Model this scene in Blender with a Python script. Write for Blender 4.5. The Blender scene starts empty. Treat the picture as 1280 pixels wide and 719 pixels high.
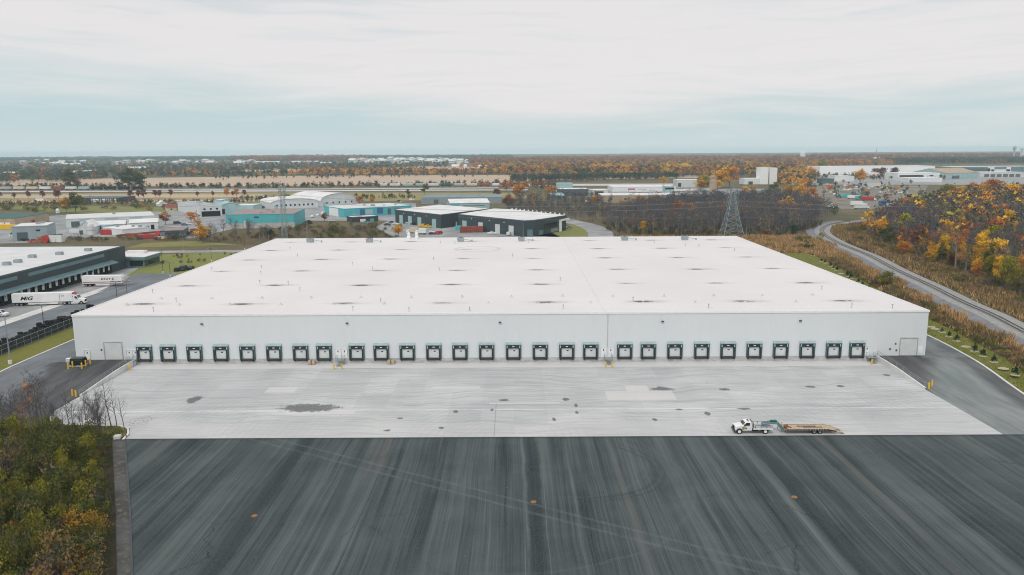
import bpy, math, random
import numpy as np
from mathutils import Vector, Matrix

random.seed(7); RNG = np.random.default_rng(7)
S = bpy.context.scene
COL = S.collection
R = math.radians
PI = math.pi
G = 1.2                       # level of the land round the warehouse; the truck yard lies at 0

# ------------------------------------------------------------------ camera model (for measuring positions on the ground)
F, PIT, ROLL, YAW, CH = 968.3, .17552, .005762, .00195, 50.2
def at(px, py, z=G):
    X = px-640; Y = 359.5-py
    cr, sr = math.cos(ROLL), math.sin(ROLL)
    u = cr*X+sr*Y; w = -sr*X+cr*Y
    cp, sp = math.cos(PIT), math.sin(PIT)
    dx, dy, dz = u, F*cp+w*sp, -F*sp+w*cp
    cy, sy = math.cos(YAW), math.sin(YAW)
    dx, dy = cy*dx-sy*dy, sy*dx+cy*dy
    t = (z-CH)/dz
    return (dx*t, dy*t)

def onfront(px, py, Y=180.2):
    """point of the warehouse front (the plane y = Y) seen at a photo position -> (x, z)"""
    a = at(px, py, 0); t = Y/a[1]; return a[0]*t, CH*(1-t)

def sstep(a, b, v):
    t = min(1, max(0, (v-a)/(b-a))); return t*t*(3-2*t)
def hz(x, y):
    """height of the land"""
    if -90.85 < x < 86.85 and y < 180.2: return 0.0
    return G*sstep(150, 176, y)

# ------------------------------------------------------------------ node helper
class NT:
    def __init__(s, name):
        s.mat = bpy.data.materials.new(name); s.mat.use_nodes = True
        s.nt = s.mat.node_tree; s.nt.nodes.clear()
        s.out = s.n('ShaderNodeOutputMaterial'); s.b = s.n('ShaderNodeBsdfPrincipled')
        s.nt.links.new(s.b.outputs[0], s.out.inputs[0])
    def n(s, t): return s.nt.nodes.new(t)
    def put(s, sock, v):
        if isinstance(v, bpy.types.NodeSocket): s.nt.links.new(v, sock)
        elif isinstance(v, (tuple, list)) and len(v) == 3 and sock.type == 'RGBA': sock.default_value = (*v, 1)
        else: sock.default_value = v
    def pos(s): return s.n('ShaderNodeNewGeometry').outputs['Position']
    def obj(s): return s.n('ShaderNodeTexCoord').outputs['Object']
    def m(s, op, a, b=0.0, c=None, clamp=False):
        n = s.n('ShaderNodeMath'); n.operation = op; n.use_clamp = clamp
        s.put(n.inputs[0], a); s.put(n.inputs[1], b)
        if c is not None: s.put(n.inputs[2], c)
        return n.outputs[0]
    def vm(s, op, a, b=(0, 0, 0)):
        n = s.n('ShaderNodeVectorMath'); n.operation = op
        s.put(n.inputs[0], a); s.put(n.inputs[1], b)
        return n.outputs['Value'] if op in ('LENGTH', 'DOT_PRODUCT') else n.outputs[0]
    def sep(s, v):
        n = s.n('ShaderNodeSeparateXYZ'); s.put(n.inputs[0], v); return n.outputs
    def comb(s, x, y, z=0.0):
        n = s.n('ShaderNodeCombineXYZ')
        for i, q in enumerate((x, y, z)): s.put(n.inputs[i], q)
        return n.outputs[0]
    def noise(s, v, scale=1.0, detail=3.0, rough=.55, dist=0.0):
        n = s.n('ShaderNodeTexNoise'); s.put(n.inputs['Vector'], v)
        n.inputs['Scale'].default_value = scale; n.inputs['Detail'].default_value = detail
        n.inputs['Roughness'].default_value = rough; n.inputs['Distortion'].default_value = dist
        return n.outputs[0]
    def mr(s, v, a, b, c=0.0, d=1.0, smooth=True):
        n = s.n('ShaderNodeMapRange'); n.interpolation_type = 'SMOOTHSTEP' if smooth else 'LINEAR'
        s.put(n.inputs[0], v)
        for i, q in enumerate((a, b, c, d)): s.put(n.inputs[i+1], q)
        return n.outputs[0]
    def mix(s, f, a, b, mode='MIX'):
        n = s.n('ShaderNodeMix'); n.data_type = 'RGBA'; n.blend_type = mode
        s.put(n.inputs[0], f); s.put(n.inputs[6], a); s.put(n.inputs[7], b)
        return n.outputs[2]
    def bump(s, h, strength=.3, dist=.05):
        n = s.n('ShaderNodeBump'); n.inputs['Strength'].default_value = strength; n.inputs['Distance'].default_value = dist
        s.put(n.inputs['Height'], h); s.nt.links.new(n.outputs[0], s.b.inputs['Normal'])
    def done(s, col, rough=.8, metal=0.0, spec=.3):
        s.put(s.b.inputs['Base Color'], col); s.put(s.b.inputs['Roughness'], rough)
        s.b.inputs['Metallic'].default_value = metal; s.b.inputs['Specular IOR Level'].default_value = spec
        return s.mat

def srgb(r, g, b):
    f = lambda c: (c/255)/12.92 if c/255 <= .04045 else ((c/255+.055)/1.055)**2.4
    return (f(r), f(g), f(b))
def sc(c, k): return tuple(max(0, min(1, x*k)) for x in c)

M = {}
def mat(name, col, rough=.8, var=.15, scale=.6, metal=0.0, spec=.3, rnd=0.0, col2=None):
    t = NT(name); n = t.noise(t.pos(), scale, 4)
    c = t.mix(t.mr(n, .3, .7), sc(col, 1-var), col2 or sc(col, 1+var))
    if rnd:
        oi = t.n('ShaderNodeObjectInfo').outputs['Random']
        c = t.mix(1.0, c, t.mix(oi, (1-rnd,)*3, (1+rnd*.6,)*3), 'MULTIPLY')
    M[name] = t.done(c, rough, metal, spec); return M[name]
def ribbed(name, col, step=.3, depth=.12, rough=.5, axis=0, var=.06):
    """profiled sheet metal: ribs are darker bands in the colour, plus bump"""
    t = NT(name); o = t.sep(t.obj())
    w = t.m('SINE', t.m('MULTIPLY', t.m('ADD', o[0], o[1]) if axis == 0 else o[axis], 2*PI/step))
    n = t.noise(t.pos(), .25, 4)
    c = t.mix(t.mr(n, .3, .7), sc(col, 1-var), sc(col, 1+var))
    c = t.mix(t.mr(w, .6, 1.0, 0, depth), c, sc(col, .55))
    t.bump(w, .25, .03)
    M[name] = t.done(c, rough, 0, .3); return M[name]

# ------------------------------------------------------------------ mesh builder
class MB:
    def __init__(s): s.v = []; s.f = []; s.mi = []; s.cur = 0
    def face(s, pts, mi=None):
        b = len(s.v); s.v += [tuple(p) for p in pts]; s.f.append(tuple(range(b, b+len(pts)))); s.mi.append(s.cur if mi is None else mi)
    def box(s, x0, x1, y0, y1, z0, z1, mi=None):
        b = len(s.v); s.v += [(x, y, z) for z in (z0, z1) for y in (y0, y1) for x in (x0, x1)]
        for q in ((0, 2, 3, 1), (4, 5, 7, 6), (0, 1, 5, 4), (2, 6, 7, 3), (0, 4, 6, 2), (1, 3, 7, 5)):
            s.f.append(tuple(b+i for i in q)); s.mi.append(s.cur if mi is None else mi)
        return s
    def prism(s, poly, z0, z1, mi=None):
        """poly of (x,y), extruded upward"""
        a = sum(poly[i][0]*poly[(i+1) % len(poly)][1]-poly[(i+1) % len(poly)][0]*poly[i][1] for i in range(len(poly)))
        if a < 0: poly = poly[::-1]
        n = len(poly); b = len(s.v); mi = s.cur if mi is None else mi
        s.v += [(x, y, z0) for x, y in poly]+[(x, y, z1) for x, y in poly]
        s.f.append(tuple(b+i for i in reversed(range(n)))); s.f.append(tuple(b+n+i for i in range(n))); s.mi += [mi, mi]
        for i in range(n):
            j = (i+1) % n; s.f.append((b+i, b+j, b+n+j, b+n+i)); s.mi.append(mi)
        return s
    def loft(s, prof, axis, a0, a1, mi=None):
        """2-D profile (p,q) extruded along an axis: 'x' -> (a,p,q), 'y' -> (p,a,q)"""
        n = len(prof); b = len(s.v); mi = s.cur if mi is None else mi
        P = (lambda a, p, q: (a, p, q)) if axis == 'x' else (lambda a, p, q: (p, a, q))
        s.v += [P(a0, p, q) for p, q in prof]+[P(a1, p, q) for p, q in prof]
        s.f.append(tuple(b+i for i in range(n))); s.f.append(tuple(b+n+i for i in reversed(range(n)))); s.mi += [mi, mi]
        for i in range(n):
            j = (i+1) % n; s.f.append((b+j, b+i, b+n+i, b+n+j)); s.mi.append(mi)
        return s
    def tube(s, p0, p1, r0, r1=None, n=6, caps=True, mi=None):
        r1 = r0 if r1 is None else r1; mi = s.cur if mi is None else mi
        p0, p1 = Vector(p0), Vector(p1); d = (p1-p0)
        if d.length < 1e-6: return s
        d.normalize(); a = d.orthogonal().normalized(); c = d.cross(a); b = len(s.v)
        for p, r in ((p0, r0), (p1, r1)):
            for i in range(n):
                t = 2*PI*i/n; s.v.append(tuple(p+(a*math.cos(t)+c*math.sin(t))*r))
        for i in range(n):
            j = (i+1) % n; s.f.append((b+i, b+j, b+n+j, b+n+i)); s.mi.append(mi)
        if caps:
            s.f.append(tuple(b+i for i in reversed(range(n)))); s.f.append(tuple(b+n+i for i in range(n))); s.mi += [mi, mi]
        return s
    def path(s, pts, r, n=5):
        for a, b in zip(pts, pts[1:]): s.tube(a, b, r, n=n)
        return s
    def lathe(s, prof, n=16, cx=0, cy=0, mi=None):
        b = len(s.v); mi = s.cur if mi is None else mi
        for r, z in prof:
            for i in range(n):
                t = 2*PI*i/n; s.v.append((cx+r*math.cos(t), cy+r*math.sin(t), z))
        for k in range(len(prof)-1):
            for i in range(n):
                j = (i+1) % n; s.f.append((b+k*n+i, b+k*n+j, b+(k+1)*n+j, b+(k+1)*n+i)); s.mi.append(mi)
        s.f.append(tuple(b+i for i in reversed(range(n)))); s.f.append(tuple(b+(len(prof)-1)*n+i for i in range(n))); s.mi += [mi, mi]
        return s
    def mesh(s, name):
        me = bpy.data.meshes.new(name); me.from_pydata(s.v, [], s.f)
        me.polygons.foreach_set('material_index', s.mi); return me
    def build(s, name, mats, parent=None, loc=None, rz=None, bevel=0):
        me = s.mesh(name)
        return link(name, me, mats, parent, loc, rz, bevel)
def link(name, me, mats, parent=None, loc=None, rz=None, bevel=0):
    if not isinstance(mats, (list, tuple)): mats = [mats]
    for x in mats: me.materials.append(M[x] if isinstance(x, str) else x)
    o = bpy.data.objects.new(name, me); COL.objects.link(o)
    if parent: o.parent = parent
    if loc is not None: o.location = loc
    if rz is not None: o.rotation_euler = (0, 0, rz)
    if bevel:
        b = o.modifiers.new('bevel', 'BEVEL'); b.width = bevel; b.segments = 2; b.limit_method = 'ANGLE'
    return o
def trimesh(name, V, T, mi):
    me = bpy.data.meshes.new(name); V = np.asarray(V, np.float32); T = np.asarray(T, np.int32)
    me.vertices.add(len(V)); me.vertices.foreach_set('co', V.ravel())
    me.loops.add(len(T)*3); me.loops.foreach_set('vertex_index', T.ravel())
    me.polygons.add(len(T)); me.polygons.foreach_set('loop_start', np.arange(len(T), dtype=np.int32)*3)
    me.polygons.foreach_set('loop_total', np.full(len(T), 3, np.int32))
    me.polygons.foreach_set('material_index', np.asarray(mi, np.int32)); me.update(calc_edges=True); return me

# ------------------------------------------------------------------ things
def tag(o, label, cat, group=None):
    o['label'] = label; o['category'] = cat
    if group: o['group'] = group
    return o
def thing(name, label, cat, loc=(0, 0, 0), rz=0, group=None):
    o = bpy.data.objects.new(name, None); COL.objects.link(o); o.empty_display_size = .3
    o.location = loc; o.rotation_euler = (0, 0, rz); return tag(o, label, cat, group)
def struct(o): o['kind'] = 'structure'; return o
def stuff(o, label, cat): o['kind'] = 'stuff'; return tag(o, label, cat)
KIDS = {}
def kids(o):
    return [c for c in bpy.data.objects if c.parent == o]
def dup(root, loc, rz=0, label=None, group=None, scale=None):
    r = root.copy(); COL.objects.link(r); r.location = loc; r.rotation_euler = (0, 0, rz)
    if scale is not None: r.scale = (scale,)*3 if not isinstance(scale, tuple) else scale
    if label: r['label'] = label
    if group: r['group'] = group
    if root.name not in KIDS: KIDS[root.name] = [(c, kids(c)) for c in kids(root)]
    for ch, gk in KIDS[root.name]:
        c = ch.copy(); COL.objects.link(c); c.parent = r
        for g in gk:
            d = g.copy(); COL.objects.link(d); d.parent = c
    return r

# ------------------------------------------------------------------ materials
mat('white_panel', (.70, .715, .72), .55, .03, .05)
mat('white_paint', (.78, .79, .79), .4, .05, .5)
mat('white_roof', (.70, .695, .695), .7, .10, .12)
mat('grey_roof', (.40, .41, .42), .8, .1, .1)
mat('pale_roof', (.62, .63, .63), .7, .06, .1)
mat('concrete_pale', (.60, .59, .57), .85, .08, .4)
mat('concrete_mid', (.42, .42, .41), .85, .15, .5)
mat('kerb_white', (.66, .66, .65), .8, .08, .7)
mat('black_rubber', (.012, .014, .016), .75, .2, 2)
mat('tyre', (.018, .018, .019), .85, .2, 3)
mat('dark_steel', (.05, .06, .065), .5, .15, 1)
mat('galvanised', (.34, .38, .40), .45, .12, 1, metal=.5)
mat('shelter_teal', (.05, .105, .12), .6, .12, .8)
mat('shelter_top', (.33, .42, .43), .6, .1, .8)
mat('roof_brown', (.32, .235, .22), .85, .12, .3)
mat('yellow_paint', (.74, .46, .02), .55, .12, 1.5)
mat('orange_rust', (.33, .165, .06), .8, .25, 4)
mat('red_paint', (.42, .05, .05), .55, .12, .6)
mat('brick_red', (.26, .07, .05), .8, .2, .4)
mat('dark_slate', (.045, .062, .072), .6, .1, .15)
mat('slate_mid', (.09, .12, .135), .6, .1, .15)
mat('teal_metal', (.14, .23, .25), .5, .08, .2)
mat('teal_bright', (.09, .43, .47), .6, .1, .15)
mat('teal_pale', (.34, .50, .51), .6, .08, .15)
mat('green_dark', (.01, .10, .09), .6, .15, .3)
mat('tan_wall', (.42, .32, .23), .85, .1, .2)
mat('tan_plank', (.46, .35, .24), .85, .18, 2)
mat('timber', (.16, .13, .11), .9, .2, 2)
mat('timber_pole', (.22, .19, .17), .9, .15, 1)
mat('glass_dark', (.02, .03, .035), .12, .2, .5, spec=.6)
mat('glass_pale', (.22, .28, .29), .2, .1, .4, spec=.6)
mat('door_pale', (.60, .64, .64), .5, .05, .5)
mat('lamp_white', (.72, .74, .74), .4, .03, 1)
mat('chrome', (.6, .62, .63), .2, .05, 1, metal=.9)
mat('blue_paint', (.05, .13, .30), .5, .1, 1)
mat('cream', (.60, .53, .40), .7, .1, .5)
mat('brown_stack', (.34, .21, .10), .85, .3, 2)
mat('wire', (.25, .27, .28), .5, .1, 1)
ribbed('metal_blue_grey', (.30, .37, .40), .9, .25)
ribbed('metal_white', (.62, .65, .66), .9, .14)
ribbed('metal_dark', (.05, .068, .078), .9, .3)
ribbed('metal_grey', (.26, .30, .32), 1.2, .35)
ribbed('metal_teal', (.09, .43, .47), .9, .18)
mat('ballast', (.30, .30, .30), .95, .18, 1.2)
mat('gravel_road', (.19, .20, .215), .95, .15, .4)
mat('track_rail', (.035, .03, .028), .5, .2, 1)
mat('sleeper_wood', (.34, .33, .315), .9, .25, 2)
mat('mulch', (.42, .37, .28), .95, .2, 2)
# foliage
for nm, c in (('olive', (.135, .135, .034)), ('green', (.062, .088, .028)), ('yellowgreen', (.30, .27, .025)), ('yellow', (.72, .44, .035)),
              ('gold', (.64, .33, .035)), ('orange', (.54, .21, .04)), ('rust', (.25, .088, .035)), ('maroon', (.15, .035, .035)), ('conifer', (.014, .045, .022)),
              ('greygreen', (.10, .11, .07)), ('yellowolive', (.225, .205, .028)), ('dullgold', (.36, .205, .03)), ('dullrust', (.15, .075, .045)), ('tanleaf', (.30, .20, .08)), ('greybrown', (.098, .092, .098)), ('bluegreen', (.03, .075, .065))):
    mat('leaf_'+nm, c, .8, .35, .5, spec=.05, rnd=.22)
mat('bark', (.155, .15, .155), .95, .25, 3)
mat('bright_white', (.85, .86, .86), .5, .03, .05)
mat('curtain_black', (.030, .036, .040), .75, .2, 2)
mat('pylon_steel', (.27, .33, .34), .5, .12, 1)
mat('bark_pale', (.215, .205, .19), .9, .2, 3)
mat('twig', (.10, .105, .125), .95, .2, 1.5)
mat('reed_tan', (.50, .30, .125), .9, .3, .25)
mat('reed_gold', (.58, .39, .17), .9, .25, .25)
mat('reed_brown', (.23, .14, .075), .9, .3, .3)
mat('grass_blade', (.15, .17, .035), .9, .3, .4)

def yard_points(lst, z=0.0): return [(*at(a, b, z), *at(a+c, b, z), *at(a, b-d, z)) for a, b, c, d in lst]
def blotches(t, P, lst, z, nz, edge=.25, w=.55):
    """list of (px,py,halfwidth_px,halfheight_px) stains lying on the surface at height z -> mask"""
    acc = None
    for a, b, hw, hh in lst:
        cx, cy = at(a, b, z); rx = abs(at(a+hw, b, z)[0]-cx); ry = abs(at(a, b-hh, z)[1]-cy)
        d = t.vm('LENGTH', t.vm('MULTIPLY', t.vm('SUBTRACT', P, (cx, cy, 0)), (1/rx, 1/ry, 0)))
        k = t.mr(t.m('ADD', d, nz), 1-edge, 1+edge, 1, 0)
        acc = k if acc is None else t.m('MAXIMUM', acc, k)
    return acc
def rects(t, P, lst, z):
    acc = None
    for x0, x1, y0, y1 in lst:
        A = at(x0, y1, z); B = at(x1, y0, z); C = at(x1, y1, z)
        cx, cy = (A[0]+C[0])/2, (A[1]+B[1])/2; rx, ry = (C[0]-A[0])/2, (B[1]-A[1])/2
        v = t.sep(t.vm('ABSOLUTE', t.vm('MULTIPLY', t.vm('SUBTRACT', P, (cx, cy, 0)), (1/rx, 1/ry, 0))))
        k = t.mr(t.m('MAXIMUM', v[0], v[1]), .97, 1.03, 1, 0)
        acc = k if acc is None else t.m('MAXIMUM', acc, k)
    return acc

def m_yard():
    t = NT('yard_concrete'); P = t.pos(); p = t.sep(P)
    flat = t.comb(p[0], p[1], 0)
    base = t.mix(t.mr(t.noise(flat, .06, 4), .3, .7), (.45, .468, .475), (.575, .58, .582))
    br = t.n('ShaderNodeTexBrick'); t.put(br.inputs['Vector'], flat); br.offset = 0; br.inputs['Scale'].default_value = 1
    br.inputs['Color1'].default_value = (.90, .90, .90, 1); br.inputs['Color2'].default_value = (1.08, 1.08, 1.07, 1)
    br.inputs['Mortar'].default_value = (.86, .86, .86, 1); br.inputs['Mortar Size'].default_value = .012
    br.inputs['Brick Width'].default_value = 6.4; br.inputs['Row Height'].default_value = 9.8
    base = t.mix(.75, base, t.mix(1, base, br.outputs[0], 'MULTIPLY'))
    # tyre wear: long sweeping streaks along and across the yard
    sw = t.comb(t.m('MULTIPLY', t.m('ADD', p[0], t.m('MULTIPLY', t.noise(flat, .03, 2), 30)), .03), t.m('MULTIPLY', t.m('ADD', p[1], t.m('MULTIPLY', t.noise(flat, .035, 2), 14)), 1.1), 0)
    st = t.noise(sw, 1.0, 5, .65)
    base = t.mix(t.mr(st, .46, .68, 0, .72), base, (.30, .318, .33))
    st3 = t.noise(t.comb(t.m('MULTIPLY', p[0], .11), t.m('MULTIPLY', t.m('ADD', p[1], t.m('MULTIPLY', t.noise(flat, .05, 2), 6)), 4.2), 9), 1.0, 4, .7)
    base = t.mix(t.mr(st3, .50, .68, 0, .58), base, (.27, .285, .30))
    base = t.mix(t.mr(st3, .48, .30, 0, .30), base, (.70, .70, .70))
    st2 = t.noise(t.comb(t.m('MULTIPLY', p[0], .05), t.m('MULTIPLY', p[1], 1.7), 3), 1.0, 4, .6)
    base = t.mix(t.mr(st2, .56, .75, 0, .5), base, (.62, .61, .60))
    wv = t.n('ShaderNodeTexWave'); wv.wave_type = 'RINGS'; wv.rings_direction = 'SPHERICAL'
    t.put(wv.inputs['Vector'], t.vm('SUBTRACT', flat, (-2, 131, 0))); wv.inputs['Scale'].default_value = .22; wv.inputs['Distortion'].default_value = 6; wv.inputs['Detail'].default_value = 4
    wv.inputs['Detail Scale'].default_value = .3
    base = t.mix(t.m('MULTIPLY', t.mr(wv.outputs[0], .80, 1.0, 0, .30), t.mr(t.noise(flat, .05, 2), .45, .6)), base, (.30, .31, .32))
    # worn, paler band near the lot and pale apron under the docks
    base = t.mix(t.mr(p[1], 139.5, 137.5, 0, .35), base, (.56, .555, .55))
    base = t.mix(t.mr(p[1], 175.5, 176.0, 0, .85), base, (.66, .65, .645))
    fine = t.noise(flat, 3.0, 4, .7)
    base = t.mix(t.mr(fine, .3, .7, 0, .24), base, (.33, .345, .35))
    base = t.mix(t.mr(rects(t, P, [(355, 442, 513, 518), (330, 367, 484, 491), (784, 812, 482, 489), (760, 847, 489, 500), (540, 600, 483, 486), (612, 700, 503, 505)], 0), 0, 1, 0, .6), base, (.63, .61, .60))
    lines = t.m('MAXIMUM', t.mr(t.m('ABSOLUTE', t.m('SUBTRACT', p[1], at(800, 511, 0)[1])), .16, .24, 1, 0), t.m('MULTIPLY', t.mr(t.m('ABSOLUTE', t.m('SUBTRACT', p[1], at(300, 514, 0)[1]-.3)), .10, .2, 1, 0), t.mr(p[0], -45, -40, 1, 0)))
    base = t.mix(t.m('MULTIPLY', lines, t.mr(t.noise(flat, .4, 3), .3, .6, .25, .75)), base, (.70, .69, .68))
    jn = t.mr(t.m('ABSOLUTE', t.m('SUBTRACT', t.m('ADD', p[0], t.m('MULTIPLY', p[1], 0)), -3.6)), .05, .12, .5, 0)
    base = t.mix(t.m('MULTIPLY', jn, t.mr(p[1], 150, 149, 0, 1)), base, (.2, .2, .2))
    nz = t.m('SUBTRACT', t.m('MULTIPLY', t.noise(t.comb(p[0], t.m('MULTIPLY', p[1], .8), 0), .75, 5, .7), 2.6), 1.35)
    S1 = [(386, 510, 32, 4.5), (243, 499.5, 7, 4), (827, 486, 13, 2.2), (905, 486.8, 7, 1.2), (708, 499, 4, 1.6), (1013, 483.5, 6, 1.2), (1051, 483, 5, 1.2), (1108, 469, 4, 1.3),
          (720, 507, 2, 2.4), (721, 516, 2, 1.5), (692.5, 524, 2, 1.8), (818, 524.5, 3, 1.6), (930, 511, 7, 1.2), (569, 515, 3, 1.8), (630, 500, 6, 1.2), (615, 512, 2, 1.6), (500, 523, 3, 1), (884, 517, 3, 2.4), (849, 512, 4, 1), (551, 535, 3, 1.2), (484, 538, 4, 1.2)]
    base = t.mix(t.m('MULTIPLY', blotches(t, P, S1, 0, nz), t.mr(fine, .3, .65, .6, .95)), base, (.085, .09, .095))
    scrib = t.n('ShaderNodeTexWave'); scrib.wave_type = 'RINGS'; scrib.rings_direction = 'SPHERICAL'
    t.put(scrib.inputs['Vector'], t.vm('SUBTRACT', flat, (*at(176, 526, 0), 0))); scrib.inputs['Scale'].default_value = .45; scrib.inputs['Distortion'].default_value = 9
    base = t.mix(t.m('MULTIPLY', blotches(t, P, [(177, 526, 13, 6)], 0, nz), t.mr(scrib.outputs[0], .82, .95, 0, .75)), base, (.12, .12, .125))
    # scattered small oil spots
    vo = t.n('ShaderNodeTexVoronoi'); t.put(vo.inputs['Vector'], flat); vo.inputs['Scale'].default_value = .16
    rr = t.sep(vo.outputs['Color'])
    sp = t.m('MULTIPLY', t.mr(t.m('ADD', vo.outputs['Distance'], t.m('MULTIPLY', nz, .05)), .035, .06, 1, 0), t.mr(rr[0], .62, .66, 0, .45))
    base = t.mix(t.m('MULTIPLY', sp, .6), base, (.15, .155, .16))
    t.bump(fine, .15, .01)
    M['yard_concrete'] = t.done(base, .85)
m_yard()

def m_asphalt():
    t = NT('lot_asphalt'); P = t.pos(); p = t.sep(P); flat = t.comb(p[0], p[1], 0)
    wob = t.m('MULTIPLY', t.m('SUBTRACT', t.noise(t.comb(t.m('MULTIPLY', p[0], .05), t.m('MULTIPLY', p[1], .03), 0), 1, 2), .5), 1.6)
    fan = t.m('MULTIPLY', t.m('MULTIPLY', p[0], t.m('SUBTRACT', 131, p[1])), .0004)   # rollers fanned out a little to the sides
    x = t.m('ADD', t.m('ADD', p[0], wob), t.m('MULTIPLY', fan, -1))
    lane = t.noise(t.comb(t.m('MULTIPLY', x, .21), t.m('MULTIPLY', p[1], .006), 0), 1, 2, .5)
    mid = t.noise(t.comb(t.m('MULTIPLY', x, .85), t.m('MULTIPLY', p[1], .012), 7), 1, 4, .62)
    fin = t.noise(t.comb(t.m('MULTIPLY', x, 4.2), t.m('MULTIPLY', p[1], .035), 3), 1, 5, .72)
    cloud = t.noise(flat, .12, 4, .6)
    v = t.m('ADD', t.m('MULTIPLY', lane, .9), t.m('ADD', t.m('MULTIPLY', mid, .9), t.m('ADD', t.m('MULTIPLY', fin, .85), t.m('MULTIPLY', cloud, .40))))
    c = t.mix(t.mr(v, 1.22, 1.78, 0, 1, False), (.010, .021, .027), (.106, .125, .126))
    c = t.mix(t.mr(mid, .60, .74, 0, .42), c, (.175, .18, .175))
    line = t.noise(t.comb(t.m('MULTIPLY', x, 1.9), t.m('MULTIPLY', p[1], .008), 21), 1, 3, .6)
    c = t.mix(t.mr(line, .62, .68, 0, .42), c, (.215, .225, .215))
    c = t.mix(t.mr(line, .38, .32, 0, .55), c, (.009, .018, .024))
    c = t.mix(t.m('MULTIPLY', t.mr(t.noise(t.comb(t.m('MULTIPLY', x, .33), t.m('MULTIPLY', p[1], .01), 11), 1, 3), .55, .7), .42), c, (.15, .135, .122))
    # damp fall lines that run to the catch basins
    for bx, by, w in ((2.9, 105, 1.5), (41.5, 106, 1.6), (-36.5, 101, 1.7)):
        k = t.mr(t.m('ABSOLUTE', t.m('SUBTRACT', t.m('ADD', x, t.m('MULTIPLY', t.m('SUBTRACT', cloud, .5), 1.6)), bx)), w*.55, w, .62, 0)
        c = t.mix(k, c, (.011, .021, .027))
    # two crossing wheel tracks and turning arcs left in the dust
    def track(a, b, w, off):
        A, B = Vector(at(*a, 0)), Vector(at(*b, 0)); d = (B-A).normalized(); n = Vector((-d.y, d.x))
        q = t.vm('DOT_PRODUCT', t.vm('SUBTRACT', flat, (A.x, A.y, 0)), (n.x, n.y, 0))
        q = t.m('ADD', q, t.m('MULTIPLY', t.m('SUBTRACT', t.noise(flat, .05, 2), .5), 1.2))
        return t.mr(t.m('ABSOLUTE', t.m('SUBTRACT', q, off)), w*.5, w, 1, 0)
    brk = t.mr(t.noise(flat, .5, 4, .7), .3, .65, .15, 1)
    tr = t.m('MAXIMUM', track((330, 553), (940, 713), .42, 0), track((330, 553), (940, 713), .42, 2.3))
    c = t.mix(t.m('MULTIPLY', t.m('MULTIPLY', tr, brk), .34), c, (.17, .185, .188))
    for (cx, cy), rad, w, col, k in ((at(735, 585, 0), 10.5, .5, (.01, .017, .022), .40), (at(735, 585, 0), 11.7, .35, (.01, .017, .022), .36), (at(700, 575, 0), 14, .35, (.13, .14, .14), .25), (at(640, 600, 0), 27, .45, (.13, .14, .14), .3), (at(420, 560, 0), 9, .35, (.13, .14, .14), .3)):
        d = t.vm('LENGTH', t.vm('SUBTRACT', flat, (cx, cy, 0)))
        ring = t.mr(t.m('ABSOLUTE', t.m('SUBTRACT', t.m('ADD', d, t.m('MULTIPLY', t.noise(flat, .07, 2), 3)), rad+1.5)), w*.4, w, k, 0)
        sec = t.mr(t.m('SUBTRACT', p[0], t.m('MULTIPLY', t.m('SUBTRACT', p[1], cy), .3)), cx+1, cx+5)
        c = t.mix(t.m('MULTIPLY', t.m('MULTIPLY', ring, brk), sec), c, col)
    fall = t.mr(t.noise(flat, 3.2, 6, .8), .34, .66, 0, .34)
    c = t.mix(fall, c, (.115, .13, .13))
    vo = t.n('ShaderNodeTexVoronoi'); t.put(vo.inputs['Vector'], flat); vo.inputs['Scale'].default_value = .35
    c = t.mix(t.m('MULTIPLY', t.mr(vo.outputs['Distance'], .03, .07, 1, 0), t.mr(t.sep(vo.outputs['Color'])[0], .5, .6, 0, .35)), c, (.22, .215, .20))
    crk = t.n('ShaderNodeTexVoronoi'); crk.feature = 'DISTANCE_TO_EDGE'; t.put(crk.inputs['Vector'], t.vm('ADD', flat, t.vm('MULTIPLY', t.comb(cloud, fin, 0), (6, 6, 0)))); crk.inputs['Scale'].default_value = .055
    c = t.mix(t.m('MULTIPLY', t.mr(crk.outputs['Distance'], .001, .006, 1, 0), t.mr(t.noise(flat, .04, 2), .5, .62, 0, .6)), c, (.012, .017, .02))
    c = t.mix(t.mr(p[1], 129.6, 131, 0, .45), c, (.02, .026, .03))
    t.bump(t.noise(flat, 18, 3, .7), .2, .01)
    M['lot_asphalt'] = t.done(c, .9, 0, .08)
m_asphalt()

def m_road(name, dark, light, sx=.5, sy=.02):
    t = NT(name); P = t.pos(); p = t.sep(P); flat = t.comb(p[0], p[1], 0)
    a = t.noise(t.comb(t.m('MULTIPLY', p[0], sx), t.m('MULTIPLY', p[1], sy), 0), 1, 4, .6)
    b = t.noise(flat, .1, 4, .6)
    c = t.mix(t.mr(t.m('ADD', a, b), .75, 1.3), dark, light)
    c = t.mix(t.mr(t.noise(flat, 6, 4, .7), .3, .7, 0, .2), c, sc(light, 1.2))
    M[name] = t.done(c, .85, 0, .3)
m_road('road_asphalt', (.105, .125, .14), (.20, .22, .235), .35, .03)
m_road('ramp_asphalt', (.045, .05, .055), (.12, .12, .125), .22, .05)
m_road('bypass_asphalt', (.07, .085, .09), (.20, .215, .22), .28, .03)
m_road('lot_grey', (.22, .23, .235), (.36, .365, .365), .05, .05)
m_road('highway_pale', (.45, .44, .43), (.60, .59, .58), .01, .02)

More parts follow.
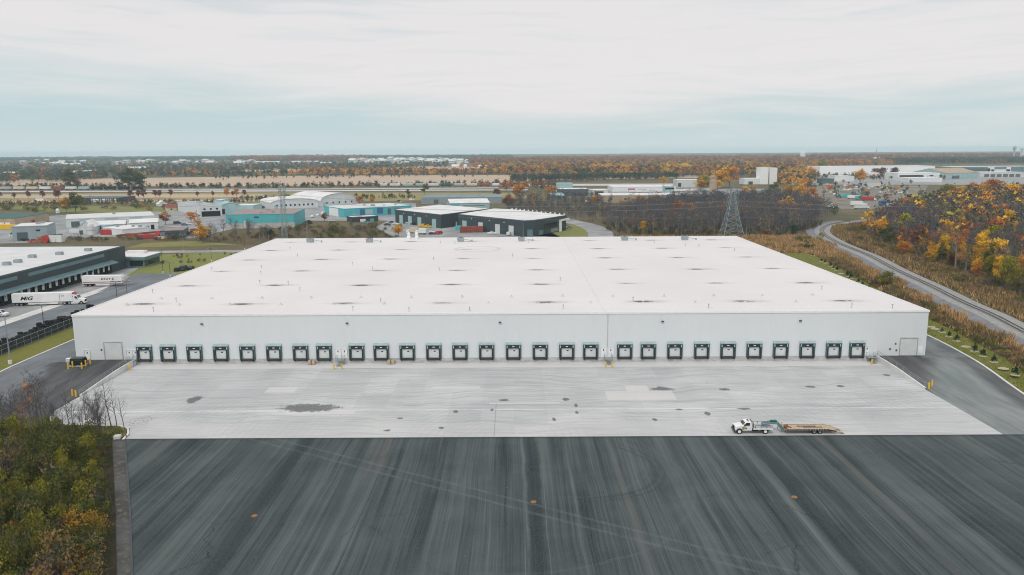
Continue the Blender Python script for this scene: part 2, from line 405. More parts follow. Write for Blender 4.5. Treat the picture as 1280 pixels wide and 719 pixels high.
def m_ground(name, cols, s=.02, s2=.3, stretch=1.0):
    t = NT(name); P = t.pos(); p = t.sep(P); v = t.comb(p[0], t.m('MULTIPLY', p[1], stretch), 0)
    a = t.noise(v, s, 5, .6); b = t.noise(v, s*7, 4, .6); d = t.noise(v, s2, 5, .7)
    c = t.mix(t.mr(a, .38, .62), cols[0], cols[1])
    c = t.mix(t.mr(b, .5, .66), c, cols[2])
    c = t.mix(t.mr(d, .35, .7, 0, .45), c, cols[3])
    t.bump(d, .4, .15)
    M[name] = t.done(c, .95, 0, .1)
m_ground('land', ((.16, .125, .07), (.115, .115, .055), (.19, .14, .075), (.075, .07, .045)), .004, .05)
m_ground('scrub_land', ((.13, .095, .06), (.10, .095, .045), (.20, .115, .06), (.06, .055, .04)), .02, .3)
m_ground('gravel_strip', ((.12, .125, .125), (.085, .08, .07), (.16, .16, .155), (.055, .05, .042)), .12, 2.2)
m_ground('lawn_grass', ((.16, .175, .034), (.19, .185, .045), (.215, .185, .075), (.10, .12, .026)), .05, 1.2)
m_ground('lawn_far', ((.20, .23, .055), (.23, .22, .08), (.26, .215, .10), (.13, .16, .05)), .03, .4)
m_ground('field_tan', ((.54, .42, .32), (.48, .36, .26), (.58, .46, .36), (.38, .29, .20)), .006, .03, 6)
m_ground('field_olive', ((.33, .275, .12), (.28, .25, .115), (.38, .30, .155), (.21, .19, .09)), .006, .04, 6)
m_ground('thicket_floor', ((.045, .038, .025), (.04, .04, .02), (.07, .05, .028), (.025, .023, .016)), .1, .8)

def m_roof():
    """white membrane; silt has settled round each roof drain"""
    t = NT('membrane_roof'); P = t.pos(); p = t.sep(P); flat = t.comb(p[0], p[1], 0)
    base = t.mix(t.mr(t.noise(flat, .03, 3), .3, .7), (.675, .652, .652), (.715, .695, .695))
    seam = t.mr(t.m('ABSOLUTE', t.m('SUBTRACT', t.m('FRACT', t.m('MULTIPLY', p[0], 1/3.05)), .5)), .0, .03, .10, 0)
    base = t.mix(seam, base, (.60, .60, .60))
    base = t.mix(t.mr(t.noise(t.comb(t.m('MULTIPLY', p[0], .05), t.m('MULTIPLY', p[1], .5), 0), 1, 4, .6), .48, .8, 0, .16), base, (.52, .51, .52))
    ux = t.m('DIVIDE', t.m('ADD', p[0], 94.6+12.72), 25.44); uy = t.m('DIVIDE', t.m('SUBTRACT', p[1], 193.3-13.5), 27.0)
    ix, iy = t.m('FLOOR', ux), t.m('FLOOR', uy)
    wn = t.n('ShaderNodeTexWhiteNoise'); t.put(wn.inputs['Vector'], t.comb(ix, iy, 0)); r = t.sep(wn.outputs['Color'])
    lx = t.m('MULTIPLY', t.m('SUBTRACT', t.m('SUBTRACT', ux, ix), .5), 25.44); ly = t.m('MULTIPLY', t.m('SUBTRACT', t.m('SUBTRACT', uy, iy), .5), 27.0)
    lx = t.m('ADD', lx, t.m('MULTIPLY', t.m('SUBTRACT', r[0], .5), 1.2)); ly = t.m('ADD', ly, t.m('MULTIPLY', t.m('SUBTRACT', r[1], .5), 1.0))
    nz = t.noise(flat, .8, 5, .7); nb = t.noise(t.comb(t.m('MULTIPLY', p[0], .15), t.m('MULTIPLY', p[1], .9), 0), 1, 4, .6)
    def ell(rx, ry, ox, k):
        return t.m('ADD', t.vm('LENGTH', t.comb(t.m('DIVIDE', t.m('SUBTRACT', lx, ox), rx), t.m('DIVIDE', ly, ry), 0)), t.m('MULTIPLY', t.m('SUBTRACT', nz, .5), k))
    big = t.m('MULTIPLY', t.mr(ell(8.5, 2.8, 1.4, .9), .1, 1.0, 1, 0), t.mr(nb, .3, .65, .35, 1))
    amt = t.mr(r[2], 0, 1, .4, 1.05, False)
    base = t.mix(t.m('MULTIPLY', t.m('MULTIPLY', big, .62), amt), base, (.34, .325, .32))
    core = t.mr(ell(3.4, 1.5, .2, 1.9), .35, 1.0, 1, 0)
    base = t.mix(t.m('MULTIPLY', t.m('MULTIPLY', core, .92), amt), base, (.085, .072, .068))
    dr = t.mr(t.vm('LENGTH', t.comb(lx, ly, 0)), .25, .4, .8, 0)
    base = t.mix(dr, base, (.05, .05, .05))
    q = at(597, 311, 12.2); d = t.vm('LENGTH', t.vm('MULTIPLY', t.vm('SUBTRACT', flat, (q[0], q[1], 0)), (1/8.6, 1/8.6, 0)))
    base = t.mix(t.mr(t.m('ABSOLUTE', t.m('SUBTRACT', t.m('ADD', d, t.m('MULTIPLY', nz, .2)), 1.1)), .02, .14, .45, 0), base, (.42, .41, .41))
    t.b.inputs['Coat Weight'].default_value = 0
    M['membrane_roof'] = t.done(base, .6, 0, .3)
m_roof()

def m_panelwall():
    t = NT('insulated_panel'); P = t.pos(); p = t.sep(P)
    base = t.mix(t.mr(t.noise(t.comb(t.m('MULTIPLY', p[0], .2), 0, t.m('MULTIPLY', p[2], .05)), 1, 3), .3, .7), (.645, .68, .70), (.665, .697, .712))
    j = t.mr(t.m('ABSOLUTE', t.m('SUBTRACT', t.m('FRACT', t.m('MULTIPLY', t.m('ADD', p[0], p[1]), 1/2.13)), .5)), 0, .02, .16, 0)
    base = t.mix(j, base, (.52, .55, .57))
    base = t.mix(t.mr(t.noise(t.comb(t.m('MULTIPLY', p[0], 1.3), 0, t.m('MULTIPLY', p[2], .08)), 1, 4, .6), .5, .85, 0, .16), base, (.48, .50, .51))
    M['insulated_panel'] = t.done(base, .5, 0, .3)
m_panelwall()
def m_founding():
    t = NT('foundation_concrete'); p = t.sep(t.pos())
    n = t.noise(t.comb(t.m('MULTIPLY', p[0], .6), 0, t.m('MULTIPLY', p[2], 1.5)), 1, 4, .65)
    M['foundation_concrete'] = t.done(t.mix(t.mr(n, .35, .7), (.50, .505, .50), (.34, .345, .345)), .9)
m_founding()
# ================================================================== SETTING
def m_ramp(name, side):
    t = NT(name); P = t.pos(); p = t.sep(P); flat = t.comb(p[0], p[1], 0)
    a = t.noise(t.comb(t.m('MULTIPLY', p[0], .35), t.m('MULTIPLY', p[1], .06), 0), 1, 4, .6)
    n = t.noise(flat, .09, 3)
    new = t.mix(t.mr(a, .35, .7), (.040, .042, .047), (.098, .096, .10))
    if side < 0:
        old = t.mix(t.mr(a, .35, .7), (.115, .13, .145), (.19, .205, .22))
        k = t.mr(t.m('ADD', p[0], t.m('ADD', t.m('MULTIPLY', n, 8), t.m('MULTIPLY', t.m('SUBTRACT', p[1], 165), .18))), -103.5, -101, 1, 0)
    else:
        old = t.mix(t.mr(a, .35, .7), (.15, .178, .18), (.25, .27, .268))
        u = t.m('ADD', t.m('SUBTRACT', p[0], 94), t.m('MULTIPLY', t.m('SUBTRACT', 172, p[1]), .55))
        k = t.m('MULTIPLY', t.mr(t.m('ADD', u, t.m('MULTIPLY', n, 5)), 1, 7, 0, 1), t.mr(t.m('SUBTRACT', p[0], t.m('MULTIPLY', t.m('SUBTRACT', p[1], 153), .12)), 99.5, 102.5, 1, .25))
    c = t.mix(k, new, old)
    c = t.mix(t.mr(t.noise(t.comb(t.m('ADD', p[0], t.m('MULTIPLY', p[1], .4)), t.m('MULTIPLY', p[1], .02), 2), .9, 3), .6, .75, 0, .3), c, (.19, .19, .185))
    c = t.mix(t.mr(t.noise(flat, 6, 4, .7), .3, .7, 0, .18), c, (.2, .2, .2))
    M[name] = t.done(c, .85, 0, .3)
m_ramp('left_ramp', -1); m_ramp('right_ramp', 1)
def grid_sheet(name, xs, ys, dz, m, hfun=hz):
    mb = MB(); n = len(xs)
    mb.v = [(x, y, hfun(x, y)+dz) for y in ys for x in xs]
    for j in range(len(ys)-1):
        for i in range(n-1):
            a = j*n+i; mb.f.append((a, a+1, a+n+1, a+n)); mb.mi.append(0)
    return struct(mb.build(name, m))
def poly_sheet(name, pts, z, m):
    mb = MB(); mb.face([(x, y, z) for x, y in pts]); o = mb.build(name, m)
    if o.data.polygons[0].normal.z < 0: o.data.flip_normals()
    return struct(o)
def px_sheet(name, pts, dz, m): return poly_sheet(name, [at(a, b, G+dz) for a, b in pts], G+dz, m)
def strip(name, rows, dz, m, sub=3, hfun=hz):
    """rows of (y, x0, x1)"""
    mb = MB(); n = sub+1
    for y, a, b in rows:
        for i in range(n):
            x = a+(b-a)*i/sub; mb.v.append((x, y, hfun(x, y)+dz))
    for j in range(len(rows)-1):
        for i in range(sub):
            q = j*n+i; mb.f.append((q, q+1, q+n+1, q+n)); mb.mi.append(0)
    return struct(mb.build(name, m))
def lin(a, b, n): return [a+(b-a)*i/n for i in range(n+1)]
def ribbon(name, pts, w, z, m, w2=None):
    """flat band of half width w along world points"""
    mb = MB(); L = []
    for i, p in enumerate(pts):
        a = Vector(pts[max(0, i-1)]); b = Vector(pts[min(len(pts)-1, i+1)]); d = (b-a).normalized(); nn = Vector((-d.y, d.x))
        p = Vector(p); L.append((p+nn*w, p-nn*(w if w2 is None else w2)))
    for q, r in L: mb.v += [(q.x, q.y, z), (r.x, r.y, z)]
    for i in range(len(L)-1): mb.f.append((2*i+1, 2*i+3, 2*i+2, 2*i)); mb.mi.append(0)
    return mb.build(name, m)
def smooth(pts, n=8):
    P = [Vector(p) for p in pts]; P = [P[0]*2-P[1]]+P+[P[-1]*2-P[-2]]; out = []
    for i in range(1, len(P)-2):
        for k in range(n):
            t = k/n; a, b, c, d = P[i-1:i+3]
            out.append(tuple(.5*((2*b)+(-a+c)*t+(2*a-5*b+4*c-d)*t*t+(-a+3*b-3*c+d)*t**3)))
    return out+[tuple(P[-2])]

grid_sheet('ground', [-9500, -3000, -1000, -400, -200, -130, -105, -92, -90.87, -90.83, 0, 86.83, 86.87, 88, 100, 115, 130, 200, 400, 1000, 3000, 9500],
           [-300, 0, 40, 100, 130]+lin(150, 176, 13)+[180.1, 180.3, 200, 350, 600, 1000, 2000, 4000, 9600], -.06, 'land')

# truck yard: concrete, its left front corner cut by the grass island
YD = [(-90.86, 180.2), (-90.86, 146.5), (-88, 140.5), (-84, 138.6), (-73.2, 137.6), (-71, 136.3), (-69.6, 133.5), (-69.1, 131), (86.86, 131), (86.86, 180.2)]
poly_sheet('concrete_yard', YD, 0, 'yard_concrete')
# asphalt lot in front of it
poly_sheet('asphalt_lot', [(-69.1, 131), (-62, 117), (-54.2, 102), (-46.2, 86), (-33, 60), (-20, 34), (104, 34), (106, 131)], -.008, 'lot_asphalt')
# roads either side
strip('left_road', [(y, -117, -90.86) for y in [138]+lin(150, 176, 10)+[180.1]], -.012, 'left_ramp', 6)
strip('left_drive', [(y, -116.9, -103.5) for y in lin(178, 345, 8)], .004, 'road_asphalt')
KR = [(100, 118), (102.2, 131), (104.9, 153), (107, 170), (108.7, 185), (109.6, 199), (109.8, 230), (109.8, 345)]
def kx(y):
    for (a, b), (c, d) in zip(KR, KR[1:]):
        if b <= y <= d: return a+(c-a)*(y-b)/(d-b)
    return KR[0][0] if y < KR[0][1] else KR[-1][0]
strip('right_road', [(y, 86.86, kx(y)) for y in [131]+lin(150, 176, 10)+[180.1]], -.012, 'right_ramp', 6)
strip('right_drive', [(y, 97, kx(y)) for y in [178, 185, 199, 230, 345]], .004, 'bypass_asphalt')
strip('north_drive', [(345, -117, 109.8), (360, -117, 109.8)], -.004, 'road_asphalt')
# kerbs (real steps)
def kerb(name, pts, w=.16, h=.13, m='kerb_white', hf=hz):
    mb = MB(); b = 0
    for i, p in enumerate(pts):
        a = Vector(pts[max(0, i-1)]); c = Vector(pts[min(len(pts)-1, i+1)]); d = (c-a).normalized(); nn = Vector((-d.y, d.x))
        z = hf(*p); q = Vector(p)
        for s_, zz in ((w, -.1), (w, h), (-w, h), (-w, -.1)): mb.v.append((q.x+nn.x*s_, q.y+nn.y*s_, z+zz))
    for i in range(len(pts)-1):
        k = 4*i
        for e in range(3): mb.f.append((k+e, k+e+1, k+e+5, k+e+4)); mb.mi.append(0)
    n = 4*(len(pts)-1); mb.f += [(3, 2, 1, 0), (n, n+1, n+2, n+3)]; mb.mi += [0, 0]
    return struct(mb.build(name, m))
kerb('kerb', [(-117.1, y) for y in lin(138, 345, 40)], .2)
kerb('kerb', smooth([(x+.15, y) for x, y in KR], 8), .22)
kerb('kerb', [(-89.6, 143), (-87.8, 140.2), (-84, 138.35), (-79, 137.75), (-73.3, 137.35), (-71.3, 136.2), (-69.9, 133.5), (-69.4, 130.6)], .2, .15)
# lawns beside the roads
strip('roadside_grass', [(y, -126.2, -117.3) for y in [138]+lin(150, 176, 8)+[345]], .02, 'lawn_grass')
LX = [(100, 110), (153, 112.2), (167, 113.4), (182, 116), (196, 118), (217, 120.5), (275, 129), (300, 132.4), (319, 135), (345, 138.8), (366, 139.5)]
def lx(y):
    for (a, b), (c, d) in zip(LX, LX[1:]):
        if a <= y <= c: return b+(d-b)*(y-a)/(c-a)
    return LX[0][1] if y < 100 else LX[-1][1]
strip('roadside_grass', [(y, kx(y)+.3, lx(y)+.6) for y in [120, 131]+lin(150, 176, 8)+[199, 217, 245, 275, 300, 345, 366]], .03, 'lawn_grass')
strip('scrub_bank', [(y, lx(y)+.4, lx(y)+15+max(0, (y-200))*.06) for y in lin(110, 430, 40)], .05, 'scrub_land')
# lower left: grass island and the thicket floor, gravel shoulder along the lot
poly_sheet('island_grass', [(-117, 138), (-89.8, 143), (-88, 140.1), (-84, 138.2), (-73.4, 137.1), (-71.6, 136), (-70.2, 133.4), (-70, 131), (-117, 131)], .09, 'lawn_grass')
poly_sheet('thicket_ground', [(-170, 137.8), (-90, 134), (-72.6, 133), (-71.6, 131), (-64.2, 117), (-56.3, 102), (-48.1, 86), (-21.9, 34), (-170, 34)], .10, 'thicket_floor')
strip('gravel_shoulder', [(131.0, -72.0, -69.3), (117, -64.8, -62.2), (102, -56.8, -54.4), (86, -48.6, -46.4), (60, -35.4, -33.2), (34, -22.4, -20.2)], .004, 'gravel_strip', 2)
kerb('lot_edge', [(-69.15, 130.6), (-62.05, 117), (-54.25, 102), (-46.25, 86), (-33, 60), (-20, 34)], .14, .09, 'dark_steel')
# neighbour's yard behind the fence
grid_sheet('neighbour_lot', [-280, -205, -166, -140, -126.3], [150]+lin(155, 176, 6)+[200, 338], .01, 'road_asphalt')
strip('dolly_pad', [(y, -151.4, -147.2) for y in [150]+lin(155, 176, 6)+[330]], .03, 'concrete_pale')
poly_sheet('dock_forecourt', [(-166, 180), (-151.4, 180), (-151.4, 330), (-166, 330)], G+.018, 'lot_grey')

m_ground('clearing_dirt', ((.26, .24, .21), (.20, .17, .12), (.32, .30, .27), (.14, .12, .09)), .02, .2)
# lands behind, laid out from the photograph
px_sheet('lawn', [(157, 310), (330, 305), (420, 300), (330, 298), (180, 304)], .02, 'lawn_far')
px_sheet('lawn', [(158, 345), (225, 343), (330, 318), (300, 315), (200, 318)], .042, 'lawn_far')
px_sheet('lawn', [(640, 294), (738, 298), (735, 287), (712, 280), (706, 286)], .05, 'lawn_far')
px_sheet('lane', [(150, 317), (330, 315), (330, 312.2), (150, 314)], .06, 'lot_grey')
px_sheet('driveway', [(120, 366), (175, 352), (215, 348), (224, 342), (170, 342), (150, 352)], .054, 'road_asphalt')
px_sheet('works_yard', [(-60, 306), (60, 303), (75, 300), (118, 296), (240, 298), (300, 284), (330, 262), (200, 262), (60, 270), (0, 276), (-60, 280)], .02, 'lot_grey')
px_sheet('works_yard', [(300, 276), (520, 276), (520, 254), (330, 254), (300, 262)], .04, 'lot_grey')
px_sheet('works_yard', [(496, 300), (640, 300), (700, 296), (640, 268), (500, 268), (470, 284)], .05, 'lot_grey')
px_sheet('scrub_field', [(230, 300), (330, 290), (400, 282), (500, 284), (500, 300), (400, 306), (300, 306)], .03, 'scrub_land')
px_sheet('scrub_field', [(760, 299), (1010, 297), (1040, 292), (1010, 287), (760, 292)], .03, 'scrub_land')
px_sheet('green_field', [(-60, 260), (40, 262), (95, 266.5), (230, 264), (210, 259), (0, 256)], .03, 'lawn_far')
px_sheet('field', [(-80, 254), (330, 254), (660, 248), (660, 241), (300, 240.5), (-80, 243)], .03, 'field_olive')
px_sheet('field', [(-80, 247), (160, 248), (330, 246.5), (330, 243), (-80, 243.5)], .06, 'field_tan')
px_sheet('field', [(-80, 232), (320, 233), (660, 228), (660, 218.5), (400, 219.5), (-80, 226)], .03, 'field_tan')
px_sheet('field', [(240, 217), (330, 215), (420, 213.5), (370, 211), (250, 213)], .06, 'field_tan')
px_sheet('field', [(470, 216), (640, 214.5), (650, 209), (520, 208), (450, 212)], .06, 'field_tan')
px_sheet('field', [(640, 226), (900, 222), (900, 219), (640, 219)], .05, 'field_tan')
px_sheet('highway', [(-90, 240.6), (300, 239.7), (660, 238), (660, 236.6), (300, 238.1), (-90, 239.0)], .10, 'highway_pale')
px_sheet('highway', [(183, 237.6), (400, 236.8), (660, 235.2), (660, 234.2), (400, 235.7), (183, 236.2)], .10, 'highway_pale')
px_sheet('highway', [(660, 232.5), (860, 232), (860, 229.5), (660, 230)], .10, 'highway_pale')
px_sheet('lane', [(-90, 254.4), (200, 251.5), (330, 251), (330, 250.2), (200, 250.6), (-90, 253)], .09, 'highway_pale')
px_sheet('depot_yard', [(680, 247), (850, 245), (960, 243), (960, 236), (690, 236)], .05, 'lot_grey')
px_sheet('depot_yard', [(1000, 262), (1110, 262), (1150, 250), (1160, 232), (1010, 232), (990, 248)], .05, 'clearing_dirt')
px_sheet('depot_yard', [(990, 231), (1290, 231), (1290, 214), (990, 215)], .05, 'lot_grey')
# road that curves away behind the grey works
ribbon_pts = smooth([at(752, 300), at(750, 291), at(742, 285), at(729, 280.5), at(717, 278), at(704, 274.5)], 6)
struct(ribbon('curving_road', ribbon_pts, 7.5, G+.08, 'lot_grey'))

# ================================================================== WAREHOUSE
X0, X1, Y0, Y1, HR = -105.1, 98.6, 180.2, 341.6, 12.2
W = thing('warehouse', 'huge low white warehouse with a flat white roof and a row of truck docks', 'warehouse', (-3.25, 180.2, 0))
def wpart(mb, name, m, parent=None, bevel=0):
    """mesh given in world coordinates, parented to the warehouse"""
    o = mb.build(name, m, parent or W, None, None, bevel); o.matrix_parent_inverse = Matrix.Translation((3.25, -180.2, 0)); return o
DXL, DXR = -90.8, 85.2
mb = MB(); mb.box(X0, X1, Y0, Y1, G-.05, HR-.25); wall = wpart(mb, 'wall', 'insulated_panel')
mb = MB(); mb.box(DXL, DXR, Y0-.12, Y0+.4, -.3, G); wpart(mb, 'foundation', 'foundation_concrete')
mb = MB(); mb.box(X0-.06, X1+.06, Y0-.06, Y1+.06, HR-.25, HR-.1); wpart(mb, 'roof', 'membrane_roof')
mb = MB()
for a, b, c, d in ((X0-.16, X1+.16, Y0-.16, Y0+.14), (X0-.16, X1+.16, Y1-.14, Y1+.16), (X0-.16, X0+.14, Y0+.14, Y1-.14), (X1-.14, X1+.16, Y0+.14, Y1-.14)): mb.box(a, b, c, d, HR-.42, HR+.04)
wpart(mb, 'coping', 'white_paint')
# docks: positions of the 28 doors measured from the photograph
DX = [181.5, 211, 244, 277, 310, 343.2, 376.3, 405.6, 446.3, 477, 509.5, 542.5, 575.2, 608.3, 641.8, 675.2, 708.3, 738, 780.5, 810, 843, 876.5, 909.3, 942, 975, 1008, 1041, 1070]
def dxw(p): return onfront(p, 446)[0]
sh = MB(); y = Y0
for s_ in (-1, 1): sh.box(*(sorted((s_*1.84, s_*1.62))), -.45, -.003, .95, 4.35, 0)
sh.loft([(-.003, 4.35), (-.50, 4.35), (-.55, 4.5), (-.003, 4.95)], 'x', -1.86, 1.86, 1)
cu = MB()
for s_ in (-1, 1): cu.box(*(sorted((s_*1.618, s_*1.26))), -.36, -.004, .98, 4.346)
cu.box(-1.258, 1.258, -.36, -.004, 3.5, 4.344)
dm = MB(); dm.box(-1.256, 1.256, -.045, -.006, 1.22, 3.498)
for k in range(1, 4): dm.box(-1.14, 1.14, -.052, -.0455, 1.22+.62*k, 1.235+.62*k)
wn = MB(); wn.box(-.05, .45, -.058, -.0525, 2.72, 2.98)
lv = MB(); lv.box(-1.63, 1.63, -.40, -.125, .70, 1.3); lv.box(-1.15, 1.15, -.55, -.425, 1.0, 1.13)
bms = [MB().box(*(sorted((s_*1.62, s_*1.31))), -.56, -.13, .68, 1.14) for s_ in (-1, 1)]
ln = MB(); ln.box(-.26, .26, -.44, -.365, 3.85, 4.02)
gus = [MB().box(*(sorted((s_*1.27, s_*1.20))), -.385, -.362, 1.3, 1.95) for s_ in (-1, 1)]
gls = [MB().box(*(sorted((s_*1.6, s_*1.40))), -.43, -.365, 3.6, 4.2) for s_ in (-1, 1)]
MESH = {}
for i, p in enumerate(DX):
    x = dxw(p)
    if i == 0:
        d = dm.build('dock_door', 'door_pale', W); protoD = [d]
        for mbx, nm, m in ((sh, 'dock_shelter', ('shelter_teal', 'shelter_top')), (cu, 'dock_curtain', 'curtain_black'), (wn, 'door_window', 'glass_dark'), (lv, 'dock_leveller', 'dark_steel'), (bms[0], 'dock_bumper', 'black_rubber'), (bms[1], 'dock_bumper', 'black_rubber'), (ln, 'dock_lamp', 'lamp_white'), (gus[0], 'guide_strip', 'orange_rust'), (gus[1], 'guide_strip', 'orange_rust'), (gls[0], 'shelter_corner', 'teal_pale'), (gls[1], 'shelter_corner', 'teal_pale')):
            protoD.append(mbx.build(nm, m, d))
    else:
        d = protoD[0].copy(); COL.objects.link(d)
        for q in protoD[1:]:
            c = q.copy(); COL.objects.link(c); c.parent = d
    d.location = (x+3.25, 0, 0)
# drive-in doors and personnel doors
def wall_door(px, w, z0, z1, name, m='door_pale', frame='concrete_mid', trim=.16, proud=.05):
    x = onfront(px, 440)[0]
    f = MB(); f.box(x-w/2-trim, x-w/2, Y0-proud-.12, Y0-.003, z0, z1+trim); f.box(x+w/2, x+w/2+trim, Y0-proud-.12, Y0-.003, z0, z1+trim); f.box(x-w/2, x+w/2, Y0-proud-.12, Y0-.003, z1, z1+trim)
    q = MB(); q.box(x-w/2, x+w/2, Y0-proud, Y0-.004, z0, z1)
    for k in range(1, int((z1-z0)/.75)): q.box(x-w/2+.02, x+w/2-.02, Y0-proud-.012, Y0-proud-.001, z0+k*.75, z0+k*.75+.03)
    d = wpart(q, name, m); g = f.build('door_frame', frame, d)
    return d
wall_door(142, 4.15, G+.02, G+4.25, 'drive_in_door')
wall_door(1135, 4.0, G+.02, G+4.25, 'drive_in_door')
for px in (109, 161.5, 169, 422.5, 430.5, 754.5, 763.5, 1083.5):
    d = wall_door(px, 1.25, G+.02, G+2.35, 'personnel_door', 'white_paint', 'white_panel', .1, .03)
    x = onfront(px, 440)[0]; q = MB(); q.box(x-.12, x+.12, Y0-.045, Y0-.0305, G+1.5, G+1.95); q.build('door_window', 'glass_dark', d)
q = MB(); x = onfront(1150, 440)[0]; q.box(x-.55, x+.55, Y0-.1, Y0-.003, G+.6, G+2.3); wpart(q, 'electrical_cabinet', 'white_paint')
for px, z in ((1119, G+2.9), (1112.5, G+1.6), (1120.5, G+1.3)):
    x = onfront(px, 435)[0]; q = MB(); q.box(x-.16, x+.16, Y0-.12, Y0-.003, z-.22, z+.22); wpart(q, 'wall_box', 'slate_mid')
x = onfront(127, 438)[0]; q = MB(); q.box(x-.16, x+.16, Y0-.12, Y0-.003, 3.4, 3.85); wpart(q, 'wall_box', 'slate_mid')
for px in (252.5, 434, 625, 828, 1000):
    x = onfront(px, 405)[0]; q = MB(); q.box(x-.28, x+.28, Y0-.42, Y0-.1, 9.75, 10.0); q.tube((x, Y0-.1, 9.95), (x, Y0-.003, 9.95), .06)
    wpart(q, 'wall_lamp', 'dark_steel')
x = onfront(759.5, 420)[0]; q = MB(); q.box(x-.06, x+.06, Y0-.1, Y0-.003, G+2.5, HR-.42); wpart(q, 'downpipe', 'concrete_mid')
# roof furniture
RV = MB(); RV.box(-.34, .34, -.34, .34, 0, .2); RV.tube((0, 0, .2), (0, 0, .5), .12, n=8); RV.lathe([(.27, .5), (.27, .58), (.1, .72)], 8)
rv0 = None
vents = [(-105.9+13.2*k, 200.4) for k in range(1, 15)]+[(-97.5+13.0*k, 191.8) for k in range(0, 15)]
for x, y in vents:
    if rv0 is None: rv0 = RV.build('roof_vent', 'pale_roof', W); o = rv0
    else: o = rv0.copy(); COL.objects.link(o)
    o.location = (x+3.25+random.uniform(-.3, .3), y-180.2+random.uniform(-.3, .3), HR-.1)
RU = MB(); RU.box(-1.3, 1.3, -1, 1, .3, 1.75); RU.box(-1.25, 1.25, -.95, .95, 0, .3); RU.box(-1.5, -1.31, -.8, .8, .7, 1.6)
RF = MB(); RF.lathe([(.62, 1.76), (.62, 1.95), (.5, 1.96)], 12)
RD = MB(); RD.tube((1.31, 0, 1.0), (4.6, 0, .45), .11, n=6); RD.box(4.5, 5.0, -.3, .3, 0, .8)
ru0 = None
for px, py in ((388, 303), (462, 303), (576, 302), (652, 301.5), (781, 300.5), (856, 300)):
    x, y = at(px, py, HR-.1)
    if ru0 is None:
        ru0 = RU.build('rooftop_unit', 'galvanised', W); k1 = RF.build('fan_cowl', 'dark_steel', ru0); k2 = RD.build('duct', 'galvanised', ru0); o = ru0
    else:
        o = ru0.copy(); COL.objects.link(o)
        for k in (k1, k2): c = k.copy(); COL.objects.link(c); c.parent = o
    o.location = (x+3.25, y-180.2, HR-.1)
q = MB(); q.lathe([(.9, 0), (.9, 1.1), (.55, 1.4), (.75, 2.2), (.75, 2.7), (.2, 3.1)], 10); e0 = None
for px in (511, 521):
    x, y = at(px, 299, HR)
    if e0 is None: e0 = q.build('exhaust_stack', 'white_paint', W); o = e0
    else: o = e0.copy(); COL.objects.link(o)
    o.location = (x+3.25, y-180.2, HR-.1)
pv = MB(); pv.tube((0, 0, 0), (0, 0, .9), .07, n=6); pv.box(-.18, .18, -.18, .18, .9, 1.02); p0 = None
for k in range(34):
    x = random.uniform(X0+6, X1-6); y = random.uniform(Y0+6, Y1-4)
    if k < 8: y = Y0+random.uniform(2, 5)
    if p0 is None: p0 = pv.build('vent_pipe', 'galvanised', W); o = p0
    else: o = p0.copy(); COL.objects.link(o)
    o.location = (x+3.25, y-180.2, HR-.1)
q = MB(); ax, ay = at(700, 300, HR); bx, by = at(757, 389, HR); q.box(bx-.22, bx+.22, Y0+.2, Y1-.2, HR-.1, HR+.02); wpart(q, 'roof_seam', 'membrane_roof')

# ------------------------------------------------------------------ yard edge walls, stairs, bollards
def retaining(x, y0, y1, side, label):
    t = thing('retaining_wall', label, 'retaining wall', (x, y0, 0), 0, 'ramp walls beside the truck yard')
    L = y1-y0; mb = MB(); top = lambda y: hz(x+side*.8, y0+y)+.14
    ys = lin(0, L, 10)
    for a, b in zip(ys, ys[1:]):
        mb.face([(-.2, a, -.2), (.2, a, -.2), (.2, b, -.2), (-.2, b, -.2)])
        mb.face([(-.2, a, top(a)), (-.2, b, top(b)), (.2, b, top(b)), (.2, a, top(a))][::-1])
        mb.face([(-.2, a, -.2), (-.2, b, -.2), (-.2, b, top(b)), (-.2, a, top(a))][::-1]); mb.face([(.2, a, -.2), (.2, a, top(a)), (.2, b, top(b)), (.2, b, -.2)][::-1])
    mb.face([(-.2, 0, -.2), (.2, 0, -.2), (.2, 0, top(0)), (-.2, 0, top(0))]); mb.face([(-.2, L, -.2), (-.2, L, top(L)), (.2, L, top(L)), (.2, L, -.2)])
    mb.build('wall', 'kerb_white', t)
    rl = MB()
    for h in (.45, .78, 1.1): rl.path([(side*.1, y, top(y)+h) for y in ys], .035, 5)
    r_ = rl.build('railing', 'galvanised', t)
    for y in lin(.2, L-.3, 7):
        q = MB(); q.tube((side*.1, y, top(y)-.02), (side*.1, y, top(y)+1.12), .035, n=5); q.build('railing_post', 'galvanised', r_)
retaining(-90.85, 155.5, 179.9, -1, 'white concrete ramp wall with steel railing left of the truck yard')
retaining(86.85, 157.5, 179.9, 1, 'white concrete ramp wall with steel railing right of the truck yard')
def stair(x, side, label):
    t = thing('access_stair', label, 'stair', (x, 179.4, 0), 0, 'steel stairs up to the dock doors')
    L = MB(); L.box(-.9, .9, -1.2, .62, 1.05, 1.13)
    for a, b in ((-.85, -1.1), (.8, -1.1)): L.box(a, a+.06, b, b+.06, 0, 1.05)
    L.build('landing', 'galvanised', t)
    for k in range(4):
        q = MB(); q.box(-.45, .45, -1.22-.28*(k+1), -1.22-.28*k, 1.05-.21*(k+1), 1.09-.21*(k+1)); q.build('tread', 'galvanised', t)
    r_ = MB()
    for s_ in (-1, 1):
        r_.path([(s_*.88, .6, 2.15), (s_*.88, -1.18, 2.15), (s_*.5, -1.2, 2.15), (s_*.5, -2.4, 1.1), (s_*.5, -2.4, .0)], .035)
        r_.path([(s_*.88, .6, 1.65), (s_*.88, -1.18, 1.65)], .03)
        for yy in (.55, -1.15): r_.tube((s_*.88, yy, 1.1), (s_*.88, yy, 2.15), .035, n=5)
    r_.build('railing', 'galvanised', t)
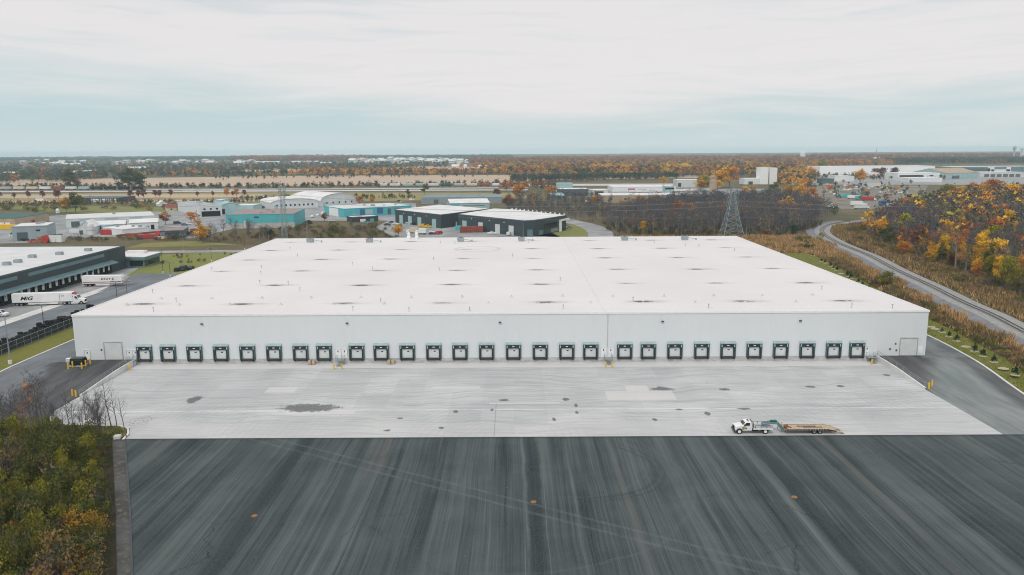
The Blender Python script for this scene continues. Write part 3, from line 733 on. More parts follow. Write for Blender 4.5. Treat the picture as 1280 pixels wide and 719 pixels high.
for px, sd, lb in ((167, 1, 'steel stair and railing at the far left end of the docks'), (426.5, 1, 'steel stair between the eighth and ninth dock doors from the left'), (759.5, 1, 'steel stair below the wall joint and drainpipe of the white front'), (1086, 1, 'steel stair at the far right end of the docks')):
    stair(onfront(px, 452)[0], sd, lb)
BO = MB(); BO.lathe([(.13, 0), (.13, 1.15), (.10, 1.23), (.03, 1.26)], 10)
bol0 = None
def bollard(x, y, label, z=None, group='yellow bollards'):
    global bol0
    if bol0 is None: bol0 = BO.build('bollard', 'yellow_paint'); o = bol0
    else: o = bol0.copy(); COL.objects.link(o)
    o.location = (x, y, hz(x, y)-.02 if z is None else z); o.scale = (1.25, 1.25, 1.15); tag(o, label, 'bollard', group)
for px, py, lb in ((417.5, 462, 'yellow bollard left of the stair between the eighth and ninth docks'), (427.5, 462, 'yellow bollard right of the stair between the eighth and ninth docks'),
                   (757, 459.5, 'yellow bollard left of the stair under the drainpipe'), (765, 459.5, 'yellow bollard right of the stair under the drainpipe'), (161.5, 463, 'yellow bollard at the foot of the far left dock stair'), (1089.5, 456.5, 'yellow bollard at the foot of the far right dock stair')):
    x, y = at(px, py, 0); bollard(x, y, lb, 0)
bollard(-91.3, 154.9, 'yellow bollard at the low end of the left ramp wall'); bollard(-92.4, 155.6, 'weathered yellow bollard just left of the left ramp wall end')
bollard(87.3, 156.9, 'yellow bollard at the low end of the right ramp wall'); bollard(88.8, 158.5, 'yellow bollard out on the asphalt beside the right ramp wall')
gx, gy = at(100, 459.5)
for px, py, lb in ((85.5, 461, 'yellow bollard at the front left corner of the black bin'), (91, 459, 'yellow bollard touching the left side of the black bin'), (102.5, 460.5, 'yellow bollard in front of the black bin'), (107.5, 457.5, 'yellow bollard at the right corner of the black bin'), (113, 455.5, 'yellow bollard nearest the left corner personnel door')):
    bollard(*at(px, py), lb)
t = thing('waste_bin', 'black steel waste bin on a white slab between yellow bollards', 'bin', (*at(98.5, 456.5), G), 0)
q = MB(); q.box(-1.6, 1.6, -1.2, 1.2, 0, .14); q.build('slab', 'kerb_white', t)
q = MB(); q.loft([(-1.05, .2), (1.05, .2), (1.15, 1.25), (.9, 1.75), (-.9, 1.75), (-1.15, 1.25)], 'x', -1.45, 1.45); q.build('body', 'black_rubber', t, bevel=.03)
q = MB(); q.loft([(.92, 1.76), (-.92, 1.76), (-.92, 1.83), (.92, 1.83)], 'x', -1.4, 1.4); q.build('lid', 'dark_steel', t)
t = thing('parts_crate', 'small pale crate behind the black bin at the warehouse corner', 'crate', (*at(88.5, 452.5), G), 0)
q = MB(); q.box(-.9, .9, -.5, .5, 0, .8); q.build('box', 'door_pale', t, bevel=.02); q = MB(); q.box(-.95, .95, -.55, .55, .8, .88); q.build('lid', 'white_paint', t)
for px, lb in ((391, 'tan bundle of timber against the foundation left of the eighth dock'), (489.5, 'tan banded timber bundle between the tenth and eleventh docks')):
    x = onfront(px, 454)[0]; t = thing('timber_bundle', lb, 'timber bundle', (x, 179.2, 0), 0, 'timber bundles at the docks')
    q = MB()
    for k in range(3): q.box(-.85+.02*k, .85-.03*k, -.42, .42, .1+.3*k, .38+.3*k)
    q.build('boards', 'tan_plank', t)
    q = MB(); q.box(-.12, .12, -.45, .45, .08, 1.02); q.build('strap', 'timber', t)
for px, py, lb in ((667, 627.5, 'rusty orange catch basin grate in the middle of the dark lot'), (318, 645, 'rusty orange catch basin grate at the left of the dark lot'), (993, 621.5, 'rusty orange catch basin grate at the right of the dark lot')):
    x, y = at(px, py, 0); t = thing('catch_basin', lb, 'catch basin', (x, y, 0), 0, 'catch basins in the lot')
    q = MB(); q.lathe([(.42, -.05), (.42, .05), (.35, .06), (.35, .02)], 16); q.build('frame', 'orange_rust', t)
    q = MB()
    for k in range(-3, 4): q.box(-.34+abs(k)*.03, .34-abs(k)*.03, k*.1-.035, k*.1+.035, -.02, .04)
    q.build('grate', 'orange_rust', t)
x, y = at(147, 548, 0); q = MB(); q.box(-.55, .55, -.5, .5, -.1, .55); q.box(-.4, .4, -.35, .35, .55, .62); tag(q.build('concrete_block', 'kerb_white', None, (x, y, 0), .2, .03), 'pale concrete block at the tip of the grass island by the thicket', 'concrete block')
# ================================================================== VEHICLES
def revolve_y(prof, n=20, mi=0):
    """profile (r,y) revolved round the y axis"""
    mb = MB()
    for r, y in prof:
        for i in range(n):
            t = 2*PI*i/n; mb.v.append((r*math.cos(t), y, r*math.sin(t)))
    for k in range(len(prof)-1):
        for i in range(n):
            j = (i+1) % n; mb.f.append((k*n+i, k*n+j, (k+1)*n+j, (k+1)*n+i)); mb.mi.append(mi)
    mb.f.append(tuple(range(n-1, -1, -1))); mb.f.append(tuple((len(prof)-1)*n+i for i in range(n))); mb.mi += [mi, mi]
    return mb
def wheel(parent, x, y, r=.48, w=.30, rim='chrome', n=18):
    t = revolve_y([(r*.62, -w/2), (r*.93, -w/2), (r, -w*.36), (r, w*.36), (r*.93, w/2), (r*.62, w/2)], n).build('wheel', 'tyre', parent, (x, y, r))
    q = revolve_y([(r*.2, -w/2-.03), (r*.6, -w/2-.012), (r*.6, w/2+.012), (r*.2, w/2+.03)], n); q.build('rim', rim, t)
    return t
def flatbed_truck(loc, label):
    t = thing('flatbed_truck', label, 'truck', loc)
    b = MB()   # nose and cab, nose to -x
    b.loft([(-3.18, .62), (-3.22, 1.02), (-3.12, 1.38), (-2.2, 1.52), (-1.86, 1.56), (-1.38, 2.10), (-1.1, 2.2), (-.32, 2.2), (-.16, 1.5), (-.16, .62)], 'y', -.98, .98)
    b.build('cab', 'white_paint', t, bevel=.07)
    g = MB(); g.face([(-1.80, -.82, 1.635), (-1.80, .82, 1.635), (-1.425, .74, 2.075), (-1.425, -.74, 2.075)][::-1]); g.v = [(x-.022, y, z+.02) for x, y, z in g.v]
    g.box(-1.82, -1.80, -.3, .3, 1.58, 1.6)
    for s_ in (-1, 1):
        p = [(-1.62, s_*.992, 1.56), (-.62, s_*.992, 1.56), (-.62, s_*.992, 2.08), (-1.28, s_*.992, 2.08)]; g.face(p if s_ < 0 else p[::-1])
    g.build('window', 'glass_dark', t)
    q = MB(); q.box(-3.262, -3.2, -.62, .62, .78, 1.3); q.build('grille', 'black_rubber', t)
    q = MB(); q.box(-3.38, -3.16, -1.05, 1.05, .45, .74); q.build('bumper', 'dark_steel', t, bevel=.03)
    for s_ in (-1, 1):
        q = MB(); q.box(-3.255, -3.12, s_*.80-.15, s_*.80+.15, 1.0, 1.26); q.build('headlight', 'lamp_white', t)
        q = MB(); q.box(-1.62, -1.5, s_*1.14-.13, s_*1.14+.13, 1.5, 1.86); q.tube((-1.5, s_*.97, 1.6), (-1.56, s_*1.1, 1.62), .03, n=5); q.build('mirror', 'black_rubber', t)
        q = MB(); q.box(-1.95, -1.55, *(sorted((s_*.984, s_*.995))), .82, 1.3); q.box(-1.5, -1.1, *(sorted((s_*.984, s_*.995))), .9, 1.2); q.build('door_lettering', 'brown_stack', t)
        for x in (-2.45, 2.2):
            q = MB(); pr = [(x+.60*math.cos(a), .48+.60*math.sin(a)) for a in lin(0, PI, 10)]; q.loft(pr, 'y', *(sorted((s_*.70, s_*1.0)))); q.build('wheel_arch', 'black_rubber', t)
            wheel(t, x, s_*.90, .48, .32, 'white_paint')
    c = MB()
    for s_ in (-1, 1): c.box(-3.0, 3.25, s_*.45-.06, s_*.45+.06, .55, .82)
    c.box(-.1, .9, -.95, .95, .5, .8); c.build('chassis', 'black_rubber', t)
    d = MB(); d.box(-.05, 3.45, -1.2, 1.2, .98, 1.12); dk = d.build('flatbed', 'grey_roof', t, bevel=.02)
    d = MB()
    for s_ in (-1, 1): d.box(-.05, 3.45, s_*1.235-.03, s_*1.235+.03, .9, 1.13)
    d.build('bed_edge', 'white_paint', dk)
    d = MB()
    for y in (-1.1, 0, 1.1): d.box(-.04, .03, y-.05, y+.05, 1.12, 2.12)
    for z in (1.5, 1.8, 2.08): d.box(-.035, .025, -1.049, -.051, z, z+.05); d.box(-.035, .025, .051, 1.049, z, z+.05)
    d.build('headboard', 'black_rubber', t)
    for s_ in (-1, 1):
        d = MB()
        for x in (.35, 1.35, 2.35, 3.3): d.box(x-.035, x+.035, s_*1.15-.03, s_*1.15+.03, 1.12, 1.60)
        d.box(.3, 3.35, s_*1.15-.02, s_*1.15+.02, 1.601, 1.66); d.build('stake_side', 'dark_steel', t)
    d = MB(); d.box(-.85, -.65, -.5, .5, 2.202, 2.30); d.build('beacon_bar', 'orange_rust', t)
    d = MB(); d.tube((-.75, 0, 2.3), (-.75, 0, 2.5), .05); d.build('aerial', 'dark_steel', t)
    return t
tx0, ty = at(918, 543.2, 0)
flatbed_truck((tx0+3.36, 132.75, 0), 'small white flatbed truck parked on the concrete at the edge of the dark lot')
def gooseneck(loc, label):
    t = thing('gooseneck_trailer', label, 'trailer', loc)
    n = MB()
    for s_ in (-1, 1):
        n.loft([(-1.7, 1.45), (-1.7, 1.72), (-.2, 1.98), (1.05, 1.98), (2.05, .95), (2.05, .55), (1.7, .55), (.8, 1.62), (-.2, 1.68)], 'y', s_*.48-.11, s_*.48+.11)
    n.box(-1.75, -1.45, -.36, .36, 1.42, 1.74); n.tube((-1.6, 0, 1.15), (-1.6, 0, 1.5), .1); n.box(.2, .95, -.36, .36, 1.7, 1.92)
    n.build('gooseneck', 'teal_metal', t)
    q = MB(); q.box(-.15, .85, -.34, .34, 1.985, 2.2); q.build('toolbox', 'green_dark', t)
    q = MB(); q.tube((1.5, .95, .3), (1.5, .95, 1.6), .07); q.tube((1.5, -.95, .3), (1.5, -.95, 1.6), .07); q.box(1.4, 1.6, -.85, .85, 1.35, 1.5); q.build('landing_jack', 'teal_metal', t)
    d = MB(); d.box(2.06, 9.6, -1.25, 1.25, .86, .93); d.loft([(9.6, .86), (9.6, .93), (11.2, .62), (11.2, .55)], 'y', -1.25, 1.25); dk = d.build('deck', 'tan_plank', t)
    e = MB()
    for s_ in (-1, 1): e.box(2.06, 9.62, s_*1.3-.05, s_*1.3+.05, .72, .95); e.loft([(9.62, .72), (9.62, .95), (11.2, .64), (11.2, .45)], 'y', s_*1.3-.05, s_*1.3+.05)
    for k in range(15): e.box(2.3+k*.5, 2.38+k*.5, -1.22, 1.22, .72, .859)
    e.build('frame', 'black_rubber', t)
    e = MB()
    for s_ in (-1, 1):
        for k in range(16): e.box(2.2+.47*k, 2.34+.47*k, s_*1.36-.008, s_*1.36+.008, .77, .90)
    e.build('stake_pocket', 'lamp_white', t)
    for s_ in (-1, 1):
        r_ = MB(); r_.loft([(11.2, .58), (11.2, .66), (12.7, .10), (12.7, .02)], 'y', s_*.85-.32, s_*.85+.32); r_.build('ramp', 'tan_plank', t)
        for x in (7.3, 8.3): wheel(t, x, s_*1.0, .40, .42, 'chrome')
    q = MB(); q.box(2.1, 2.5, -1.0, -.2, .935, 1.35); q.build('chain_box', 'brick_red', t)
    q = MB(); q.tube((2.7, .3, 1.05), (3.4, -.5, 1.02), .10, n=7); q.tube((2.6, .6, 1.05), (3.2, .7, 1.05), .1, n=7); q.build('chain_heap', 'timber', t)
    for k, y in ((0, .3), (1, -.2)):
        q = MB(); q.box(4.6+k, 8.0+k, y-.18, y+.18, .934, 1.0); q.build('plank', 'timber', t)
    q = MB(); q.tube((2.2, 1.0, .95), (2.2, 1.0, 1.35), .06); q.box(2.1, 2.3, .9, 1.1, 1.35, 1.5); q.build('winch', 'yellow_paint', t)
    return t
gx0 = at(953, 540, 0)[0]
gooseneck((gx0+1.55, 132.75, 0), 'dark gooseneck trailer with a worn timber deck and rear ramps behind the white flatbed truck')

def shear_text(body, size, ext=.01, shear=.35, off=.02):
    cu = bpy.data.curves.new('lettering', 'FONT'); cu.body = body; cu.size = size; cu.extrude = ext; cu.shear = shear; cu.offset = off
    cu.align_x = 'LEFT'
    o = bpy.data.objects.new('tmp', cu); COL.objects.link(o); bpy.context.view_layer.update()
    me = bpy.data.meshes.new_from_object(o.evaluated_get(bpy.context.evaluated_depsgraph_get())); bpy.data.objects.remove(o); me.name = 'lettering'; return me
def semi_trailer(loc, rz, label, L=16.0, stripe=False, word=None):
    """rear doors at x=0, nose at x=L"""
    t = thing('semi_trailer', label, 'trailer', loc, rz, 'semi trailers backed up to the dark warehouse')
    b = MB(); b.box(0, L, -1.28, 1.28, 1.15, 4.05); bo = b.build('body', 'white_paint', t, bevel=.04)
    b = MB()
    for k in range(1, 13): b.box(k*L/13-.02, k*L/13+.02, -1.3, -1.281, 1.3, 3.95)
    b.build('side_rib', 'white_panel', bo)
    b = MB(); b.box(0, L, -1.24, 1.24, 1.0, 1.148); b.build('side_rail', 'dark_steel', t)
    b = MB(); b.box(.5, 4.2, -1.05, 1.05, .62, .98); b.build('bogie', 'black_rubber', t)
    for x in (1.4, 2.75):
        for s_ in (-1, 1): wheel(t, x, s_*.98, .52, .55, 'chrome')
    b = MB(); b.box(4.9, L-4.6, -1.26, -1.20, .42, .99); b.box(4.9, L-4.6, 1.20, 1.26, .42, .99); b.build('side_skirt', 'white_panel', t)
    for s_ in (-1, 1):
        b = MB(); b.tube((L-3.4, s_*.8, .12), (L-3.4, s_*.8, 1.1), .08); b.box(L-3.6, L-3.2, s_*.8-.18, s_*.8+.18, .02, .12); b.build('landing_leg', 'dark_steel', t)
    b = MB(); b.box(L+.002, L+.5, -.95, .95, 2.2, 3.7); b.build('cooling_unit', 'white_panel', t, bevel=.06)
    if stripe:
        b = MB(); b.box(.2, L-.2, -1.312, -1.302, 1.55, 1.85); b.build('stripe', 'red_paint', t)
        # dark sloping marks of the hauler's illegible emblem
        b = MB(); n = 0
        for k, w in enumerate((.7, .55, .6, .6, .75)):
            x = 7.0+k*.98
            b.loft([(x, 2.55), (x+.22, 2.55), (x+.45, 3.25), (x+.23, 3.25)], 'y', -1.315, -1.303)
            b.loft([(x+.23, 3.08), (x+w+.23, 3.08), (x+w+.3, 3.25), (x+.29, 3.25)], 'y', -1.318, -1.3155)
            if k != 3: b.loft([(x+.05, 2.55), (x+w, 2.55), (x+w+.05, 2.72), (x+.1, 2.72)], 'y', -1.318, -1.3155)
        b.build('emblem', 'black_rubber', t)
    if word:
        me = shear_text(word, 2.05, .004, .35, .05); o = link('lettering', me, 'black_rubber', t, (2.5, -1.306, 1.95)); o.rotation_euler = (PI/2, 0, 0); o.scale = (1.05, .82, 1)
        b = MB(); b.box(L-3.4, L-2.4, -1.312, -1.302, 2.9, 3.1); b.box(L-3.9, L-3.8, -1.31, -1.302, 1.4, 3.6); b.build('side_marker', 'dark_steel', t)
    return t
def tractor(loc, rz, label):
    """fifth wheel over x=0, nose to +x"""
    t = thing('tractor_unit', label, 'truck', loc, rz)
    b = MB(); b.loft([(1.1, .75), (1.1, 3.25), (2.2, 3.45), (2.9, 3.05), (3.5, 2.2), (3.62, 1.95), (5.1, 1.62), (5.35, 1.3), (5.35, .6), (1.1, .6)], 'y', -1.18, 1.18)
    b.build('cab', 'white_paint', t, bevel=.1)
    b = MB(); b.loft([(1.15, 3.36), (1.0, 3.95), (1.9, 4.02), (2.75, 3.35), (2.2, 3.47)], 'y', -1.1, 1.1); b.build('roof_fairing', 'red_paint', t, bevel=.05)
    g = MB(); g.face([(3.03, -.95, 2.92), (3.03, .95, 2.92), (3.53, 1.0, 2.19), (3.53, -1.0, 2.19)]); g.v = [(x+.05, y, z+.03) for x, y, z in g.v]
    for s_ in (-1, 1):
        p = [(2.45, s_*1.192, 2.0), (3.38, s_*1.192, 2.0), (2.95, s_*1.192, 2.75), (2.45, s_*1.192, 2.8)]; g.face(p if s_ < 0 else p[::-1])
        p = [(1.5, s_*1.192, 2.55), (1.95, s_*1.192, 2.55), (1.95, s_*1.192, 2.9), (1.5, s_*1.192, 2.9)]; g.face(p if s_ < 0 else p[::-1])
    g.build('window', 'glass_dark', t)
    b = MB(); b.box(5.351, 5.40, -.6, .6, .85, 1.5); b.build('grille', 'black_rubber', t)
    b = MB(); b.box(5.15, 5.55, -1.2, 1.2, .4, .72); b.build('bumper', 'white_panel', t, bevel=.05)
    for s_ in (-1, 1):
        b = MB(); b.box(5.2, 5.38, s_*.88-.2, s_*.88+.2, 1.0, 1.25); b.build('headlight', 'glass_pale', t)
        b = MB(); b.box(3.15, 3.25, s_*1.42-.1, s_*1.42+.1, 1.9, 2.6); b.tube((3.2, s_*1.17, 2.3), (3.2, s_*1.4, 2.3), .03); b.build('mirror', 'black_rubber', t)
        b = MB(); b.loft([(4.4+.62*math.cos(a), .52+.62*math.sin(a)) for a in lin(0, PI, 10)], 'y', *(sorted((s_*.85, s_*1.2)))); b.build('wheel_arch', 'black_rubber', t)
        b = MB(); b.box(1.2, 3.4, s_*1.08-.12, s_*1.08+.12, .32, .6); b.build('fairing', 'white_panel', t)
        wheel(t, 4.4, s_*1.03, .52, .34)
        for x in (-.7, .7): wheel(t, x, s_*.95, .52, .55)
    b = MB(); b.box(-1.3, 5.1, -.45, .45, .6, .92); b.box(-.5, .5, -.5, .5, .92, 1.12); b.build('chassis', 'black_rubber', t)
    return t
sx, sy = at(15, 383.2); sa = R(8)
semi_trailer((sx, sy+1.2, G), sa, 'long white semi trailer with bold black lettering, coupled to the white tractor', 18.4, False, 'MiG')
tractor((sx+16.6*math.cos(sa), sy+1.2+16.6*math.sin(sa), G), sa, 'white sleeper tractor with a red roof fairing nosing out from the dark warehouse')
sx, sy = at(103, 358.6); semi_trailer((sx, sy+1.2, G), R(2), 'white semi trailer with a red side stripe, farther along the dark warehouse', 14.6, True)

def car(loc, rz, paint, label, group=None, kind='sedan', small=False, name='parked_car'):
    key = (paint, kind)
    if key in CARS: return dup(CARS[key], loc, rz, label, group)
    t = thing(name, label, 'car', loc, rz, group); CARS[key] = t
    b = MB()
    if kind == 'van':
        b.loft([(-2.6, .35), (-2.6, 2.0), (1.0, 2.1), (1.7, 1.35), (2.5, 1.1), (2.6, .35)], 'y', -.95, .95)
    elif kind == 'pickup':
        b.loft([(-2.7, .4), (-2.7, 1.1), (-.9, 1.1), (-.75, 1.78), (.5, 1.82), (1.15, 1.15), (2.5, 1.0), (2.65, .4)], 'y', -.93, .93)
    else:
        b.loft([(-2.2, .32), (-2.25, .85), (-1.9, 1.0), (-1.3, 1.42), (.2, 1.46), (.95, 1.0), (2.1, .84), (2.25, .32)], 'y', -.88, .88)
    b.build('body', paint, t, bevel=.06)
    g = MB(); wy = {'van': .957, 'pickup': .937, 'sedan': .887}[kind]
    for s_ in (-1, 1):
        p = {'van': [(.2, 1.3), (1.6, 1.3), (.95, 1.95), (.2, 1.95)], 'pickup': [(-.65, 1.2), (.95, 1.2), (.4, 1.7), (-.6, 1.7)], 'sedan': [(-1.5, 1.0), (.8, 1.0), (.15, 1.37), (-1.2, 1.35)]}[kind]
        p = [(x, s_*wy, z) for x, z in p]; g.face(p if s_ < 0 else p[::-1])
    a, c = {'van': ((1.68, 1.4), (1.03, 2.08)), 'pickup': ((1.12, 1.2), (.53, 1.8)), 'sedan': ((.92, 1.03), (.22, 1.46))}[kind]
    g.face([(a[0]+.03, -.75, a[1]+.02), (a[0]+.03, .75, a[1]+.02), (c[0]+.03, .68, c[1]+.01), (c[0]+.03, -.68, c[1]+.01)]); g.build('window', 'glass_dark', t)
    for x in (-1.4, 1.45):
        for s_ in (-1, 1): wheel(t, x, s_*.8, .33, .24, 'chrome', 10)
    return t
CARS = {}

# ================================================================== NEIGHBOUR: dark warehouse, fence, tyres, poles
D = thing('dark_warehouse', 'dark slate warehouse with a white roof and a long teal canopy over its docks', 'warehouse', (-166.3, 250, G))
def dpart(mb, name, m, parent=None):
    o = mb.build(name, m, parent or D); o.matrix_parent_inverse = Matrix.Translation((166.3, -250, -G)); return o
XA, XB, YA, YB, HD = -262, -166.3, 150, 329.3, 11.0
q = MB(); q.box(XA, XB, YA, YB, -.2, HD-.5); dpart(q, 'wall', 'dark_slate')
q = MB(); q.box(XA+.3, XB-.3, YA+.3, YB-.3, HD-.5, HD-.3); rf = dpart(q, 'roof', 'pale_roof')
q = MB()
for a, b, c, d in ((XA-.05, XB+.05, YA-.05, YA+.3), (XA-.05, XB+.05, YB-.3, YB+.05), (XA-.05, XA+.3, YA+.3, YB-.3), (XB-.3, XB+.05, YA+.3, YB-.3)): q.box(a, b, c, d, HD-.5, HD+.02)
dpart(q, 'parapet', 'slate_mid')
q = MB(); q.loft([(XB+.003, 6.3), (XB+2.6, 5.35), (XB+2.6, 5.15), (XB+.003, 5.1)], 'y', 160, 318)
dpart(q, 'canopy', 'teal_metal')
for a, b in ((170, 203), (206, 232), (240, 256), (262, 312)):
    q = MB(); q.box(XB+.003, XB+.09, a, b, 8.5, 9.7); f = dpart(q, 'window_band', 'teal_metal')
    q = MB(); q.box(XB+.091, XB+.11, a+.3, b-.3, 8.75, 9.45); o = dpart(q, 'pane', 'glass_pale', f)
q = MB(); q.box(XB+.003, XB+.12, 200, 317, 1.2, 4.9); dpart(q, 'dock_recess_shade', 'black_rubber')  # flat black panel whose colour stands for the shade under the canopy
dd0 = None
for k in range(28):
    y = 203.5+4.1*k
    if dd0 is None:
        q = MB(); q.box(.121, .17, -1.05, 1.05, 1.3, 3.9); dd0 = q.build('dock_door', 'white_paint', D); q = MB()
        for s_ in (-1, 1): q.box(.121, .6, s_*1.35-.22, s_*1.35+.22, 1.2, 4.6)
        q.box(.121, .6, -1.12, 1.12, 4.0, 4.6); ds0 = q.build('dock_seal', 'black_rubber', dd0)
        q = MB(); q.box(.171, .18, -.3, .3, 2.6, 3.0); dw0 = q.build('door_window', 'glass_dark', dd0); o = dd0
    else:
        o = dd0.copy(); COL.objects.link(o)
        for u in (ds0, dw0): c = u.copy(); COL.objects.link(c); c.parent = o
    o.location = (0, y-250, 0)
mb = MB(); mb.box(-1.2, 1.2, -.9, .9, 0, 1.1); mb.box(-1.0, 1.0, -.7, .7, 1.1, 1.25); u0 = None
for px, py in ((74, 314.5), (22, 324), (40, 318), (8, 327), (110, 310)):
    x, y = at(px, py, HD+1); 
    if u0 is None: u0 = mb.build('rooftop_unit', 'galvanised', D); o = u0
    else: o = u0.copy(); COL.objects.link(o)
    o.location = (x+166.3, y-250, HD-.3-G)
# annex beside it
t = thing('annex', 'low teal office annex with a white flat roof at the end of the dark warehouse', 'building', (-174, 338.5, G))
q = MB(); q.box(-15, 14.6, -7.6, 7.6, 0, 3.2); q.box(-15.3, 15.2, -8.2, 8.2, 3.201, 4.5); q.build('wall', 'teal_metal', t)
q = MB(); q.box(-15.4, 15.3, -8.3, 8.3, 4.501, 4.7); q.box(2, 10, 3, 6, 4.7, 5.9); q.build('roof', 'white_roof', t)
q = MB(); q.box(8.5, 14.2, -7.68, -7.603, .6, 2.8); q.build('window', 'glass_dark', t); q = MB(); q.box(14.603, 14.68, -7, 7, .6, 2.8); q.build('window', 'glass_dark', t)
# fence along the neighbour's lot
t = thing('fence', 'black steel fence with pale rails between the grass strip and the neighbouring yard', 'fence', (-126.2, 150, 0))
fy = lin(140, 338, 66); fz = lambda y: hz(-126.2, y)
q = MB()
for a, b in zip(fy, fy[1:]): q.face([(0, a-150, fz(a)+.08), (0, b-150, fz(b)+.08), (0, b-150, fz(b)+2.35), (0, a-150, fz(a)+2.35)])
pm = NT('fence_mesh'); n_ = pm.sep(pm.pos()); wv = pm.m('MAXIMUM', pm.m('SINE', pm.m('MULTIPLY', pm.m('ADD', n_[1], n_[2]), 2*PI/.32)), pm.m('SINE', pm.m('MULTIPLY', pm.m('SUBTRACT', n_[1], n_[2]), 2*PI/.32)))
pm.put(pm.b.inputs['Alpha'], pm.mr(wv, -.2, .3, .55, 1)); M['fence_mesh'] = pm.done((.035, .045, .05), .6)
q.build('mesh_panel', 'fence_mesh', t)
q = MB(); 
for h in (2.38, 1.25, .12): q.path([(0, y-150, fz(y)+h) for y in fy], .05, 5)
q.build('rail', 'galvanised', t)
pq = MB(); pq.tube((0, 0, -.1), (0, 0, 2.5), .06, n=6); p0 = None
for y in fy[::1]:
    if p0 is None: p0 = pq.build('post', 'galvanised', t); o = p0
    else: o = p0.copy(); COL.objects.link(o)
    o.location = (0, y-150, fz(y))
# tyre stacks behind the fence
tp = []
for k in range(4):
    q = MB(); n = 4+k % 3
    for i in range(n):
        ox, oy = random.uniform(-.12, .12), random.uniform(-.12, .12); z = .30*i
        q.lathe([(.38, z+.02), (.56, z), (.62, z+.07), (.62, z+.22), (.56, z+.29), (.38, z+.27), (.30, z+.15)], 12, ox, oy)
    o = q.build('tyre_stack', 'tyre'); tp.append(o)
used = set(); y = 168
while y < 236:
    for r_ in range(3):
        if random.random() < (.95 if y < 222 else .5):
            k = random.randrange(4) if len(used) > 3 else len(used); o = tp[k] if k not in used else tp[k].copy()
            if k in used: COL.objects.link(o)
            used.add(k); xx = -127.9-1.35*r_+random.uniform(-.2, .2); o.location = (xx, y+random.uniform(-.3, .3), hz(xx, y)+.02); o.rotation_euler = (0, 0, random.uniform(0, 6))
            s_ = random.uniform(1.0, 1.5) if y < 205 else random.uniform(1.2, 2.0); o.scale = (1.15, 1.15, s_)
            tag(o, 'black stack of used tyres in the row behind the steel fence', 'tyre stack', 'tyre stacks behind the fence')
    y += 1.9
def pole(x, y, h, label, m='galvanised', kind='light', name='light_pole', cat='light pole', r=.11, group=None, rz=0, heads=2):
    t = thing(name, label, cat, (x, y, hz(x, y)), rz, group)
    q = MB(); q.tube((0, 0, 0), (0, 0, h), r, r*.6, 8); q.build('mast', m, t)
    if kind == 'light':
        q = MB(); q.tube((0, 0, -.1), (0, 0, .9), r*2.6, r*2.6, 12); q.build('plinth', 'kerb_white', t)
        q = MB(); q.box(-1.3, 1.3, -.05, .05, h-.12, h); q.build('arm', m, t)
        for s_ in ((-1, 1) if heads == 2 else (1,)):
            q = MB(); q.box(*(sorted((s_*.7, s_*1.7))), -.22, .22, h+.002, h+.16); q.build('lamp_head', 'galvanised', t)
    elif kind == 'wood':
        q = MB(); q.box(-1.4, 1.4, -.07, .07, h-.9, h-.74); q.build('crossarm', m, t)
        for k in (-1.2, -.5, .5, 1.2):
            q = MB(); q.tube((k, 0, h-.738), (k, 0, h-.45), .06, .04, 6); q.build('insulator', 'galvanised', t)
    return t
x, y = at(13, 455); p_ = pole(x, y, 11.8, 'tall lamp post with a double head and thick white base on the left grass strip', r=.17)
x, y = at(55, 409); pole(x, y, 6.6, 'dark lamp post standing among the tyre stacks', 'dark_steel')
x, y = at(147.5, 385); pole(x, y, 8.6, 'dark lamp post at the roof corner, left of the second white trailer nose', 'dark_steel')
x, y = at(160, 380); pole(x, y, 7.6, 'rust red lamp post near the left roof edge', 'brick_red')
LB = ['slim dark lamp post left of the far driveway beside the annex', 'slim dark lamp post near the three parked cars', 'slim dark lamp post by the lawn nearest the roof edge', 'grey lamp post on the long green lawn behind the annex', 'thin twin lamp post right of the long green lawn']
for (px, py, ph), lb in zip(((204, 342, 27), (213, 346, 16), (264.5, 327, 15), (230, 316, 21), (306, 312, 15)), LB):
    x, y = at(px, py); pole(x, y, ph*y/968+.6, lb, 'dark_steel' if ph != 21 else 'galvanised')
for px, py, c, k, lb in ((222, 339, 'black_rubber', 'sedan', 'black car parked nearest the annex by the lawn'), (230, 338, 'dark_slate', 'van', 'dark van parked in the middle of three cars by the lawn'), (239, 336.5, 'dark_steel', 'sedan', 'dark grey car parked by the lawn nearest the white roof')):
    x, y = at(px, py); car((x, y, G+.06), R(95), c, lb, 'cars by the lawn', k)
x, y = at(-1, 396); car((x, y, G+.02), 0, 'white_paint', 'white car half out of view by the pale concrete strip at the left', None, 'van')

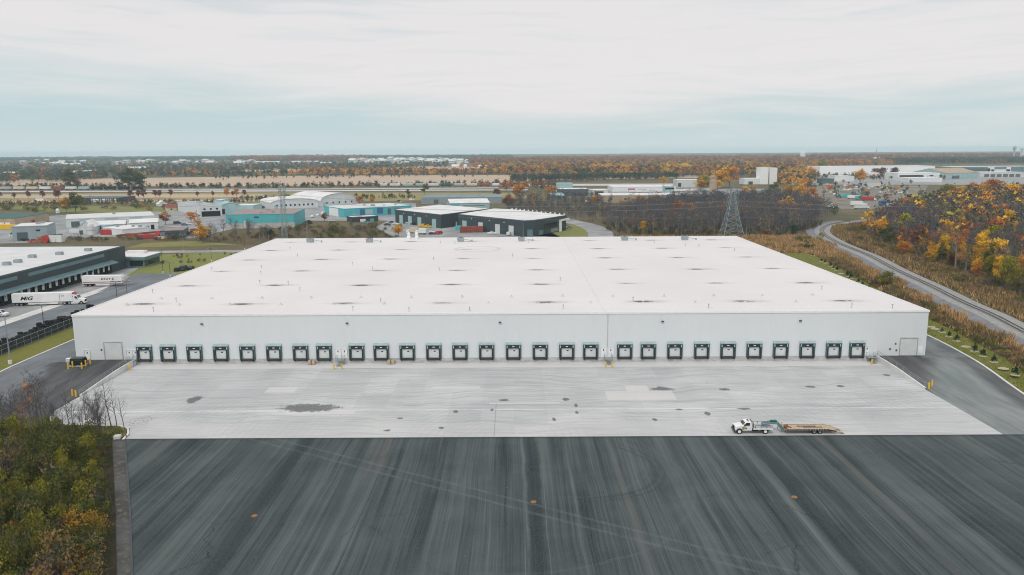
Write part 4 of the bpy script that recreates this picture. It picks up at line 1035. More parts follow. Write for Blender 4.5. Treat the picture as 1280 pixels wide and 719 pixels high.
# ================================================================== BUILDINGS BEHIND
def rectify(P):
    P = [Vector(p) for p in P]; u = ((P[1]-P[0])+(P[2]-P[3])); L = u.length/2; u.normalize(); v = Vector((-u.y, u.x))
    w = ((P[3]-P[0])+(P[2]-P[1]))/2; d = w.dot(v)
    if abs(d) < 2: d = 2
    return (P[0]+P[1]+P[2]+P[3])/4, math.atan2(u.y, u.x), L, d
def block(name, label, pxroof, h, wall, roof, parts=(), lip=.35, cat='building', group=None, band=None):
    """flat-roofed building from its four roof corners in the photograph: first edge = the front seen by the camera.
    parts: (side, along 0..1, width, z0, z1, material, name); side 0 front, 1 right, 2 back, 3 left"""
    Q = [at(px, py, G+h) for px, py in pxroof]; c, a, L, d = rectify(Q); d = abs(d)
    if c.y > 640:      # far away: lay it square to the view, its front where the front edge stands
        yf = (Q[0][1]+Q[1][1])/2; k = [at(pxroof[i][0], (pxroof[0][1]+pxroof[1][1])/2, G+h)[0] for i in (0, 1)]; L = k[1]-k[0]; a = 0.0; d = max(10, min(d, 14+.45*L, 60)); c = Vector(((k[0]+k[1])/2, yf+d/2))
    t = thing(name, label, cat, (c.x, c.y, G), a, group); hl, hd = L/2, d/2
    q = MB(); q.box(-hl, hl, -hd, hd, -.3, h-.3); q.build('wall', wall, t)
    q = MB(); q.box(-hl-.12, hl+.12, -hd-.12, hd+.12, h-.3, h-.1); q.build('roof', roof, t)
    if lip:
        q = MB(); k = .25
        for x0, x1, y0, y1 in ((-hl-.16, hl+.16, -hd-.16, -hd+k), (-hl-.16, hl+.16, hd-k, hd+.16), (-hl-.16, -hl+k, -hd+k, hd-k), (hl-k, hl+.16, -hd+k, hd-k)): q.box(x0, x1, y0, y1, h-.42, h)
        q.build('parapet', band or wall, t)
    if L > 15 and d > 9 and c.y < 900:
        for k in range(random.randint(1, 4)):
            a_, b_ = random.uniform(-.38, .38)*L, random.uniform(-.35, .35)*d; w_ = random.uniform(.7, 1.5); q = MB(); q.box(a_-w_, a_+w_, b_-w_*.7, b_+w_*.7, h-.1, h+random.uniform(.5, 1.2)); q.build('rooftop_unit', 'galvanised', t)
    fit(t, hl, hd, parts); return t
def fit(t, hl, hd, parts):
    for side, s_, w, z0, z1, m, nm in parts:
        p = .08
        q = MB(); L = (2*hl if side in (0, 2) else 2*hd); c = -L/2+s_*L; a, b = c-w/2, c+w/2
        if side == 0: q.box(a, b, -hd-p, -hd-.003, z0, z1)
        elif side == 1: q.box(hl+.003, hl+p, a, b, z0, z1)
        elif side == 2: q.box(a, b, hd+.003, hd+p, z0, z1)
        else: q.box(-hl-p, -hl-.003, -b, -a, z0, z1)
        q.build(nm, m, t)
def gable(name, label, A, B, depth, eave, ridge, wall, roof, ridge_along=True, parts=(), cat='building', group=None, over=.4):
    """gabled shed: A, B = ends of the front wall foot in the photograph"""
    a, b = Vector(at(*A)), Vector(at(*B)); u = b-a; L = u.length; ang = math.atan2(u.y, u.x); n = Vector((-u.y, u.x)).normalized(); c = (a+b)/2+n*depth/2
    t = thing(name, label, cat, (c.x, c.y, G), ang, group); hl, hd = L/2, depth/2
    q = MB(); r_ = MB(); th = .22
    if ridge_along:
        q.loft([(-hd, -.3), (hd, -.3), (hd, eave), (0, ridge), (-hd, eave)], 'x', -hl, hl)
        s_ = (ridge-eave)/hd
        r_.loft([(-hd-over, eave-over*s_+.01), (0, ridge+.01), (hd+over, eave-over*s_+.01), (hd+over, eave-over*s_+th), (0, ridge+th), (-hd-over, eave-over*s_+th)], 'x', -hl-over, hl+over)
    else:
        q.loft([(-hl, -.3), (hl, -.3), (hl, eave), (0, ridge), (-hl, eave)], 'y', -hd, hd)
        s_ = (ridge-eave)/hl
        r_.loft([(-hl-over, eave-over*s_+.01), (0, ridge+.01), (hl+over, eave-over*s_+.01), (hl+over, eave-over*s_+th), (0, ridge+th), (-hl-over, eave-over*s_+th)], 'y', -hd-over, hd+over)
    q.build('wall', wall, t); r_.build('roof', roof, t); fit(t, hl, hd, parts); return t
def wins(side, n, w, z0, z1, m='glass_dark', nm='window', a=.08, b=.92): return [(side, a+(b-a)*(k+.5)/n, w, z0, z1, m, nm) for k in range(n)]

block('workshop', 'blue grey ribbed metal workshop with one big roller door', [(21.5, 283), (65, 281.5), (62.5, 277.7), (20, 279)], 8.4, 'metal_blue_grey', 'white_roof',
      [(0, .28, 5.4, 0, 4.9, 'slate_mid', 'roller_door'), (0, .74, 2, 5.2, 6.2, 'glass_dark', 'window')])
block('green_depot', 'dark green roofed depot with white doors at the left edge', [(-30, 273), (40, 272.2), (41, 266.5), (-30, 267)], 6.5, 'tan_wall', 'green_dark', wins(0, 8, 3, 0, 3.5, 'white_paint', 'door')+[(1, .5, 4, 0, 3.5, 'brick_red', 'door')], 0)
block('long_white_hall', 'long white hall with a pale roof and teal doors at the left', [(86, 273.6), (193, 269), (188, 264.3), (80, 268.2)], 6, 'metal_white', 'pale_roof', [(0, .1, 5, 0, 4, 'slate_mid', 'door'), (0, .62, 5, 0, 4, 'teal_pale', 'door'), (0, .93, 2, 1, 3, 'glass_dark', 'window')]+wins(0, 3, 8, 4.2, 5.2, 'teal_pale'), .2)
gable('gabled_barn', 'white gable fronted barn with a silo at its door', (99, 293.5), (118, 293), 14, 4.6, 8.2, 'metal_white', 'white_roof', False, [(0, .15, 2, 0, 2.6, 'slate_mid', 'door')])
gable('white_shed', 'white shed with a teal edged low roof behind the red container', (120, 289.5), (157, 288), 20, 4.2, 5.6, 'metal_white', 'white_roof', True, [(0, .85, 2.4, 0, 3, 'slate_mid', 'door')])
gable('white_shed', 'white shed with a dark doorway left of the green shed', (163, 288), (198, 286.5), 20, 4.6, 6.2, 'metal_white', 'white_roof', True, [(0, .8, 2, 0, 3, 'black_rubber', 'door'), (0, .55, 4, .6, 2.4, 'slate_mid', 'door')])
block('low_annexe', 'low white flat roofed annexe with a brown base above the red barges', [(141, 287.5), (176, 284.5), (171, 280.5), (140, 283)], 4.2, 'white_panel', 'white_roof', [(0, .5, 24, -.1, 1.2, 'brick_red', 'plinth')], .15)
block('teal_shed', 'small teal roofed shed behind the white gabled barn', [(117, 283), (128, 281.5), (138, 277), (120, 277.5)], 4.5, 'teal_pale', 'teal_pale', (), 0)
block('green_shed', 'dark green container shed with a reddish brown roof', [(205, 288.5), (235.5, 287.5), (229, 284), (206, 284.5)], 4.6, 'slate_mid', 'roof_brown', [(0, .08, 2, .2, 4, 'teal_metal', 'door'), (0, .5, 8, 1.8, 3.4, 'dark_steel', 'window')], .15)
block('grey_factory', 'pale grey windowless factory with a dark flat roof', [(222.2, 252.3), (251, 258.5), (275, 256.5), (247, 251)], 8, 'metal_white', 'grey_roof', [(1, .5, 14, 0, 4, 'black_rubber', 'loading_bay')]+wins(1, 3, 1.6, 5, 6.3), .3)
gable('pale_blue_factory', 'pale blue pitched roof factory behind the grey one', (270, 268), (306, 266.5), 34, 5.5, 9, 'teal_pale', 'teal_pale', False, [(0, .2, 5, 0, 4, 'black_rubber', 'door')])
block('pale_blue_factory', 'long pale blue shed with a bright white roof strip at its right', [(290, 257), (316, 256.5), (315, 250.5), (290, 250.8)], 6.5, 'teal_pale', 'white_roof', (), .2)
block('roof_house', 'small pale blue monitor box above the pitched roof factory', [(267, 250), (276.5, 250), (276.5, 247.3), (267, 247.3)], 10, 'teal_pale', 'white_roof', (), .1)
t = block('turquoise_factory', 'turquoise factory with a grey brick base and rusty flat roof', [(293.5, 268), (384, 266.8), (365, 260.5), (293, 261.5)], 9.2, 'metal_teal', 'roof_brown', [(0, .5, 44, -.1, 3.4, 'concrete_mid', 'plinth'), (0, .28, 1.6, 0, 5, 'white_paint', 'door'), (0, .45, 3, 6.6, 7.6, 'dark_steel', 'window')], .3)
t = block('turquoise_works', 'long turquoise works with dark blue murals and a pale roof', [(421, 261.4), (504, 257.3), (496, 253), (413, 257)], 6.6, 'metal_teal', 'pale_roof', [(0, .26, 4, .5, 5.5, 'blue_paint', 'mural'), (0, .36, 6, 1.2, 5.2, 'teal_pale', 'mural'), (0, .52, 5, 1.5, 5.8, 'blue_paint', 'mural'), (0, .66, 3, .5, 5, 'slate_mid', 'mural'), (0, .78, 5, 1, 5.6, 'teal_metal', 'mural'), (0, .9, 3, .4, 4.5, 'blue_paint', 'mural'), (3, .5, 18, 0, 6, 'white_paint', 'end_wall')], .25)
def arched(label, A, B, depth, side, rise, nwin):
    a, b = Vector(at(*A)), Vector(at(*B)); u = b-a; L = u.length; ang = math.atan2(u.y, u.x); n = Vector((-u.y, u.x)).normalized(); c = (a+b)/2+n*depth/2
    t = thing('arched_hall', label, 'hall', (c.x, c.y, G), ang); hl, hd = L/2, depth/2
    arc = [(-hl*math.cos(w), side+rise*math.sin(w)) for w in lin(0, PI, 18)]
    q = MB(); q.loft([(hl, -.3), (-hl, -.3)][::-1]+arc[::-1], 'y', -hd, hd); q.build('wall', 'metal_white', t)
    q = MB(); up = [(x*1.015, z+.25) for x, z in arc]; dn = [(x*1.01, z+.01) for x, z in arc]
    for i in range(18): q.loft([dn[i], dn[i+1], up[i+1], up[i]], 'y', -hd-.5, hd+.5)
    q.build('roof', 'white_roof', t); fit(t, hl, hd, wins(0, nwin, 1.5, side*.45, side*.45+1.6)+[(0, .1, 3, 0, 3.6, 'teal_pale', 'door')]); return t
arched('white arched hall with a row of small square windows, left of a second one', (339, 262), (398, 259.5), 40, 5.2, 3.4, 9)
arched('taller white arched hall with three small windows near its right end', (401, 258.5), (447, 255.5), 52, 5, 6.2, 5)
# dark grey works with white roofs
def polyblock(name, label, pts, h, wall, roof, band='slate_mid'):
    P = [at(px, py, G+h) for px, py in pts]; cx = sum(p[0] for p in P)/len(P); cy = sum(p[1] for p in P)/len(P)
    t = thing(name, label, 'building', (cx, cy, G)); L = [(x-cx, y-cy) for x, y in P]
    q = MB(); q.prism(L, -.3, h-.5); q.build('wall', wall, t)
    q = MB(); q.prism([(x*1.004, y*1.004) for x, y in L], h-.5, h-.05); q.build('parapet', band, t)
    q = MB(); q.prism([(x*.985, y*.985) for x, y in L], h-.049, h); q.build('roof', roof, t)
    return t, L
def onwall(t, L, i, s_, w, z0, z1, m, nm, p=.15):
    a, b = Vector(L[i]), Vector(L[(i+1) % len(L)]); d = (b-a).normalized(); n = Vector((d.y, -d.x)); c = a+(b-a)*s_
    if n.dot(c) < 0: n = -n
    q = MB(); q.prism([tuple(c-d*w/2+n*.004), tuple(c+d*w/2+n*.004), tuple(c+d*w/2+n*p), tuple(c-d*w/2+n*p)], z0, z1); return q.build(nm, m, t)
t, L = polyblock('grey_works', 'dark grey works with a white roof, the farther of two joined ones', [(493.8, 262), (551, 268.2), (611, 260.8), (549, 255.8)], 9, 'metal_dark', 'white_roof')
for s_ in (.14, .34, .55, .86): onwall(t, L, 0, s_, 4.6, 0, 5.6, 'teal_pale', 'loading_door')
for s_ in (.2, .45, .7): onwall(t, L, 0, s_, .7, 6.8, 7.2, 'lamp_white', 'wall_lamp', .4)
onwall(t, L, 1, .3, 1.4, 0, 3, 'door_pale', 'door')
t, L = polyblock('grey_works', 'dark grey works with a white framed office corner, nearest the big warehouse', [(573, 267.6), (655, 275.6), (668, 275), (707.5, 269), (640, 261.5), (617, 260.6)], 9.4, 'metal_dark', 'white_roof')
for s_ in (.10, .36, .62, .82): onwall(t, L, 0, s_, 4.4, 0, 5.6, 'teal_pale' if s_ < .3 else 'door_pale', 'loading_door')
for s_ in (.22, .5, .72): onwall(t, L, 0, s_, .7, 7, 7.4, 'lamp_white', 'wall_lamp', .4)
onwall(t, L, 2, .5, 15, 3.6, 6.2, 'glass_dark', 'window'); onwall(t, L, 2, .2, 5, 0, 2.8, 'teal_metal', 'entrance'); onwall(t, L, 2, .62, 9, .6, 2.6, 'glass_pale', 'window')
onwall(t, L, 2, .80, 1.8, 0, 7.2, 'white_paint', 'portal_frame', .9); onwall(t, L, 2, .97, 9, 6.3, 7.4, 'white_paint', 'portal_frame', .92)
onwall(t, L, 1, .5, 3, 0, 4, 'teal_metal', 'stair_canopy', 1.5)
for k in range(13):
    a = Vector(L[3])+(Vector(L[4])-Vector(L[3]))*(k/12); q = MB(); q.lathe([(.45, 0), (.45, .5), (.6, .55), (.2, .9)], 8); q.build('roof_vent', 'white_paint', t, (a.x*.97, a.y*.97, 9.4))
block('corrugated_shed', 'long grey corrugated shed behind the dark works', [(527, 246.8), (627, 246.5), (621, 240.8), (527, 243.5)], 6, 'metal_grey', 'teal_metal', wins(0, 4, 4, 0, 4, 'slate_mid', 'door'), .2)
gable('white_roof_works', 'turquoise works under a bright white pitched roof, behind the dark grey works', (563, 263.5), (612, 262.5), 30, 6, 8.6, 'teal_pale', 'white_roof', True, [(0, .1, 8, 0, 6, 'teal_bright', 'end_panel'), (0, .6, 18, 3.6, 4.2, 'slate_mid', 'window')])
block('open_shed', 'dark open fronted shed right of the brown wasteland', [(437.5, 271.8), (470, 270), (468, 268.5), (436, 270)], 3.6, 'dark_slate', 'pale_roof', [(0, .4, 4, 0, 2, 'white_paint', 'panel'), (0, .75, 3, 0, 2, 'teal_bright', 'panel')], .1)
block('farm_store', 'dark roofed depot with white vans along its front, on the far lawn', [(88, 247.2), (146, 247.2), (142, 243.5), (88, 244)], 5, 'dark_slate', 'slate_mid', wins(0, 12, 3, 0, 4, 'lamp_white', 'door', .45, .95), 0)
gable('cottage', 'small yellow walled house with a red roof left of the grey factory', (208, 264), (221, 263.5), 9, 3, 5.5, 'cream', 'brick_red', True, [(0, .5, 1.4, .8, 2, 'glass_dark', 'window')])
gable('tent_hall', 'small white humped tent beside the yellow walled house', (199, 258), (210, 257.5), 10, 2.2, 4.6, 'white_paint', 'white_roof', False, [(0, .5, 2, 0, 2, 'slate_mid', 'door')])

# right of the road
block('truck_depot', 'dark fronted truck depot with five white trucks at its doors', [(698, 235.8), (735.5, 237), (768, 232.5), (735, 231.5)], 8, 'slate_mid', 'white_roof', wins(0, 5, 5, 0, 5, 'dark_steel', 'dock_door', 0, 1), .3)
gable('teal_pavilion', 'teal hipped pavilion below the truck depot', (691, 249.5), (706, 249), 14, 3.5, 6, 'teal_metal', 'teal_pale', True, [(0, .5, 4, 0, 2.6, 'slate_mid', 'door')])
block('depot_office', 'pale office block with a dark glazed front right of the truck depot', [(736, 237.6), (760, 237.3), (768, 232), (745, 232)], 7.5, 'white_panel', 'white_roof', [(0, .55, 9, .3, 6, 'glass_dark', 'window'), (0, .15, 6, .5, 5, 'teal_pale', 'door')], .2)
block('tan_warehouse', 'low tan walled warehouse with a white roof edge', [(752, 244.8), (851, 242.5), (846, 240.6), (752, 241.8)], 7.5, 'tan_wall', 'white_roof', [(0, .12, 2, 3, 4.5, 'dark_steel', 'window'), (0, .3, 2, 3, 4.5, 'dark_steel', 'window')], .3, band='white_paint')
block('pale_teal_hall', 'pale teal box hall behind the truck depot', [(696, 229.5), (716, 229.2), (716, 226), (697, 226.2)], 10, 'teal_pale', 'teal_pale', (), .2)
block('long_white_store', 'long low white store with red doors behind the tan warehouse', [(765, 234), (846, 233), (840, 230.5), (765, 231)], 6, 'white_panel', 'white_roof', [(0, .3, 8, 0, 4, 'red_paint', 'door'), (0, .55, 20, 0, 3, 'brick_red', 'door'), (0, .9, 6, 0, 4, 'slate_mid', 'door')], .2)
block('white_shed', 'plain white shed with a small dark door left of the golden trees', [(846.5, 225), (876, 224.6), (874, 223), (847, 223.2)], 10, 'metal_white', 'white_roof', [(0, .1, 4, 1, 6, 'dark_steel', 'door')], .2)
block('works_office', 'pale teal office with a dark window strip above a line of white lorries', [(832, 233), (842.5, 232.8), (842.5, 231), (832, 231)], 9, 'teal_pale', 'white_roof', [(0, .5, 10, 5.5, 7.5, 'glass_dark', 'window')], .2)
t = block('white_tower', 'tall windowless white tower block standing above the woods', [(950.5, 209.3), (961.3, 209.3), (961, 207.3), (952, 207.5)], 23.4, 'bright_white', 'white_roof', (), .2)
block('white_tower', 'slightly lower white block joined right of the tall white tower', [(962, 209.9), (972.3, 209.9), (971.5, 208.2), (962, 208.4)], 22.6, 'white_paint', 'white_roof', (), .2)
block('tower_hall', 'low white hall at the foot of the tall white tower', [(930, 223.4), (951, 223.2), (951, 220.8), (931, 221)], 8, 'white_panel', 'white_roof', [(0, .4, 6, 0, 4, 'dark_steel', 'door')], .2)
t = thing('silo', 'pale tan brick silo beside the golden trees', 'silo', (*at(891, 241), G)); q = MB(); q.lathe([(4.2, 0), (4.1, 12), (4.5, 12.3), (4.5, 13.2), (3.2, 13.4), (3.0, 15.5), (2.4, 16)], 20); q.build('drum', 'tan_wall', t); q = MB(); q.lathe([(2.6, 16.01), (1.2, 17.2)], 14); q.build('cap', 'brick_red', t)
block('long_warehouse', 'very long white warehouse in front of the far woods', [(1017, 208.3), (1180, 207.6), (1180, 204.8), (1017, 205.3)], 16, 'bright_white', 'white_roof', wins(0, 6, 5, 0, 5, 'slate_mid', 'door'), .3)
block('long_warehouse', 'long teal banded warehouse with a white roof at the far right', [(1181, 208.6), (1310, 208), (1300, 205.6), (1181, 206)], 15, 'teal_metal', 'white_roof', [(0, .06, 16, 7, 11, 'glass_dark', 'window'), (0, .30, 45, 4, 12, 'slate_mid', 'window'), (0, .45, 12, 0, 14, 'white_paint', 'panel'), (0, .56, 34, 5, 10, 'white_panel', 'panel'), (0, .65, 8, 0, 14, 'white_paint', 'panel')], .3)
block('white_store', 'white store with a dark base right of the big golden tree', [(1085, 216), (1100, 215.8), (1099, 213.8), (1086, 214)], 9, 'white_paint', 'white_roof', [(0, .5, 12, 0, 2, 'dark_steel', 'plinth')], .2)
block('white_store', 'long low white store behind the dark hedge', [(1043, 220.3), (1069, 220), (1068, 218.5), (1043, 218.7)], 8, 'white_panel', 'white_roof', (), .2)
block('office_block', 'white office block with a row of dark windows in the right distance', [(1120, 216.8), (1178, 216), (1172, 213), (1122, 213.6)], 11, 'white_paint', 'white_roof', wins(0, 3, 13, 5, 8, 'glass_dark', 'window', .05, .6)+[(0, .8, 6, 6, 8, 'glass_dark', 'window')], .2)
block('white_annex', 'low white annex in front of the office block', [(1134, 222.8), (1180, 222), (1176, 220), (1134, 220.5)], 6, 'white_panel', 'white_roof', (), .2)
gable('tan_hall', 'wide tan roofed hall with a pale gable', (1182, 224), (1222, 222.5), 60, 9, 16, 'teal_pale', 'tan_wall', True, [(0, .3, 20, 0, 5, 'slate_mid', 'door')])
block('low_store', 'low pale store with dark openings near the right edge, behind orange trees', [(1222, 216), (1285, 214.8), (1280, 212), (1224, 213)], 8, 'concrete_pale', 'pale_roof', wins(0, 6, 8, 0, 5, 'slate_mid', 'door'), .2)
block('green_store', 'dark green low store in the yard with the parked lorries', [(1028, 223.6), (1043, 223.4), (1042, 221.5), (1028, 221.8)], 7, 'slate_mid', 'green_dark', (), .1)
block('green_roof_store', 'bright green roofed open store right of the big golden tree', [(1084, 229), (1102, 227), (1100, 225.5), (1084, 227)], 5, 'concrete_pale', 'green_dark', (), .1)
# ================================================================== CONTAINERS, LORRIES, TRAINS
def container(px, py, L, h, m, label, rz=0, w=2.5, group=None, z=0):
    x, y = at(px, py); t = thing('container', label, 'container', (x, y, G+z), rz, group)
    q = MB(); q.box(-L/2, L/2, -w/2, w/2, .12, h)
    for k in range(int(L/1.0)): q.box(-L/2+.3+k, -L/2+.7+k, -w/2-.06, -w/2-.001, .3, h-.2)
    q.build('body', m, t)
    q = MB(); q.box(L/2+.003, L/2+.07, -w/2+.1, -.03, .25, h-.15); q.box(L/2+.003, L/2+.07, .03, w/2-.1, .25, h-.15); q.build('door', m, t)
    q = MB(); q.box(-L/2, -L/2+.3, -w/2+.05, w/2-.05, 0, .119); q.box(L/2-.3, L/2, -w/2+.05, w/2-.05, 0, .119); q.build('skid', 'dark_steel', t); return t
container(589.5, 290.5, 14, 3.6, 'brick_red', 'long rust red container on the yard before the dark grey works', R(8), 3)
container(588, 284, 4.6, 3.4, 'white_panel', 'small white cabin with dark openings behind the rust red container', R(5), 3)
container(573, 287.5, 3.6, 2.6, 'teal_bright', 'turquoise skip left of the rust red container', 0, 2.4)
container(134.5, 293.5, 7.4, 3.2, 'red_paint', 'bright red container beside the white sheds', 0)
container(186, 298, 12, 2.4, 'red_paint', 'long red barge shaped skip with a white cover at the scrapyard', R(12), 3)
container(168, 296, 9, 2.0, 'brick_red', 'brown skip beside the red barge shaped skip', R(5), 3)
container(8, 286.5, 12, 3.0, 'yellow_paint', 'yellow container at the far left edge in front of the green depot', 0, 3)
container(201, 299, 6, 1.6, 'white_panel', 'low white trailer box at the edge of the long lawn', R(8))
container(95, 291.5, 6.5, 2.6, 'white_panel', 'white box left of the gabled barn', 0)
for px, lb in ((67.5, 'left one of two white square tanks with dark lids'), (75.5, 'right one of two white square tanks with dark lids')):
    t = thing('storage_tank', lb, 'tank', (*at(px, 303), G), 0, 'white tanks'); q = MB(); q.box(-1.7, 1.7, -1.6, 1.6, .2, 4.0); q.box(-1.5, 1.5, -1.4, 1.4, 0, .199); q.build('body', 'white_panel', t, bevel=.1)
    q = MB(); q.loft([(-1.2, 4.0), (1.2, 4.0), (.5, 4.7), (-.5, 4.7)], 'x', -1.2, 1.2); q.build('lid', 'slate_mid', t)
t = thing('cable_drum', 'big dark red drum standing left of the white tanks', 'drum', (*at(58, 303.5), G)); revolve_y([(1.6, -1.4), (2.1, -1.4), (2.1, -1.1), (1.5, -1.1), (1.5, 1.1), (2.1, 1.1), (2.1, 1.4), (1.6, 1.4)], 20).build('drum', 'red_paint', t, (0, 0, 2.1))
revolve_y([(.15, -1.6), (.3, -1.6), (.3, 1.6), (.15, 1.6)], 12).build('axle', 'dark_steel', t, (0, 0, 2.1))
t = thing('cable_drum', 'smaller orange drum left of the dark red drum', 'drum', (*at(51, 303), G)); revolve_y([(1.2, -1.0), (1.6, -1.0), (1.6, -.8), (1.1, -.8), (1.1, .8), (1.6, .8), (1.6, 1.0), (1.2, 1.0)], 18).build('drum', 'orange_rust', t, (0, 0, 1.6)); revolve_y([(.1, -1.2), (.25, -1.2), (.25, 1.2), (.1, 1.2)], 10).build('axle', 'dark_steel', t, (0, 0, 1.6))
t = thing('farm_silo', 'pale grey silo with a rounded top by the gabled barn', 'silo', (*at(114, 293.5), G)); q = MB(); q.lathe([(2.0, 0), (2.0, 5.4), (1.7, 6.4), (.8, 7.0)], 18); q.build('drum', 'pale_roof', t); q = MB(); q.lathe([(2.06, 2.5), (2.06, 2.7)], 18); q.build('hoop', 'slate_mid', t)
t = thing('water_tank', 'small white tank tower behind the long white hall', 'tank', (*at(73, 272.5), G)); q = MB(); q.lathe([(1.3, 4), (1.3, 6.4), (.4, 7.2)], 16); q.build('drum', 'white_panel', t); q = MB()
for a in (0, 1, 2, 3): q.tube((1.2*math.cos(a*PI/2), 1.2*math.sin(a*PI/2), 0), (1.0*math.cos(a*PI/2), 1.0*math.sin(a*PI/2), 4), .1)
q.build('leg', 'galvanised', t)
def lorry(px, py, rz, m, cabm, label, L=7, group=None, h=3.6):
    key = ('L', m, cabm, L); x, y = at(px, py)
    if key in CARS: return dup(CARS[key], (x, y, G+.08), rz, label, group)
    t = thing('lorry', label, 'lorry', (x, y, G+.08), rz, group); CARS[key] = t
    q = MB(); q.box(-L/2, L/2-2.3, -1.2, 1.2, .95, h); q.build('box_body', m, t, bevel=.05)
    q = MB(); q.loft([(L/2-2.1, .5), (L/2-2.1, 2.5), (L/2-.7, 2.5), (L/2-.1, 1.6), (L/2, .5)], 'y', -1.1, 1.1); q.build('cab', cabm, t, bevel=.08)
    q = MB(); q.face([(L/2-.60, -.95, 2.42), (L/2-.60, .95, 2.42), (L/2-.06, 1, 1.66), (L/2-.06, -1, 1.66)]); q.build('window', 'glass_dark', t)
    q = MB(); q.box(-L/2, L/2-.4, -.4, .4, .55, .9); q.build('chassis', 'black_rubber', t)
    for wx in (-L/2+1.3, L/2-1.2):
        for s_ in (-1, 1): wheel(t, wx, s_*.95, .48, .34, 'chrome', 10)
    return t
lorry(526, 293.5, R(170), 'white_panel', 'white_paint', 'white box lorry beside the tan one by the roof edge', 7)
lorry(515, 292.5, R(170), 'cream', 'white_paint', 'tan box lorry left of the white one by the roof edge', 7)
for k, px in enumerate((702.5, 709.5, 717, 725, 732)):
    lorry(px, 241.3, R(-95), 'white_paint', 'white_panel', ['white truck at the first door of the dark fronted depot', 'white truck at the second door of the dark fronted depot', 'white truck at the middle door of the dark fronted depot', 'white truck at the fourth door of the dark fronted depot', 'white truck at the last door of the dark fronted depot'][k], 11, 'trucks at the depot doors', 4.6)
for k, (px, py) in enumerate(((118, 253.5), (122, 253.5), (131, 253.4), (137, 253.2), (142, 253.2))):
    lorry(px, py, R(-90), 'white_paint', 'white_panel', 'white van parked before the dark roofed depot on the far lawn', 7, 'white vans at the far depot')
lorry(50, 253, R(180), 'white_paint', 'white_panel', 'long white lorry alone on the far lane at the left', 13)
RW = 'white lorries lined up above the bare grove'
for k in range(16): lorry(790+7.0*k+random.uniform(-2, 2), 241.5-k*.16, R(random.choice((0, 180, -60))), random.choice(('white_paint', 'white_panel')), 'white_panel', 'white lorry parked in the pale line above the bare grove', random.choice((9, 13)), RW)
for px, py, m, rz, lb in ((1012, 260.5, 'teal_pale', 20, 'pale blue trailer at the left end of the clearing'), (1038, 260.5, 'white_paint', 0, 'white box van alone on the clearing'), (1072, 257.8, 'white_paint', 10, 'white trailer at the back of the close pair on the clearing'), (1077, 261.5, 'white_panel', 10, 'white trailer at the front of the close pair on the clearing'),
                      (1108, 257.5, 'blue_paint', 0, 'blue and white trailer right of the rail bend'), (1114, 260.8, 'white_paint', 15, 'big white trailer nearest the rail bend')):
    lorry(px, py, R(rz), m, 'white_paint', lb, 13 if px != 1038 else 8, None, 4.3)
for px, py, m, lb in ((1058, 247.5, 'teal_bright', 'turquoise trailer in the row behind the clearing'), (1068, 248.8, 'white_paint', 'white trailer in the middle of the row behind the clearing'), (1078, 250, 'teal_bright', 'second turquoise trailer in the row behind the clearing'), (1086, 251.2, 'red_paint', 'red trailer at the right end of the row behind the clearing')):
    lorry(px, py, R(-12), m, 'white_panel', lb, 13, None, 4)
JY = [('white_paint', 'white'), ('white_paint', 'white'), ('dark_steel', 'dark grey'), ('dark_steel', 'dark grey'), ('brick_red', 'brown'), ('grey_roof', 'grey'), ('grey_roof', 'grey'), ('blue_paint', 'blue'), ('cream', 'beige'), ('teal_pale', 'pale blue')]
for k in range(78):
    m, w = random.choice(JY); x, y = at(random.uniform(1032, 1132), random.uniform(230, 245.5)); 
    car((x, y, G+.08), random.uniform(0, 6.3), m, w+' car standing in the crowded far vehicle yard', 'cars in the far vehicle yard', random.choice(('sedan', 'van', 'van')))
